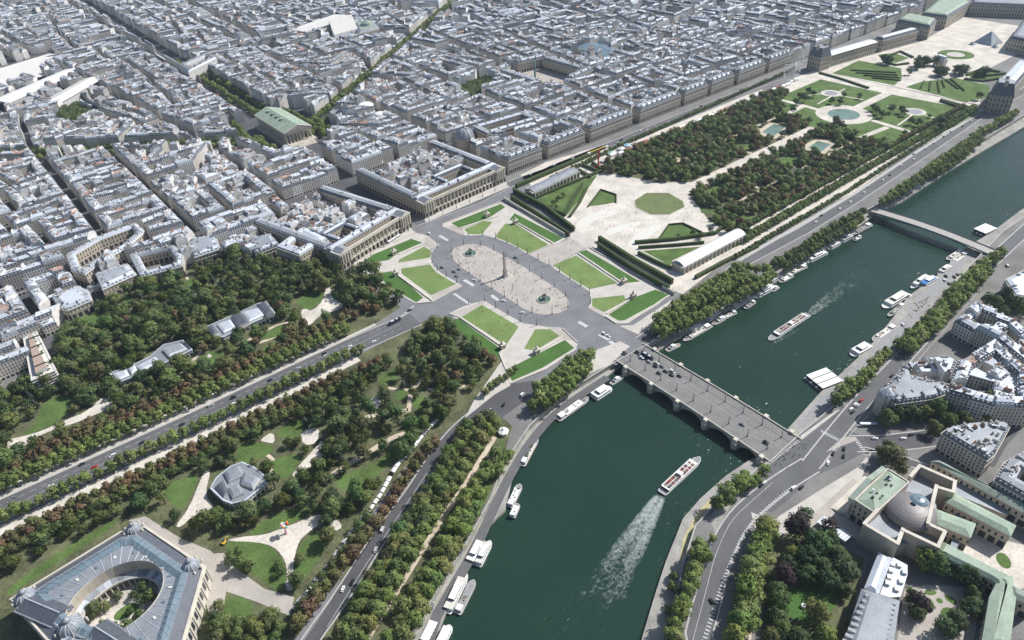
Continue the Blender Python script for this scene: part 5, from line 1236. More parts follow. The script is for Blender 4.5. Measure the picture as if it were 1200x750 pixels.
# ---- park pavilions
def pavilion(label, px, H, name='park_pavilion', kind='flat', roofs=()):
    p = ccw(GP(px, H)); r = thing(name, label, 'pavilion', (*cen(p), 0)); NOTREE.append(offset(p, -3.5))
    m = MB(); m.ring(p, 0, p, H, 'wall_white', True); m.build('wall', r)
    m = MB(); e = offset(p, -.6); m.ring(e, H-.3, e, H+.4, 'zinc_light'); q = offset(p, .5); m.hole(e, q, H+.4, 'zinc_light'); m.poly(q, H+.2, 'lead'); rf = m.build('roof', r)
    for px2, z, m_ in roofs:
        s = MB(); g = ccw(GP(px2, z)); s.ring(g, H, g, z, 'offwhite'); i = offset(g, min(2.2, area(g)**.5*.2)); s.ring(g, z, i, z+1., m_); s.poly(i, z+1., m_); s.build('roof_block', rf)
    return r
pavilion('long low zinc-roofed pavilion among trees at the left of the avenue', [(128,437),(150,431),(176,418),(192,404),(214,399),(225,410),(196,424),(160,440),(140,448)], 6, roofs=(([(132,438),(148,433),(152,440),(138,446)],7.5,'zinc_light'),([(160,429),(182,418),(188,424),(166,435)],7.6,'zinc_light'),([(190,409),(212,402),(220,409),(198,418)],8.5,'zinc'),([(150,432),(158,428),(161,434),(154,438)],7.8,'zinc_light')))
pavilion('theatre pavilion with dark slate and white glazed roofs under garden trees', [(242,383),(272,370),(302,356),(312,354),(322,367),(282,384),(262,395),(250,393)], 7, roofs=(([(270,371),(282,366),(292,378),(279,385)],10,'slate'),([(284,366),(303,360),(310,369),(292,377)],9.5,'zinc_light'),([(300,357),(311,353),(321,366),(312,369)],11,'slate'),([(254,380),(270,374),(277,384),(262,390)],8.5,'zinc_light'),([(241,384),(249,380),(256,390),(250,394)],8.5,'slate')))
pavilion('round-fronted restaurant pavilion with pale jumbled roof and white terrace', [(247,572),(254,560),(270,547),(283,542),(298,548),(310,558),(312,566),(288,586),(272,590),(262,586)], 7, roofs=(([(262,553),(280,545),(288,556),(268,565)],9,'lead'),([(286,552),(304,560),(296,572),(282,566)],9.5,'lead'),([(252,570),(262,562),(268,578),(262,582)],8.5,'slate'),([(266,572),(280,567),(286,578),(272,584)],8.8,'lead')))
pavilion('small dark-roofed kiosk by the round lawn with a statue', [(236,427),(242,424),(246,430),(240,433)], 3.5) if False else None
# ---- palace with the oval court (lower left)
def oval_palace():
    r = thing('museum_palace', 'trapezoid museum palace with glass roofs, corner domes and half-round garden court', 'palace', (-437, -140, 0))
    O = [(-492, -99), (-421, -91), (-405, -98), (-384, -161), (-420, -230), (-478, -149)]; O = ccw(O)
    O = [(-384, -161), (-405, -99), (-420, -92), (-491, -100), (-478, -149), (-430, -232)]; O = ccw(O)
    cx, cy = -437, -146; NOTREE.append(offset(O, -4)); H = 15.5
    ang = lambda p: math.atan2(p[1]-cy, p[0]-cx)
    n = len(O); W = MB(); W.ring(O, 0, O, H, 'stone_light'); W.build('wall', r)
    m = MB(); e = offset(O, -.7); m.ring(e, H-.8, e, H+.1, 'stone_light'); i1 = offset(O, 1.2); m.ring(O, H+.1, O, H+1.1, 'stone_light'); m.hole(O, i1, H+1.1, 'stone_light'); m.ring(i1[::-1], H, i1[::-1], H+1.1, 'stone_light'); m.hole(e, O, H+.1, 'stone_light'); m.build('balustrade', r)
    a1, a2, a3, a4 = offset(O, 1.3), offset(O, 8.), offset(O, 9.), offset(O, 16)
    m = MB(); m.ring(a1, H, a2, H+3.2, 'slate'); m.ring(a2, H+3.2, a3, H+3.2, 'lead'); rf = m.build('roof', r)
    m = MB(); m.ring(a3, H+3.2, offset(O, 12.5), H+4.6, 'glass_roof'); m.ring(offset(O, 12.5), H+4.6, a4, H+3, 'glass_roof')
    for i in range(n):
        a, b = a3[i], a3[(i+1) % n]; c, d = a4[i], a4[(i+1) % n]; k = max(2, int(dist(a, b)/5))
        for t in range(k+1):
            f = t/k; p0 = (a[0]+(b[0]-a[0])*f, a[1]+(b[1]-a[1])*f); p1 = (c[0]+(d[0]-c[0])*f, c[1]+(d[1]-c[1])*f); pm = ((p0[0]+p1[0])/2, (p0[1]+p1[1])/2)
            m.tube((*p0, H+3.3), (*pm, H+4.7), .22, 'lead', 4); m.tube((*pm, H+4.7), (*p1, H+3.1), .22, 'lead', 4)
    m.build('glass_roof', r)
    # court: half-round peristyle
    N = 40; R0, R1, R2 = 33, 25, 21; D = []
    def oval(R, k): a = 2*PI*k/N; return (cx+R*math.cos(a)*.98, cy-2+R*math.sin(a)*.86)
    inner = offset(O, 16)
    ov = [oval(R0, k) for k in range(N)]
    m = MB(); 
    # flat roof between glass wing and the court
    for k in range(N):
        A0, A1 = 2*PI*k/N, 2*PI*(k+1)/N
        def hit(A):
            best = None
            for i in range(n):
                a, b = inner[i], inner[(i+1) % n]; dx, dy = math.cos(A)*.98, math.sin(A)*.86; ex, ey = b[0]-a[0], b[1]-a[1]; det = dx*-ey+dy*ex
                if abs(det) < 1e-6: continue
                t = ((a[0]-cx)*-ey+(a[1]-cy+2)*ex)/det; u = (dx*(a[1]-cy+2)-dy*(a[0]-cx))/det
                if t > 0 and -.001 <= u <= 1.001 and (best is None or t < best): best = t
            return best or R0
        h0, h1 = max(31, hit(A0)), max(31, hit(A1)); h0 += 4; h1 += 4; P0 = (cx+h0*math.cos(A0)*.98, cy-2+h0*math.sin(A0)*.86); P1 = (cx+h1*math.cos(A1)*.98, cy-2+h1*math.sin(A1)*.86)
        q0, q1 = oval(30, k), oval(30, k+1)
        m.face([(*q0, H+2.6), (*P0, H+2.9), (*P1, H+2.9), (*q1, H+2.6)], 'lead'); 
        m.face([(*oval(30, k+1), 9), (*oval(30, k), 9), (*q0, H+2.6), (*q1, H+2.6)], 'stone')
        m.tube((*q0, H+2.75), (*P0, H+3.05), .2, 'zinc_light', 4)
        mid = ((q0[0]+P1[0])/2, (q0[1]+P1[1])/2)
        if k % 2 == 0: m.box((*mid, H+2.75), (2.4, 1.4, .5), 'glass_roof' if k % 4 else 'offwhite', A0)
        m.face([(*oval(30.2, k), H+2.5), (*oval(30.2, k+1), H+2.5), (*oval(30.2, k+1), H+3.6), (*oval(30.2, k), H+3.6)], 'stone_light')
    m.build('inner_wall', r)
    m = MB()
    for k in range(N):
        m.face([(*oval(30, k), 9.6), (*oval(30, k+1), 9.6), (*oval(24., k+1), 8.2), (*oval(24., k), 8.2)][::-1], 'zinc'); m.face([(*oval(23.9, k+1), 7.2), (*oval(23.9, k), 7.2), (*oval(23.9, k), 8.6), (*oval(23.9, k+1), 8.6)], 'stone_light'); m.face([(*oval(23.9, k), 8.6), (*oval(24.7, k), 8.6), (*oval(24.7, k+1), 8.6), (*oval(23.9, k+1), 8.6)][::-1], 'stone_light')
        m.face([(*oval(29.5, k+1), 0), (*oval(29.5, k), 0), (*oval(29.5, k), 9), (*oval(29.5, k+1), 9)], 'stone')
    m.build('peristyle_roof', r)
    for k in range(0, N):
        c = MB(); c.lathe(oval(24.4, k+.5), [(.5, 0), (.42, 7.2)], 'stone_light', 6); c.build('column', r)
    m = MB(); m.poly([oval(29.4, k) for k in range(N)], .2, 'sand'); m.build('court_floor', r)
    # corner domes and main pavilion
    for x, y, R in ((-412, -98, 5.), (-391, -156, 5.6), (-482, -108, 6.6), (-464, -150, 7.6)):
        m = MB(); m.lathe((x, y), [(R, 14), (R, H+2), (R*.96, H+2.2)]+[(R*.94*math.cos(t*PI/16), H+2.2+R*.85*math.sin(t*PI/16)) for t in range(1, 7)]+[(R*.3, H+2.2+R*.82), (R*.28, H+4+R*.82), (.05, H+5.6+R*.82)], 'lead', 24)
        for k in range(12):
            a = 2*PI*k/12
            for t in range(6): m.tube((x+R*.97*math.cos(t*PI/16)*math.cos(a), y+R*.97*math.cos(t*PI/16)*math.sin(a), H+2.2+R*.87*math.sin(t*PI/16)), (x+R*.97*math.cos((t+1)*PI/16)*math.cos(a), y+R*.97*math.cos((t+1)*PI/16)*math.sin(a), H+2.2+R*.87*math.sin((t+1)*PI/16)), .2, 'zinc_light', 4)
        m.build('dome', r)
        m = MB(); 
        for k in range(8): m = MB(); a = 2*PI*k/8; m.lathe((x+(R+1.4)*math.cos(a), y+(R+1.4)*math.sin(a)), [(.8, H), (.7, H+2), (.9, H+2.4), (.1, H+4)], 'stone_light', 8); m.build('finial', r)
    # dark main range roof
    for (a, b) in (((-486, -112), (-470, -140)), ((-455, -165), (-440, -200))):
        L = dist(a, b); h = math.atan2(b[1]-a[1], b[0]-a[0]); m = MB(); m.gable(((a[0]+b[0])/2+3, (a[1]+b[1])/2+2, H+2.5), (L, 15, 4), 'slate', h); m.box(((a[0]+b[0])/2+3, (a[1]+b[1])/2+2, H+.5), (L+1.5, 16.5, 2), 'lead', h); m.tube((a[0]+3, a[1]+2, H+6.5), (b[0]+3, b[1]+2, H+6.5), .5, 'zinc_light', 4); m.build('hall_roof', r)
    # tall windows and pilasters of the river side
    for i in range(n):
        a, b = O[i], O[(i+1) % n]; L = dist(a, b); h = math.atan2(b[1]-a[1], b[0]-a[0]); k = int(L/7)
        if k < 2: continue
        for t in range(k):
            f = (t+.5)/k; x, y = a[0]+(b[0]-a[0])*f+math.sin(h)*.05, a[1]+(b[1]-a[1])*f-math.cos(h)*.05
            wn = MB(); wn.box((x, y, 6), (2.8, .3, 6.), 'glass', h); wn.box((x, y, 12), (2., .3, .8), 'glass', h); wn.build('window', r)
        for t in range(k+1):
            pl = MB(); f = t/k; x, y = a[0]+(b[0]-a[0])*f+math.sin(h)*.3, a[1]+(b[1]-a[1])*f-math.cos(h)*.3; pl.box((x, y, 0), (1.4, .9, H-.8), 'stone_light', h); pl.build('pilaster', r)
    sheet('lawn', [circle((-436, -146), 8, 14, 5)], 'lawn', .3, kind='stuff')
    for x, y, s in ((-452,-136,.9),(-420,-150,.8),(-422,-138,.7),(-452,-158,.7),(-446,-136,.7),(-437,-134,.65),(-428,-140,.6),(-425,-148,.65),(-430,-158,.7),(-438,-160,.75),(-445,-156,.6),(-434,-150,.5),(-450,-148,.5)): T(x, y, rnd.choice(('park', 'dark')), 'park', s*.9)
oval_palace()
# ---- far palaces
def range_(label, a, b, w, H, roof='slate', rh=6, wall='wall_louvre', name='palace_range', pav=True, top='zinc', group='ranges of the great far palace'):
    p = bar(a, b, w); r = thing(name, label, 'palace', (*cen(p), 0), group); p = ccw(p); SPECIAL.append(offset(p, -4)); NOTREE.append(offset(p, -4))
    m = MB(); m.ring(p, 0, p, H, wall, True); m.build('wall', r)
    m = MB(); e = offset(p, -.6); m.ring(e, H-.8, e, H+.3, 'stone_light'); m.hole(e, p, H+.3, 'stone_light'); m.build('cornice', r)
    m = MB(); q = offset(p, 3.); m.ring(p, H+.1, q, H+rh, roof); i = offset(q, w*.28); m.ring(q, H+rh, i, H+rh+1.6, top); m.poly(i, H+rh+1.6, top); m.build('roof', r)
    return r
def pavilion_tower(label, c, s, H, rh, rot, group='pavilions of the great far palace'):
    r = thing('palace_pavilion', label, 'palace', (*c, 0), group); m = MB(); cs, sn = math.cos(rot), math.sin(rot)
    p = [(c[0]+(u*cs-v*sn)*s/2, c[1]+(u*sn+v*cs)*s/2) for u, v in ((-1, -1), (1, -1), (1, 1), (-1, 1))]; SPECIAL.append(offset(p, -3))
    m.ring(p, 0, p, H, 'wall_louvre', True); m.build('wall', r); m = MB(); q = offset(p, s*.16); m.ring(p, H, q, H+rh, 'slate'); m.poly(q, H+rh, 'lead'); 
    for u in (-1, 1): m.box((c[0]+cs*u*s*.36, c[1]+sn*u*s*.36, H), (1.6, 5, rh+4), 'stone', rot)
    m.build('roof', r)
range_('long rear wing of the great palace along the arcaded street, white-roofed', (850, 142), (985, 124), 20, 21, 'zinc_light', 2.5, top='zinc_light'); pavilion_tower('dark-roofed end pavilion of the palace wing by the street', (840, 152), 27, 24, 15, -.12)
range_('palace wing under scaffold beyond the white-roofed wing', (1000, 122), (1100, 106), 18, 20, 'slate', 5); range_('near palace block with green glass roof before the pyramid court', (1092, 88), (1120, 142), 62, 23, 'slate', 4, top='glass_roof') if False else None
def far_block(label, px, z, H, top, rh=4):
    p = ccw(GP(px, z)); r = thing('palace_block', label, 'palace', (*cen(p), 0), 'blocks of the great far palace'); SPECIAL.append(offset(p, -4)); NOTREE.append(offset(p, -3))
    m = MB(); m.ring(p, 0, p, H, 'wall_louvre', True); m.build('wall', r); m = MB(); q = offset(p, 4); m.ring(p, H, q, H+rh, 'slate'); m.poly(q, H+rh, 'lead'); i = offset(q, 5)
    if okpoly(q, i, 20): m.ring(q, H+rh+.05, i, H+rh+2, top); m.poly(i, H+rh+2, top)
    m.build('roof', r)
far_block('palace block with pale green glass roof left of the pyramid court', [(1051,25),(1090,33),(1098,24),(1062,17)], 22, 22, 'copper')
far_block('long palace range with green glass roof behind the pyramid court', [(1079,17),(1110,21),(1138,4),(1105,-4)], 22, 22, 'copper')
far_block('wide shaded palace front closing the pyramid court', [(1138,5),(1210,8),(1215,-6),(1142,-10)], 22, 22, 'lead')
far_block('dark palace wing cut by the right edge beside the pyramid court', [(1183,45),(1215,52),(1225,20),(1200,22)], 22, 22, 'lead')
pavilion_tower('tall dark-roofed pavilion at the river end of the palace gardens', G(1168, 129, 0), 30, 27, 17, .35); range_('palace wing running from the river pavilion to the right edge', G(1172, 132, 0), (1010, -128), 24, 22, 'slate', 6, top='zinc_light')
# ---- pyramid and arch
pc = G(1158, 50, 0); r = thing('glass_pyramid', 'glass pyramid in the pale palace court', 'pyramid', (*pc, 0)); m = MB(); q = circle(pc, 25, 4, rot=.6)
for i in range(4): m.face([(*q[i], .1), (*q[(i+1) % 4], .1), (*pc, 21)], 'pyramid_glass')
m.build('glazing', r); m = MB()
for i in range(4):
    m.tube((*q[i], .1), (*pc, 21), .3, 'steel_white', 4)
    for t in (.25, .5, .75):
        a = [q[k][0]+(pc[0]-q[k][0])*t for k in (i, (i+1) % 4)]; b = [q[k][1]+(pc[1]-q[k][1])*t for k in (i, (i+1) % 4)]; m.tube((a[0], b[0], .1+21*t), (a[1], b[1], .1+21*t), .16, 'steel_white', 4)
m.build('frame', r)
for lb, dx, dy in (('small glass pyramid left of the large one', -30, 16), ('small glass pyramid before the large one', -24, -22), ('small glass pyramid right of the large one', 20, -30)):
    m = MB(); q = circle((pc[0]+dx, pc[1]+dy), 7, 4, rot=.6)
    for i in range(4): m.face([(*q[i], .1), (*q[(i+1) % 4], .1), (pc[0]+dx, pc[1]+dy, 6)], 'pyramid_glass')
    tag(m.build('glass_pyramid'), lb, 'pyramid', 'small glass pyramids')
ac = G(1101, 77, 0); r = thing('triumphal_arch', 'triumphal arch under pale sheeting between the garden and the palace court', 'arch', (*ac, 0)); h = math.atan2(.33, -1)+PI/2
m = MB(); ux, uy = math.cos(h), math.sin(h)
for t in (-8.2, -3, 3, 8.2): m.box((ac[0]+ux*t, ac[1]+uy*t, 0), (2.6, 8, 9), 'stone_light', h)
m.box((*ac, 9), (20, 8, 4), 'stone_light', h); m.build('arch_body', r); m = MB(); m.box((*ac, 13), (16, 6, 4.5), 'zinc_light', h); m.build('attic', r)
# ---- station hall, opera, market halls and department stores far back
def hall(label, px, z, H, m_, name='long_hall', rise=4):
    p = ccw(GP(px, z)); r = thing(name, label, 'hall', (*cen(p), 0)); SPECIAL.append(offset(p, -6)); m = MB(); m.ring(p, 0, p, H, 'wall_white', True); m.build('wall', r)
    u = longest(p); L, w = extent(p, u), extent(p, (-u[1], u[0])); m = MB(); m.gable((*cen(p), H), (L, w, rise), m_, math.atan2(u[1], u[0]), 'plaster'); m.build('roof', r)
hall('long white-roofed station hall at the left edge', [(2,112),(78,80),(88,86),(10,120)], 16, 15, 'white_paint'); hall('second pale station building behind the white-roofed hall', [(60,112),(100,92),(108,98),(70,120)], 18, 17, 'plaster')
hall('glass market hall far behind the column square', [(676,55),(700,48),(732,58),(712,66)], 15, 13, 'glass_roof'); block('department_store', 'large department store with pale ridged roof, far upper left', GP([(210,77),(244,62),(254,68),(221,85)], 26), 26, 14, 'zinc', 'lead', 'wall_white', 3, 2, 0, 16, clutter=50)
hall('long pale department store near the top edge', [(354,30),(392,17),(396,24),(360,38)], 24, 24, 'plaster', rise=2); block('office_block', 'long office slab beside the pale department store near the top edge', GP([(300,38),(340,30),(344,38),(306,46)], 26), 26, 12, 'slate', 'zinc', 'wall_white', 3, 2, 0, 16, clutter=40)
r = thing('opera_house', 'opera house under white works sheeting with green roof, far back', 'opera', (*G(408, 34, 20), 0)); p = ccw(GP([(385,24),(412,18),(420,34),(392,42)], 24)); SPECIAL.append(offset(p, -6)); m = MB(); m.prism(p, 0, 26, 'white_paint', 'offwhite'); m.build('sheeted_front', r)
p = ccw(GP([(414,28),(440,24),(445,34),(420,40)], 24)); SPECIAL.append(offset(p, -6)); m = MB(); m.ring(p, 0, p, 24, 'wall_palace', True); q = offset(p, 8); m.ring(p, 24, q, 28, 'lead'); m.poly(q, 28, 'copper_dull'); m.build('auditorium', r); c = cen(p); m = MB(); m.lathe(c, [(14, 27), (12, 33), (6, 37), (.5, 39)], 'copper_dull', 20); m.build('dome', r)
# railway ground
sheet('railway', [GP([(-60,135),(0,112),(62,84),(85,70),(60,62),(0,80),(-60,100)])], 'plaster', .05)
# white-roofed cinema and shop roofs by the boulevard
for k, (x, y, R) in enumerate(((428, 121, 13), (445, 132, 10))):
    c = G(x, y, 20); r = thing('round_hall', ('larger' if k == 0 else 'smaller')+' white round roof beside the tree-lined boulevard', 'building', (*c, 0)); SPECIAL.append(circle(c, R, 10)); m = MB(); m.lathe(c, [(R, 0), (R, 17)], 'wall_white', 20); m.build('wall', r); m = MB(); m.lathe(c, [(R+.3, 17), (R*.8, 19.5), (R*.3, 20.6)], 'white_paint', 24); m.build('roof', r)
# ================================================================ TREES, second part: scattered ones and planting
def nw_tree(x, y):
    d = y-(6+(14 if x < -480 else 0)); r = rnd.random()
    if d < 58 and r < .38: T(x, y, 'chestnut', s=rnd.uniform(.85, 1.15))
    elif r < .07: T(x, y, 'chestnut', s=rnd.uniform(.9, 1.2))
    elif r < .30: T(x, y, 'plane', 'park', rnd.uniform(.7, 1.05), col=(.085, .12, .028))
    elif r < .35: T(x, y, 'silver', s=rnd.uniform(.7, 1.))
    elif r < .48: T(x, y, 'dark', s=rnd.uniform(.8, 1.15))
    else: T(x, y, 'park', rnd.choice(('park', 'park', 'tall')), rnd.uniform(.6, 1.4))
ZN = GP([(-60,560),(-60,470),(30,455),(62,437),(75,385),(110,362),(160,345),(215,322),(255,305),(300,303),(330,316),(382,302),(398,318),(414,330),(442,322),(470,350),(466,362)])+[(-178, 51), (-350, 51), (-480, 54), (-640, 58)]
scatter(ZN, 11.2, nw_tree)
ZS = [(-640, -44), (-480, -48), (-350, -52), (-165, -50)]+GP([(508,378),(528,380),(576,418),(580,430),(556,458),(528,487),(498,508),(470,540),(440,578),(400,630),(370,675),(340,690),(335,640),(250,625),(180,602),(152,604),(104,626),(50,656),(0,690),(-60,730),(-60,690)])
def sw_tree(x, y):
    r = rnd.random()
    if r < .06 or (y < -20 and x > -150 and r < .35): T(x, y, 'chestnut', s=rnd.uniform(.85, 1.15))
    elif r < .42: T(x, y, 'plane', 'park', rnd.uniform(.6, .95), col=(.088, .118, .03))
    elif r < .52: T(x, y, 'dark', s=rnd.uniform(.7, 1.05))
    elif r < .56: T(x, y, 'silver', s=rnd.uniform(.6, .9))
    else: T(x, y, 'park', rnd.choice(('park', 'tall')), rnd.uniform(.5, 1.35))
scatter(ZS, 11.4, sw_tree)
scatter(GP([(250,745),(262,705),(300,715),(330,735),(330,760),(250,760)]), 7., lambda x, y: T(x, y, 'park', s=rnd.uniform(.7, 1.)))
for x, y, s in ((270,655,.75),(283,662,.85),(278,645,.5),(291,664,.7),(328,668,.6),(325,660,.5),(350,655,.6)): T1(x, y, 'park', s, zc=5)
# courtyard of the oval palace is planted with its building; royal garden groves
def tuil(x, y):
    if abs(y) < 11: return
    r = rnd.random()
    if r < .07 or any(abs(x-a_) < 3.6 for a_ in (368, 452, 536, 604)) or abs(abs(y)-66) < 3.6: return
    T(x, y, 'dark' if r < .16 else 'chestnut' if r < .46 else 'tuil', 'park' if r > .8 or r < .2 else 'chestnut', rnd.uniform(.62, 1.25)*(.8 if r > .8 or r < .2 else 1), col=None)
for p in GSOIL:
    q = ccw(p)
    CL = [circle(G(*c), r*1.5, 8, r*1.0) for c, r in (((808,198),9),((872,172),13),((922,189),13),((842,222),11),((765,192),8),((872,258),10),((898,222),8),((1000,196),7),((830,246),8))]; BK = CL+[GP([(882,157),(903,140),(927,149),(908,166)]), GP([(936,174),(957,160),(983,168),(964,185)])]+[GP(l) for l in TL['lawn'][18:20]]
    NOTREE += BK; [lawn('lawn', [c_], 'lawn', .115+.0007*k_+p[0][0]*1e-6) for k_, c_ in enumerate(CL) if inside(cen(c_), q)]; scatter(q, 8.8, tuil, .34, clear=False)
for x, y, s in ((1085,73,1.25),(1075,77,1.1),(1066,83,.9),(1100,85,1.1),(1109,82,.9),(1120,82,.8),(1130,84,.7),(1148,112,.95),(1057,128,.9),(1060,131,.8),(1068,141,.9),(1077,143,.9),(1104,142,1.),(1110,139,.9),(1103,148,.9),(1024,125,.9),(1028,129,1.),(1034,133,.9),(1045,127,1.),(949,104,.7),(954,109,.8),(943,115,1.),(938,112,.9),(933,118,.8),(975,117,.8),(985,118,.8),(990,109,.6),(1008,111,.7),(962,148,1.),(1061,153,.6),(1038,164,.7),(1022,178,.7),(895,128,1.1),(900,136,1.1),(930,128,.8),(935,140,.8),(947,104,.6),(1090,133,.5)): T1(x, y, 'dark', s)
row([(620,228),(650,205),(690,188),(720,172),(760,155),(800,137),(840,120),(880,102),(930,80)], 6.2, 'tuil', zc=4, s=.62, jit=.3)
for cx, cy, n_, r_ in ((1079,75,9,9),(1088,71,6,7),(1100,85,6,7),(1128,83,6,8),(1150,86,4,6),(1038,70,4,6)):
    for k in range(n_): T1(cx+rnd.uniform(-r_, r_), cy+rnd.uniform(-r_, r_)*.35, 'dark', rnd.uniform(.9, 1.3))
# streets with trees
TS = []
for a, b, w_ in (((20, 545), (727, 1118), 11), ((20, 700), (24, 1150), 10), ((-36, 570), (-371, 832), 9.5)):
    L = dist(a, b); nx, ny = -(b[1]-a[1])/L, (b[0]-a[0])/L
    for sg in (-1, 1): TS.append([(a[0]+nx*w_*sg, a[1]+ny*w_*sg), (b[0]+nx*w_*sg, b[1]+ny*w_*sg)])
for pl in TS+[[(-35,525),(-48,600),(-40,690)], [(-45,560),(-58,640)], [(48,520),(54,600),(50,690)], [(60,525),(66,600)], [(75,480),(90,520)], [(-30,500),(-36,450)]]:
    row(pl, 10.5, 'dark' if False else 'street', world=True, s=1.15, jit=2.5)
scatter(GP([(73,135),(95,128),(108,138),(92,150),(75,148)]), 8, lambda x, y: T(x, y, 'park', s=1.2), clear=False)
scatter(GP([(538,108),(575,95),(582,108),(548,122)]), 8, lambda x, y: T(x, y, 'park', s=1.1), clear=False)
for x, y in ((10,205),(25,215),(35,210),(48,200),(60,150),(48,142),(20,230),(268,118),(552,35),(230,60),(240,88)): T1(x, y, 'park', 1.1, zc=10)

# ------- planting: the trees that show largest stand as things of their own, the rest as one mass
def tsize(t):
    x, y, w = PX(t[0], t[1], t[2]+8)
    if not (0 < x < 1200 and 0 < y < 750): return 0
    return TK[t[4]][0][4]*t[5]/w
TREES.sort(key=tsize, reverse=True)
NIND = 296
for t in TREES[:NIND]:
    x, y, z, sp, kind, s, col = t
    pr = rnd.choice(TK[kind]); k = 1+rnd.uniform(-.12, .12)
    c = tuple(v*rnd.uniform(.88, 1.12) for v in col)
    o = place(NAME[sp], [('trunk', pr[0]), ('crown', pr[1])], (x, y, z), rnd.uniform(0, 2*PI), (s*k, s*k, s*rnd.uniform(.9, 1.1)), c, None, 'tree', GROUP[sp])
    LAB.append((o, WORD[sp], (x, y)))
def tree_mass(name, trees):
    VV = []; FF = []; CC = []; NL = []; n0 = 0; protos = {}
    for k in TK: protos[k] = []
    for kind, (R, H) in {'plane': (6.4, 15.5), 'park': (7.2, 15.5), 'chestnut': (5.4, 11.5), 'small': (3.3, 8), 'tall': (6.2, 18.5), 'cone': (4.2, 15)}.items():
        for i in range(3):
            rn = random.Random(i*31+len(kind)); L = lobes_for('cone' if kind == 'cone' else 'tall' if kind == 'tall' else 'round', R, H, rn)
            V, F, NN = leaf_cloud(R, L, 300, 1.02, rn)
            V = [tuple(v) for v in V]; n = len(V); F = list(F); c = [1]*n; NN = NN+[(0, 0, 1)]*8
            r = .03*H
            V += [(-r, -r, 0), (r, -r, 0), (r, r, 0), (-r, r, 0), (-r*.6, -r*.6, H*.55), (r*.6, -r*.6, H*.55), (r*.6, r*.6, H*.55), (-r*.6, r*.6, H*.55)]; c += [0]*8
            F += [(n+i, n+(i+1) % 4, n+4+(i+1) % 4, n+4+i) for i in range(4)]
            protos[kind].append((np.array(V), np.array(F), np.array(c), np.array(NN)))
    for x, y, z, sp, kind, s, col in trees:
        V, F, c, NN = rnd.choice(protos[kind]); a = rnd.uniform(0, 2*PI); cs, sn = math.cos(a), math.sin(a)
        W = np.empty_like(V); W[:, 0] = (V[:, 0]*cs-V[:, 1]*sn)*s+x; W[:, 1] = (V[:, 0]*sn+V[:, 1]*cs)*s+y; W[:, 2] = V[:, 2]*s+z
        cc = np.where(c[:, None] == 1, np.array(col)[None]*rnd.uniform(.85, 1.15), np.array((.1, .08, .06))[None])
        Nw = NN.copy(); Nw[:, 0] = NN[:, 0]*cs-NN[:, 1]*sn; Nw[:, 1] = NN[:, 0]*sn+NN[:, 1]*cs; NL.append(Nw)
        VV.append(W); FF.append(F+n0); CC.append(cc); n0 += len(V)
    V = np.concatenate(VV); F = np.concatenate(FF); Cc = np.concatenate(CC)
    me = bpy.data.meshes.new(name); me.vertices.add(len(V)); me.vertices.foreach_set('co', V.ravel())
    me.loops.add(F.size); me.loops.foreach_set('vertex_index', F.ravel()); me.polygons.add(len(F))
    me.polygons.foreach_set('loop_start', np.arange(0, F.size, 4)); me.update(calc_edges=True)
    at = me.attributes.new('tint', 'FLOAT_COLOR', 'POINT'); at.data.foreach_set('color', np.concatenate([Cc, np.ones((len(Cc), 1))], 1).ravel().astype(np.float32))
    me.materials.append(M['leaf_mass']); me.polygons.foreach_set('use_smooth', np.ones(len(F), dtype=bool)); me.normals_split_custom_set_from_vertices(np.concatenate(NL))
    o = bpy.data.objects.new(name, me); C.objects.link(o); return o
print('TREES', len(TREES))
o = tree_mass('woodland', TREES[NIND:]); tag(o, 'mass of further green and rust-brown trees filling gardens and boulevards', 'trees', kind='stuff')

# ------- clipped hedges
def hedge(pl, w, h, label, px=True, name='clipped_hedge', col=(.05, .085, .024), z=0.):
    pl = GP(pl, h/2) if px else pl
    A, B = strip(pl, w/2, -w/2); p = A+B[::-1]; mb = MB()
    n = len(pl)
    for i in range(n-1):
        q = ccw([A[i], A[i+1], B[i+1], B[i]]); mb.prism(q, z, z+h, 'hedge', 'hedge')
    rn = random.Random(int(abs(pl[0][0]*7)))
    for i in range(n-1):
        L = dist(pl[i], pl[i+1]); m = int(min(420, L*(w+h)*.5)); d = Vector((pl[i+1][0]-pl[i][0], pl[i+1][1]-pl[i][1], 0)).normalized(); nn = Vector((-d.y, d.x, 0))
        for k in range(m):
            t = rn.random(); side = rn.random()
            if side < .5: off, zz = rn.uniform(-w/2, w/2), h
            else: off, zz = rn.choice((-w/2, w/2)), rn.uniform(.2, h)
            c = Vector((pl[i][0], pl[i][1], z))+d*L*t+nn*off+Vector((0, 0, zz)); s = rn.uniform(.3, .65)
            u = Vector((rn.uniform(-1, 1), rn.uniform(-1, 1), rn.uniform(-1, 1))).normalized(); v = u.orthogonal().normalized()
            mb.face([tuple(c-u*s), tuple(c+v*s*.7), tuple(c+u*s), tuple(c-v*s*.7)], 'hedge_leaf')
    o = mb.build(name); tag(o, label, 'hedge', 'clipped hedges of the royal garden'); return o
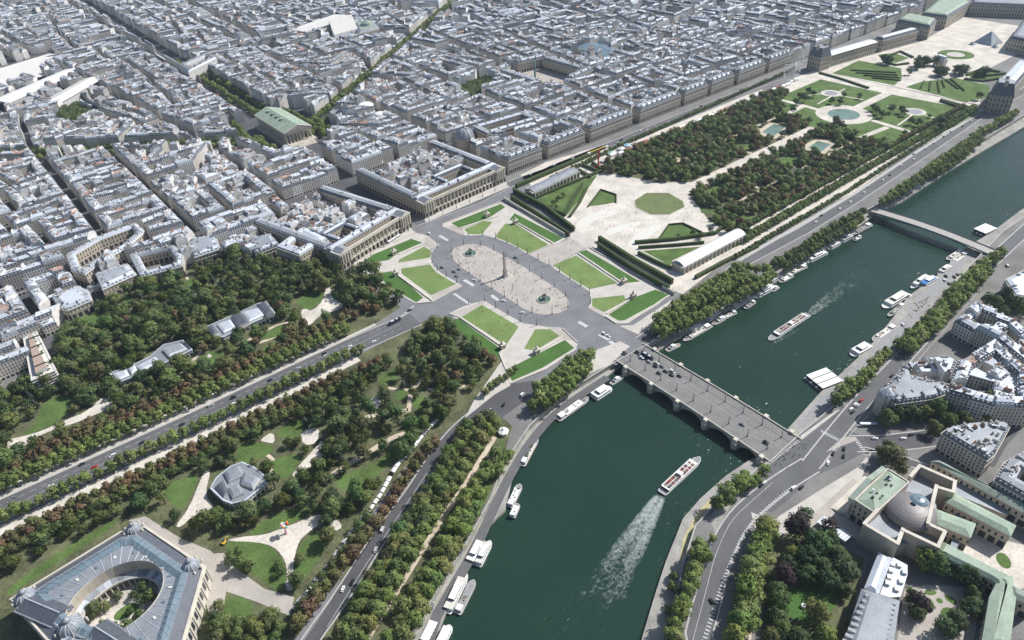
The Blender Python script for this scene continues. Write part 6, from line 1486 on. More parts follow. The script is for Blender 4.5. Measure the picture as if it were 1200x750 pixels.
HD = [([(602,223),(640,243),(672,268)],3.4,6.5,'long clipped hedge along the terrace edge above the square, upper stretch'),([(599,231),(632,252),(667,275)],2.6,6,'outer clipped hedge of the terrace edge above the square, upper stretch'),
 ([(702,279),(745,306),(788,330)],3.4,6.5,'long clipped hedge along the terrace edge above the square, lower stretch'),([(701,287),(742,315),(784,338)],2.6,6,'outer clipped hedge of the terrace edge above the square, lower stretch'),
 ([(605,218),(640,203),(680,186),(702,176)],5,5,'thick clipped hedge between arcaded street and columned garden gallery'),([(618,236),(660,218),(705,200)],3.,4,'clipped hedge in front of the columned garden gallery'),
 ([(628,236),(645,244),(663,252)],2.5,4,'clipped hedge on the near side of the small triangular lawn'),([(662,250),(672,232),(682,216)],3.,4,'slanting clipped hedge on the far side of the small triangular lawn'),([(668,253),(680,236),(688,220)],2.2,4,'second slanting clipped hedge by the sloping sand ramp'),
 ([(683,193),(700,200)],3,4,'short clipped hedge right of the columned gallery, upper one'),([(678,199),(692,207)],3,4,'short clipped hedge right of the columned gallery, lower one'),([(694,190),(706,199)],3,4,'short clipped hedge by the sand entrance of the fairground'),
 ([(744,284),(790,280),(838,273),(848,265)],3.,4,'long clipped hedge behind the curved ramp lawn, upper one'),([(748,290),(792,287),(825,284)],2.,3.5,'long clipped hedge behind the curved ramp lawn, lower one'),([(748,296),(768,306),(786,314)],2.5,4,'clipped hedge left of the sunken lawn by the white-roofed gallery'),
 ([(808,310),(840,296),(868,284)],3.,4,'clipped hedge on the river side of the white-roofed gallery'),([(815,325),(850,306),(888,288)],3.5,4,'clipped hedge between river terrace path and quay road'),
 ([(772,280),(784,263),(800,261.5),(822,272)],1.6,2,'low hedge edging the six-sided lawn before the octagonal pond'),([(689,242),(704,222),(722,228),(722,237)],1.4,2,'low hedge edging the six-sided lawn beside the curved ramp'),
 ([(858,262),(885,273)],4,4,'clipped hedge at the far end of the white-roofed gallery'),([(960,85),(985,92),(1018,103)],3,3,'clipped hedge below the upper carrousel lawn'),([(1102,117),(1135,126)],4,4,'clipped hedge below the lower carrousel lawn'),
 ([(1103,118),(1136,129)],3,3.5,'second clipped hedge below the lower carrousel lawn'),([(970,155),(1005,163),(1022,171)],4,3.5,'clipped hedge edging the grove near the round pond'),([(645,212),(600,232)],2,3,'clipped hedge at the corner behind the columned gallery')]
for a in HD[:-1]: hedge(*a)
for k, (a, b) in enumerate((((997,82),(1050,85)),((1003,85),(1052,88)),((1012,88),(1054,91)),((1022,91),(1056,94)))):
    hedge([a, b], 2.2, 2.2, ORD[k]+' of four radiating hedges on the upper carrousel lawn')
for k, (a, b) in enumerate((((1083,95),(1079,103)),((1091,95),(1089,106)),((1099,95),(1101,108)),((1104,94),(1107,102)),((1108,93),(1123,104)),((1114,92),(1130,106)))):
    hedge([a, b], 2.2, 2.2, ORD[k]+' of six radiating hedges on the lower carrousel lawn')
for k, p in enumerate(([(1040,66),(1055,60),(1070,67)], [(1036,72),(1050,76),(1065,74)], [(1133,88),(1150,81),(1172,84)], [(1130,92),(1150,95),(1170,92)], [(1140,88),(1160,88),(1178,86)])):
    hedge(p, 4, 3, ORD[k]+' dense box hedge of the mazes flanking the triumphal arch')

for a_, b_, lb in (((590,234),(662,277),'stone terrace wall between the square and the upper garden hedges'), ((702,291),(790,346),'stone terrace wall between the square and the lower garden hedges')):
    a, b = G(*a_), G(*b_); mb = MB(); h_ = math.atan2(b[1]-a[1], b[0]-a[0]); mb.box(((a[0]+b[0])/2, (a[1]+b[1])/2, 0), (dist(a, b), 1., 4.2), 'stone_light', h_); tag(mb.build('terrace_wall'), lb, 'wall')
# ---- raise the houses: the ones that show largest as things with parts, the far rest as one mass
def lot_size(l):
    x, y, w = PX(*cen(l[0]), 18)
    if not (0 < x < 1200 and 0 < y < 750): return 0
    return area(l[0])**.5/w
LOTS = [l for l in LOTS if not any(inside(cen(l[0]), s) for s in SPECIAL)]
LOTS += [(*e, False) for e in EXTRA]
LOTS.sort(key=lot_size, reverse=True)
NB_IND = 296
WALLS = MB(); 
def merge(a, b):
    n = len(a.v); a.v += b.v; a.f += [tuple(i+n for i in f) for f in b.f]; a.m += b.m; a.uv += b.uv; a.has_uv = a.has_uv or b.has_uv
hz = {}
for k, (p, st, w, ring) in enumerate(LOTS):
    c = cen(p); key = (round(c[0]/70), round(c[1]/70)); rn = random.Random(k*13+5)
    if key not in hz: hz[key] = rnd.uniform(15, 22.5)
    inner = not ring
    H = hz[key]+rn.uniform(-2.2, 2.2)
    if ring: H = hz[key]+rn.uniform(-1.3, 1.3)
    elif inner: H = rn.choice((4, 6, 10, 13, H-3, H-2, H-1))
    if w > 1500: H += rn.choice((0, 0, 0, 3, 6))
    P = lot(p, st, H, rn, ring, near=k < NB_IND, far=w > 1500)
    if k < NB_IND:
        o = thing('apartment_building', None, 'building', (*c, 0), 'stone apartment buildings of the city blocks')
        P['wall'].build('wall', o); rf = P['roof'].build('roof', o)
        for ch in P['chimney']: ch.build('chimney', o)
        LAB.append((o, P['look'], c))
    else:
        merge(WALLS, P['wall']); merge(WALLS, P['roof'])
        for ch in P['chimney']: merge(WALLS, ch)
tag(WALLS.build('city_blocks'), 'mass of further zinc-roofed apartment buildings reaching to the far edge', 'buildings', kind='stuff')
# ================================================================ OBELISK, FOUNTAINS, BRIDGES
def obelisk():
    r = thing('obelisk', 'tall pinkish granite obelisk with gilded tip on a stepped pedestal', 'obelisk', (0, 0, 0)); h = .0
    m = MB(); m.box((0, 0, .16), (15, 15, .4), 'pale_stone'); m.box((0, 0, .56), (9, 9, .5), 'granite'); m.box((0, 0, 1.), (4.4, 4.4, 2.6), 'granite'); m.box((0, 0, 3.6), (3.3, 3.3, 4.9), 'granite'); m.box((0, 0, 8.5), (3.7, 3.7, .7), 'granite'); m.build('pedestal', r)
    m = MB(); p = circle((0, 0), 1.6, 4, rot=PI/4); q = circle((0, 0), 1.05, 4, rot=PI/4); m.ring(p, 9.2, q, 30.6, 'granite'); m.build('shaft', r)
    m = MB(); [m.face([(*q[i], 30.6), (*q[(i+1) % 4], 30.6), (0, 0, 33)], 'gold') for i in range(4)]; m.build('gilded_tip', r)
obelisk()
def fountain(c, label):
    r = thing('fountain', label, 'fountain', (*c, 0), 'bronze fountains either side of the obelisk'); rr = random.Random(3)
    m = MB(); m.lathe(c, [(7.6, .16), (7.6, 1.0), (7., 1.0), (7., .5), (.1, .5)], 'stone_light', 36); b = m.build('basin', r)
    m = MB(); m.poly(circle(c, 6.95, 32), .7, 'pond_blue'); m.build('basin_water', b)
    m = MB(); m.lathe(c, [(2., .5), (1.8, 2.), (.8, 2.3), (.6, 4), (2.5, 4.3), (2.7, 4.8), (2.3, 4.6), (.6, 4.7), (.45, 6.), (1.2, 6.3), (1.3, 6.6), (.3, 6.5), (.2, 7.2)], 'bronze', 20); m.build('tiered_bowl', r)
    for k in range(6):
        a = 2*PI*k/6; s = MB(); x, y = c[0]+4.9*math.cos(a), c[1]+4.9*math.sin(a)
        s.lathe((x, y), [(.6, .6), (.55, 1.2), (.35, 1.5), (.4, 2.1), (.18, 2.4), (.22, 2.8), (.05, 3.)], 'bronze', 8); s.build('statue', r)
    m = MB()
    for k in range(90):
        a = rr.uniform(0, 2*PI); q = rr.uniform(2, 6.5); z = 6-.12*q*q if q < 6 else 1
        m.box((c[0]+q*math.cos(a), c[1]+q*math.sin(a), max(.8, z)), (.16, .16, .35), 'foam')
    m.build('water_jets', r)
fountain((1.5, 66.5), 'bronze fountain in a round basin towards the colonnaded palaces'); fountain((2, -62), 'bronze fountain in a round basin towards the river bridge')
# plinth pavilions with seated statues at the corners of the square
for k, (x, y, lb) in enumerate(((462,298,'by the upper left lawn, far side'),(464,323,'by the upper left lawn, near side'),(571,254,'by the upper right lawn, left side'),(604,262,'by the upper right lawn, right side'),(731,332,'by the right lawn, far side'),(742,349,'by the right lawn, near side'),(589,408,'by the lower lawn, left side'),(629,414,'by the lower lawn, right side'))):
    c = G(x, y, 0); r = thing('statue_pavilion', 'square stone plinth with seated statue '+lb, 'monument', (*c, 0), 'eight statue plinths round the square')
    m = MB(); m.box((*c, .16), (5.2, 4.4, 4.6), 'stone'); m.box((*c, 4.76), (5.9, 5.1, .5), 'stone_light'); m.box((*c, 1), (1.2, 4.5, 2.4), 'dark'); m.build('plinth', r)
    m = MB(); m.lathe(c, [(1.5, 5.26), (1.6, 6.4), (1., 7.2), (.85, 8.1), (.35, 8.5), (.4, 9), (.1, 9.4)], 'stone_light', 10); m.build('statue', r)
def bridge():
    N1, N2, S1, S2 = (-15.5, -181), (20.5, -183), (-17, -346), (20.5, -345)
    r = thing('road_bridge', 'wide stone road bridge on five arches carrying traffic over the river', 'bridge', (2, -264, 0))
    P = lambda t, s, z=0: (N1[0]+(S1[0]-N1[0])*t+((N2[0]+(S2[0]-N2[0])*t)-(N1[0]+(S1[0]-N1[0])*t))*s, N1[1]+(S1[1]-N1[1])*t, z)
    rise = lambda t: .15+1.1*math.sin(PI*t)
    m = MB(); n = 30
    for i in range(n):
        t0, t1 = i/n, (i+1)/n
        for s0, s1, dz, mm in ((0, .235, .16, 'deck_road'), (.235, .765, 0, 'deck_road'), (.765, 1, .16, 'deck_road')):
            m.face([P(t0, s0, rise(t0)+dz), P(t1, s0, rise(t1)+dz), P(t1, s1, rise(t1)+dz), P(t0, s1, rise(t0)+dz)], mm)
        for s in (.235, .765): m.face([P(t0, s, rise(t0)), P(t1, s, rise(t1)), P(t1, s, rise(t1)+.16), P(t0, s, rise(t0)+.16)], 'kerb')
    m.build('deck', r)
    # spandrels and arch soffits
    m = MB(); piers = [.085, .27, .45, .63, .81, .955]; spans = list(zip(piers, piers[1:]))
    for a, b in spans:
        k = 12
        for i in range(k):
            u0, u1 = i/k, (i+1)/k; t0, t1 = a+.018+(b-a-.036)*u0, a+.018+(b-a-.036)*u1
            z0, z1 = -6.2+4.9*math.sin(PI*max(.04, min(.96, u0)))**.8, -6.2+4.9*math.sin(PI*max(.04, min(.96, u1)))**.8
            for s in (0, 1): m.face([P(t0, s, z0), P(t1, s, z1), P(t1, s, rise(t1)+.1), P(t0, s, rise(t0)+.1)], 'stone')
            m.face([P(t0, 0, z0), P(t1, 0, z1), P(t1, 1, z1), P(t0, 1, z0)], 'stone')
    m.build('arches', r)
    for t in piers:
        m = MB(); q = [P(t-.02, 0)[:2], P(t-.02, 1)[:2], P(t+.02, 1)[:2], P(t+.02, 0)[:2]]; m.prism(ccw(q), -9, rise(t)-.1, 'stone', 'stone')
        for s in (-.045, 1.045): m.lathe(P(t, s)[:2], [(2.9, -9), (2.9, -2.2), (3.3, -2.), (3.1, -1.2), (2.2, -.8)], 'stone', 14)
        for s in (-.03, 1.03): m.box((*P(t, s)[:2], -.9), (3.4, 3.4, 3.4), 'stone_light')
        m.build('pier', r)
    for s in (0, 1):
        m = MB()
        for i in range(n):
            t0, t1 = i/n, (i+1)/n; a, b = P(t0, s), P(t1, s); w = .35*(1 if s == 0 else -1)
            m.box(((a[0]+b[0])/2, (a[1]+b[1])/2, rise((t0+t1)/2)+.1), (dist(a, b)*1.0, .7, 1.15), 'stone_light', math.atan2(b[1]-a[1], b[0]-a[0]))
        m.build('parapet', r)
    m = MB()
    for s in (.37, .5, .63):
        for i in range(28):
            if s != .5 and i % 2: continue
            t0, t1 = i/28, (i+.9)/28; a, b = P(t0, s), P(t1, s); m.face([P(t0, s-.002, rise(t0)+.04), P(t1, s-.002, rise(t1)+.04), P(t1, s+.002, rise(t1)+.04), P(t0, s+.002, rise(t0)+.04)], 'paint')
    m.build('lane_marking', r)
    return P, rise
BP, BRISE = bridge()
def footbridge():
    A, B = (411, -190), (406, -336); r = thing('foot_bridge', 'slender timber-decked footbridge in one low arch over the river', 'bridge', (408, -263, 0))
    n = 24; W = 7.; P = lambda t, s, z: (A[0]+(B[0]-A[0])*t+s*W, A[1]+(B[1]-A[1])*t, z)
    zt = lambda t: .3+3.2*math.sin(PI*t); zb = lambda t: -5.5+7.6*math.sin(PI*t)
    m = MB()
    for i in range(n): t0, t1 = i/n, (i+1)/n; m.face([P(t0, -1, zt(t0)), P(t1, -1, zt(t1)), P(t1, 1, zt(t1)), P(t0, 1, zt(t0))], 'timber_deck'); [m.face([P(t0, s, zt(t0)-.6), P(t1, s, zt(t1)-.6), P(t1, s, zt(t1)+1.1), P(t0, s, zt(t0)+1.1)], 'lead') for s in (-1, 1)]
    m.build('deck', r); m = MB()
    for s in (-.7, .7):
        for i in range(n):
            t0, t1 = i/n, (i+1)/n; m.tube(P(t0, s, zb(t0)), P(t1, s, zb(t1)), .5, 'iron', 6); m.tube(P(t0, s, zb(t0)), P(t0, s, zt(t0)-.5), .18, 'iron', 4)
    m.build('arch_ribs', r)
footbridge()
# ================================================================ BOATS
def boat(label, bow, stern, w, kind, cat='boat', group=None, z=WZ):
    if group and 'moored' in group: w *= 1.22
    b, s = Vector(G(*bow, z)), Vector(G(*stern, z)); L = (b-s).length; h = math.atan2(b.y-s.y, b.x-s.x); c = (b+s)/2
    name = {'barge': 'houseboat', 'tour': 'tour_boat', 'white': 'river_boat', 'float': 'floating_restaurant', 'yacht': 'motor_yacht', 'red': 'work_barge'}[kind]
    r = thing(name, label, cat, (c.x, c.y, z), group); cs, sn = math.cos(h), math.sin(h)
    T_ = lambda u, v: (c.x+u*cs-v*sn, c.y+u*sn+v*cs)
    def outline(f=1., sh=0., bl=.12):
        if kind == 'float': return [T_(-L/2*f, -w/2*f), T_(L/2*f, -w/2*f), T_(L/2*f, w/2*f), T_(-L/2*f, w/2*f)]
        B = min(L*.2, w*1.3); x = L/2
        return [T_(-x*f, -w*.38*f), T_(-x*f+1.2, -w*.47*f), T_((x-B)*f, -w*.5*f), T_((x-B*.45)*f, -w*.36*f), T_((x-B*.1)*f, -w*.1*f), T_((x-B*.1)*f, w*.1*f), T_((x-B*.45)*f, w*.36*f), T_((x-B)*f, w*.5*f), T_(-x*f+1.2, w*.47*f), T_(-x*f, w*.38*f)]
    hm, dm, cm, hh = {'barge': ('hull_dark', 'deck_grey', 'offwhite', 1.5), 'tour': ('white_paint', 'deck_grey', 'glass', 1.3), 'white': ('white_paint', 'offwhite', 'white_paint', 1.4), 'float': ('offwhite', 'deck_grey', 'glass', 1.), 'yacht': ('white_paint', 'deck', 'white_paint', 1.3), 'red': ('seat_red', 'deck_grey', 'offwhite', 1.3)}[kind]
    m = MB(); p = ccw(outline()); q = ccw(outline(.94)); m.ring(q, z-.6, p, z+hh, hm); m.hole(p, offset(p, .35), z+hh, 'white_paint' if kind != 'barge' else 'offwhite'); m.poly(offset(p, .35), z+hh-.15, dm); m.build('hull', r)
    def cabin(u0, u1, ww, H, wm, rm, nm='cabin', zb=None, win=True):
        q = ccw([T_(u0, -ww/2), T_(u1, -ww/2), T_(u1, ww/2), T_(u0, ww/2)]); zb = z+hh-.15 if zb is None else zb
        m = MB(); m.prism(q, zb, zb+H, wm, None); e = offset(q, -.25); m.prism(e, zb+H, zb+H+.18, rm, rm)
        o = m.build(nm, r)
        if win and wm != 'glass':
            g = MB(); k = max(1, int((u1-u0)/2.4))
            for i in range(k):
                for sg in (-1, 1): g.box((*T_(u0+(u1-u0)*(i+.5)/k, sg*(ww/2+.03)), zb+H*.4), ((u1-u0)/k*.6, .08, H*.4), 'glass', h)
            g.build('window_band', o)
    rr = random.Random(int(bow[0]*3+bow[1]))
    x = L/2
    if kind == 'tour':
        cabin(-x*.82, x*.62, w*.86, 1.9, 'glass', 'white_paint', 'saloon')
        m = MB(); zt = z+hh+1.95; k = int(L*1.3/2.0)
        for i in range(k):
            u = -x*.74+(x*1.28)*i/k
            if abs(u+x*.1) < 2: continue
            for sg in (-.25, .25): m.box((*T_(u, sg*w*.78), zt), (.7, w*.3, .5), rr.choice(('seat_red', 'seat_red', 'deck_grey', 'offwhite', 'wood', 'hull_dark')) if group == 'tour boats under way' else 'deck_grey', h)
        m.build('seat_rows', r); cabin(-x*.16, -x*.04, w*.5, 1.8, 'white_paint', 'white_paint', 'wheelhouse', z+hh+1.95)
        m = MB()
        for sg in (-1, 1): m.tube((*T_(-x*.82, sg*w*.43), z+hh+2.9), (*T_(x*.62, sg*w*.43), z+hh+2.9), .1, 'white_paint', 4)
        m.build('railing', r)
        for k in range(14):
            pass
    elif kind == 'float':
        k = 3 if L < 40 else 4
        for i in range(k): 
            v = -w/2+w*(i+.5)/k; q = ccw([T_(-x*.88, v-w/k*.4), T_(x*.88, v-w/k*.4), T_(x*.88, v+w/k*.4), T_(-x*.88, v+w/k*.4)]); m = MB(); m.prism(q, z+.9, z+4, 'glass', None); m.prism(offset(q, -.3), z+4, z+4.3, 'white_paint', 'white_paint'); m.build('roof_canopy', r)
    elif kind == 'white':
        cabin(-x*.86, x*.58, w*.88, 2.6, 'white_paint', rr.choice(('white_paint', 'white_paint', 'offwhite')), 'saloon')
        if L > 22: cabin(-x*.5, x*.2, w*.6, 1.7, 'glass', 'white_paint', 'upper_deck', z+hh+2.7)
    elif kind == 'yacht':
        cabin(-x*.5, x*.3, w*.66, 1.5, 'white_paint', 'white_paint'); cabin(-x*.3, x*.05, w*.5, 1.2, 'glass', 'white_paint', 'bridge_deck', z+hh+1.6)
    else:
        u = -x*.86
        cabin(u, u+L*.14, w*.62, 2.3, 'white_paint', 'white_paint', 'wheelhouse')
        cabin(u+L*.17, x*.5, w*.72, .95, rr.choice(('offwhite', 'white_paint', 'wood')) if kind == 'barge' else 'deck_grey', rr.choice(('offwhite', 'white_paint', 'deck_grey')) if kind == 'barge' else 'offwhite')
        for i in range(int(L/3.5)): m = MB(); t = rr.uniform(-x*.5, x*.7); m.box((*T_(t, rr.uniform(-.25, .25)*w), z+hh+(.95 if t < x*.5 else 0)), (rr.uniform(.6, 1.8), rr.uniform(.5, 1.4), rr.uniform(.4, .9)), rr.choice(('wood', 'deck_green', 'offwhite', 'hedge', 'deck')), h); m.build('deck_box', r)
    return r
MO = 'boats moored along the garden-side quay'; MS = 'boats moored along the far-bank quay'
for a in (('tour boat with red seat rows heading down the river beyond the bridge', (900,400),(947,369),7.5,'tour','tour boat','tour boats under way'),('long tour boat with crowded red deck steaming up to the bridge', (821,536),(775,579),8,'tour','tour boat','tour boats under way'),
  ('white boat in the bottom pair at the lower edge, quay side',(512,726),(497,756),5,'white','boat',MO),('pale grey boat in the bottom pair at the lower edge, river side',(528,733),(515,760),5,'white','boat',MO),
  ('long white-topped barge in the second pair from the lower edge',(547,671),(524,720),5.5,'white','barge',MO),('beige-decked houseboat outside the long white-topped barge',(556,680),(536,721),5,'barge','houseboat',MO),
  ('broad white boat in the third pair from the lower edge, quay side',(567,632),(550,662),5.5,'white','boat',MO),('slim white boat in the third pair from the lower edge, river side',(575,634),(560,665),4.5,'white','boat',MO),
  ('grey houseboat moored by the quay ramp',(610,568),(597,596),5,'barge','houseboat',MO),('small dark tug beside the grey houseboat',(607,591),(600,608),4.5,'barge','tug',MO),('long low rust-red work barge at the quay bend',(630,513),(612,547),4.5,'red','barge',MO),
  ('glass-sided boat with greenish deck near the bridge',(690,466),(653,493),6.5,'barge','houseboat',MO),('white flat-roofed boat below the bridge end',(716,454),(695,468),8,'white','boat',MO),('small white launch tucked under the bridge end',(731,441),(716,451),3.5,'yacht','launch',MO),
  ('white yacht just past the bridge, first from the bridge',(797,404),(781,412),4,'yacht','yacht',MO),('long white-decked houseboat, second past the bridge',(800,401),(833,382),5.5,'barge','houseboat',MO),('white motor yacht, third past the bridge, outside the houseboat roofs',(834,381),(853,371),5,'yacht','yacht',MO),('white cabin boat against the quay, third past the bridge',(827,378),(843,368),4.5,'white','boat',MO),
  ('broad white double-roofed boat, fourth past the bridge',(853,364),(881,349),7,'white','boat',MO),('dark-hulled houseboat at the tail of the broad white boat',(872,363),(884,355),4,'barge','houseboat',MO),('white houseboat with three roof slabs, fifth past the bridge',(882,350),(907,337),6.5,'white','houseboat',MO),('white box-roofed boat against the quay, sixth past the bridge',(899,333),(914,325),5,'white','boat',MO),
  ('dark barge with pale deck, seventh past the bridge',(913,332),(928,324),5,'barge','barge',MO),('grey houseboat with cluttered deck, eighth past the bridge',(923,323),(944,313),5.5,'barge','houseboat',MO),('long white boat, ninth past the bridge',(943,309),(968,297),5.5,'white','boat',MO),('short white boat, tenth past the bridge',(970,293),(983,286),5,'white','boat',MO),('white houseboat, eleventh past the bridge',(983,285),(998,278),5,'white','houseboat',MO),('long dark houseboat nearest the footbridge',(997,276),(1020,264),6,'barge','houseboat',MO),
  ('white floating platform with three roof ridges at the far-bank quay',(952,452),(978,442),17,'float','platform',MS),('rounded white boat at the far-bank quay behind the platform',(997,418),(1018,406),8,'white','boat',MS),('long barge with grey deck behind the rounded white boat',(1022,401),(1048,383),6,'barge','barge',MS),('white restaurant boat with cream roof off the wide quay',(1034,362),(1062,345),8,'white','restaurant boat',MS),
  ('slim white and blue boat beside the blue-tented one',(1067,339),(1087,325),4.5,'white','boat',MS),('white boat near the parked cars on the wide quay',(1099,323),(1113,314),5,'white','boat',MS),('dark houseboat in the pair below the footbridge',(1109,306),(1126,295),5,'barge','houseboat',MS),('white houseboat in the pair below the footbridge',(1114,310),(1132,298),5.5,'barge','houseboat',MS),
  ('black-hulled barge outside the fourth boat past the bridge',(846,375),(862,367),4.5,'barge','barge',MO),('small white launch between the fifth and sixth boats past the bridge',(904,342),(912,337),3.5,'yacht','launch',MO),('white cabin boat against the quay behind the second houseboat',(806,392),(822,383),4.5,'white','boat',MO),('grey barge against the quay behind the seventh barge past the bridge',(930,319),(944,311),4.,'barge','barge',MO),
  ('white boat close in to the quay near the ninth past the bridge',(955,299),(968,292),4.,'white','boat',MO),('dark tug between the tenth and eleventh boats past the bridge',(1000,283),(1008,279),4.,'barge','tug',MO),('small white boat near the blue boat on the wide quay',(1060,352),(1068,347),4.,'yacht','boat',MS),('dark pontoon barge behind the white restaurant boat',(1040,372),(1058,358),4.,'barge','barge',MS),('white boat upstream of the footbridge on the garden bank',(1062,229),(1078,219),5.,'white','boat',MO),
  ('white pontoon building upstream of the footbridge',(1146,275),(1161,268),12,'float','platform',MS)): boat(*a)
r = boat('boat with bright blue tarpaulin roof beside the wide quay', (1077,338),(1096,327),6,'white','boat',MS)
c = G(1086.5, 332.5, WZ); b, s = G(1077,338,WZ), G(1096,327,WZ); m = MB(); m.box((*c, WZ+4.2), (dist(b, s)*.7, 5.9, .7), 'blue_tarp', math.atan2(b[1]-s[1], b[0]-s[0])); m.build('tarpaulin', r)
# wakes: flecks of foam on the water
def wake(name, a, b, w0, w1, z=WZ, k0=1.):
    A, B = G(*a, z), G(*b, z); L = dist(A, B); u = ((B[0]-A[0])/L, (B[1]-A[1])/L); m = MB(); n, c = 24, 12
    P = lambda t, s: (A[0]+u[0]*L*t-u[1]*(w0+(w1-w0)*t**.8)*s, A[1]+u[1]*L*t+u[0]*(w0+(w1-w0)*t**.8)*s, z+.05)
    D = lambda t, s: k0*1.2*max(0, (1-t)**.8)*(.75+.25*math.exp(-((abs(s)-.4)/.35)**2))*(1-max(0, abs(s)-.8)/.2)*(1 if t > .02 else t/.02)
    for i in range(n):
        for j in range(c):
            t0, t1, s0, s1 = i/n, (i+1)/n, j/c*2-1, (j+1)/c*2-1
            m.face([P(t0, s0), P(t1, s0), P(t1, s1), P(t0, s1)], 'wake', [(t0, D(t0, s0)), (t1, D(t1, s0)), (t1, D(t1, s1)), (t0, D(t0, s1))])
    o = m.build(name)
    if o.data.polygons[0].normal.z < 0: o.data.flip_normals()
    tag(o, 'white foam trailing and fading behind a tour boat', 'foam', kind='stuff')
wake('wake_foam', (776,578), (672,752), 4., 21); wake('wake_foam', (946,370), (1040,296), 4., 17, k0=.6); wake('wake_foam', (903,401), (952,374), 5.5, 8, k0=.6)
# ================================================================ CARS, BUSES
def car_proto(van=False):
    L, W = (4.9, 1.95) if van else (4.4, 1.8); b = MB()
    p = [(-L/2, -W/2), (L/2-.4, -W/2), (L/2, -W*.3), (L/2, W*.3), (L/2-.4, W/2), (-L/2, W/2)]; q = offset(p, .08)
    b.ring(p, .32, p, .8, 'car_body'); b.ring(p, .8, q, .95, 'car_body'); b.poly(q, .95, 'car_body')
    x0, x1 = (-L/2+.15, L/2-1.0) if van else (-L/2+.45, L/2-1.35)
    c = [(x0, -W*.44), (x1, -W*.44), (x1, W*.44), (x0, W*.44)]; t = [(x0+.35, -W*.37), (x1-.65, -W*.37), (x1-.65, W*.37), (x0+.35, W*.37)]
    if van: t[0] = (x0+.1, -W*.4); t[3] = (x0+.1, W*.4)
    g = MB(); g.ring(c, .95, t, 1.85 if van else 1.45, 'glass'); rf = MB(); rf.ring(offset(t, -.02), 1.84 if van else 1.44, t, 1.95 if van else 1.52, 'car_body'); rf.poly(t, 1.95 if van else 1.52, 'car_body')
    out = [('body', b, False), ('windows', g, False), ('roof', rf, False)]
    for x in (-L*.3, L*.3):
        for y in (-W/2+.1, W/2-.1): w = MB(); w.tube((x, y-.1, .33), (x, y+.1, .33), .33, 'tyre', 10); out.append(('wheel', w, False))
    for y in (-W*.36, W*.36): w = MB(); w.box((L/2-.03, y, .6), (.06, .35, .16), 'white_paint'); out.append(('headlight', w, False))
    return new_proto('car', out)
CAR, VAN = car_proto(), car_proto(True)
def bus_proto(L):
    b = MB(); W, H = 2.5, 3.
    b.box((0, 0, .4), (L, W, .9), 'car_body'); g = MB(); g.box((0, 0, 1.3), (L-.06, W-.04, 1.1), 'glass'); t = MB(); t.box((0, 0, 2.4), (L, W, .6), 'car_body'); t.box((-L*.2, 0, 3.), (3, 1.6, .3), 'offwhite'); t.box((L*.2, 0, 3.), (2, 1.6, .3), 'offwhite'); out = [('body', b, False), ('windows', g, False), ('roof', t, False)]
    for x in (-L*.34, L*.36):
        for y in (-W/2+.12, W/2-.12): w = MB(); w.tube((x, y-.14, .5), (x, y+.14, .5), .5, 'tyre', 10); out.append(('wheel', w, False))
    return new_proto('bus', out)
BUS, LBUS = bus_proto(12), bus_proto(19)
CC = {'white': (.8,.8,.8), 'black': (.015,.015,.018), 'grey': (.2,.21,.22), 'silver': (.5,.5,.52), 'red': (.45,.02,.02), 'blue': (.03,.08,.22), 'dark blue': (.02,.03,.07)}
CARG = []
def car(x, y, col, h, van=False, z=None, gz=0., proto=None):
    X, Y = G(x, y, gz); pr = proto or (VAN if van else CAR); kind = 'bus' if proto else 'van' if van else 'car'
    o = place({'bus': 'city_bus', 'van': 'delivery_van', 'car': 'car'}[kind], pr, (X, Y, (z if z is not None else gz)+.07), h, 1.1, CC[col], None, kind, {'bus': 'buses', 'van': 'cars and vans on the roads', 'car': 'cars and vans on the roads'}[kind]); LAB.append((o, col+' '+('bus' if proto else 'van' if van else 'car'), (X, Y)))
HB = math.atan2(-163, 0)    # along the bridge
for x, y, c, v in ((732,414,'black',0),(747,413,'black',0),(752,419.5,'white',0),(761,424.5,'silver',0),(769.5,426,'white',0),(768,429.6,'black',0),(776,430,'grey',0),(772,438,'black',0),(780,436,'black',0),(788,436,'white',1),(787,440.5,'black',0),(796,441.5,'black',0),(869.6,498,'grey',0),(897.5,518.7,'black',0)): car(x, y, c, HB, v, None, .9)
car(758, 418.5, 'dark blue', HB, proto=BUS, gz=.9)
HS = math.atan2(*reversed([G(1000,505)[i]-G(950,545)[i] for i in (0, 1)]))
for x, y, c, v, h in ((989,526.5,'black',0,.4),(976,532,'black',0,.3),(988.5,535,'black',0,.4),(970,543,'white',0,.4),(930,572.5,'white',1,HS),(939,572,'black',0,HS),(1025,514.5,'white',0,-.7),(1058,514.5,'white',0,-.6),(892,569.5,'black',0,HS),(895,566.5,'white',0,HS),(1002,474.5,'white',0,HS),(999,483.5,'black',0,HS),(1009,470,'red',0,HS),(834,705,'black',0,1.3),(1040,452,'white',0,HS),(1045,441,'black',0,HS),(1062,420,'grey',0,HS),(1180,312,'white',1,.8),(1068,510,'black',0,-.4),(1090,512,'silver',0,-.3),(1005,476,'silver',0,HS),(997,480,'white',0,HS),(1115,372,'black',0,HS),(1138,346,'white',0,HS)): car(x, y, c, h, v)
for x, y, c in ((791,738,'white'),(1107,329,'white'),(1112,333,'black'),(1108,324,'black'),(1118,325,'black'),(1120,331,'dark blue'),(1058,381,'white'),(1113,340,'grey'),(1122,322,'grey')): car(x, y, c, .9, gz=QZ)
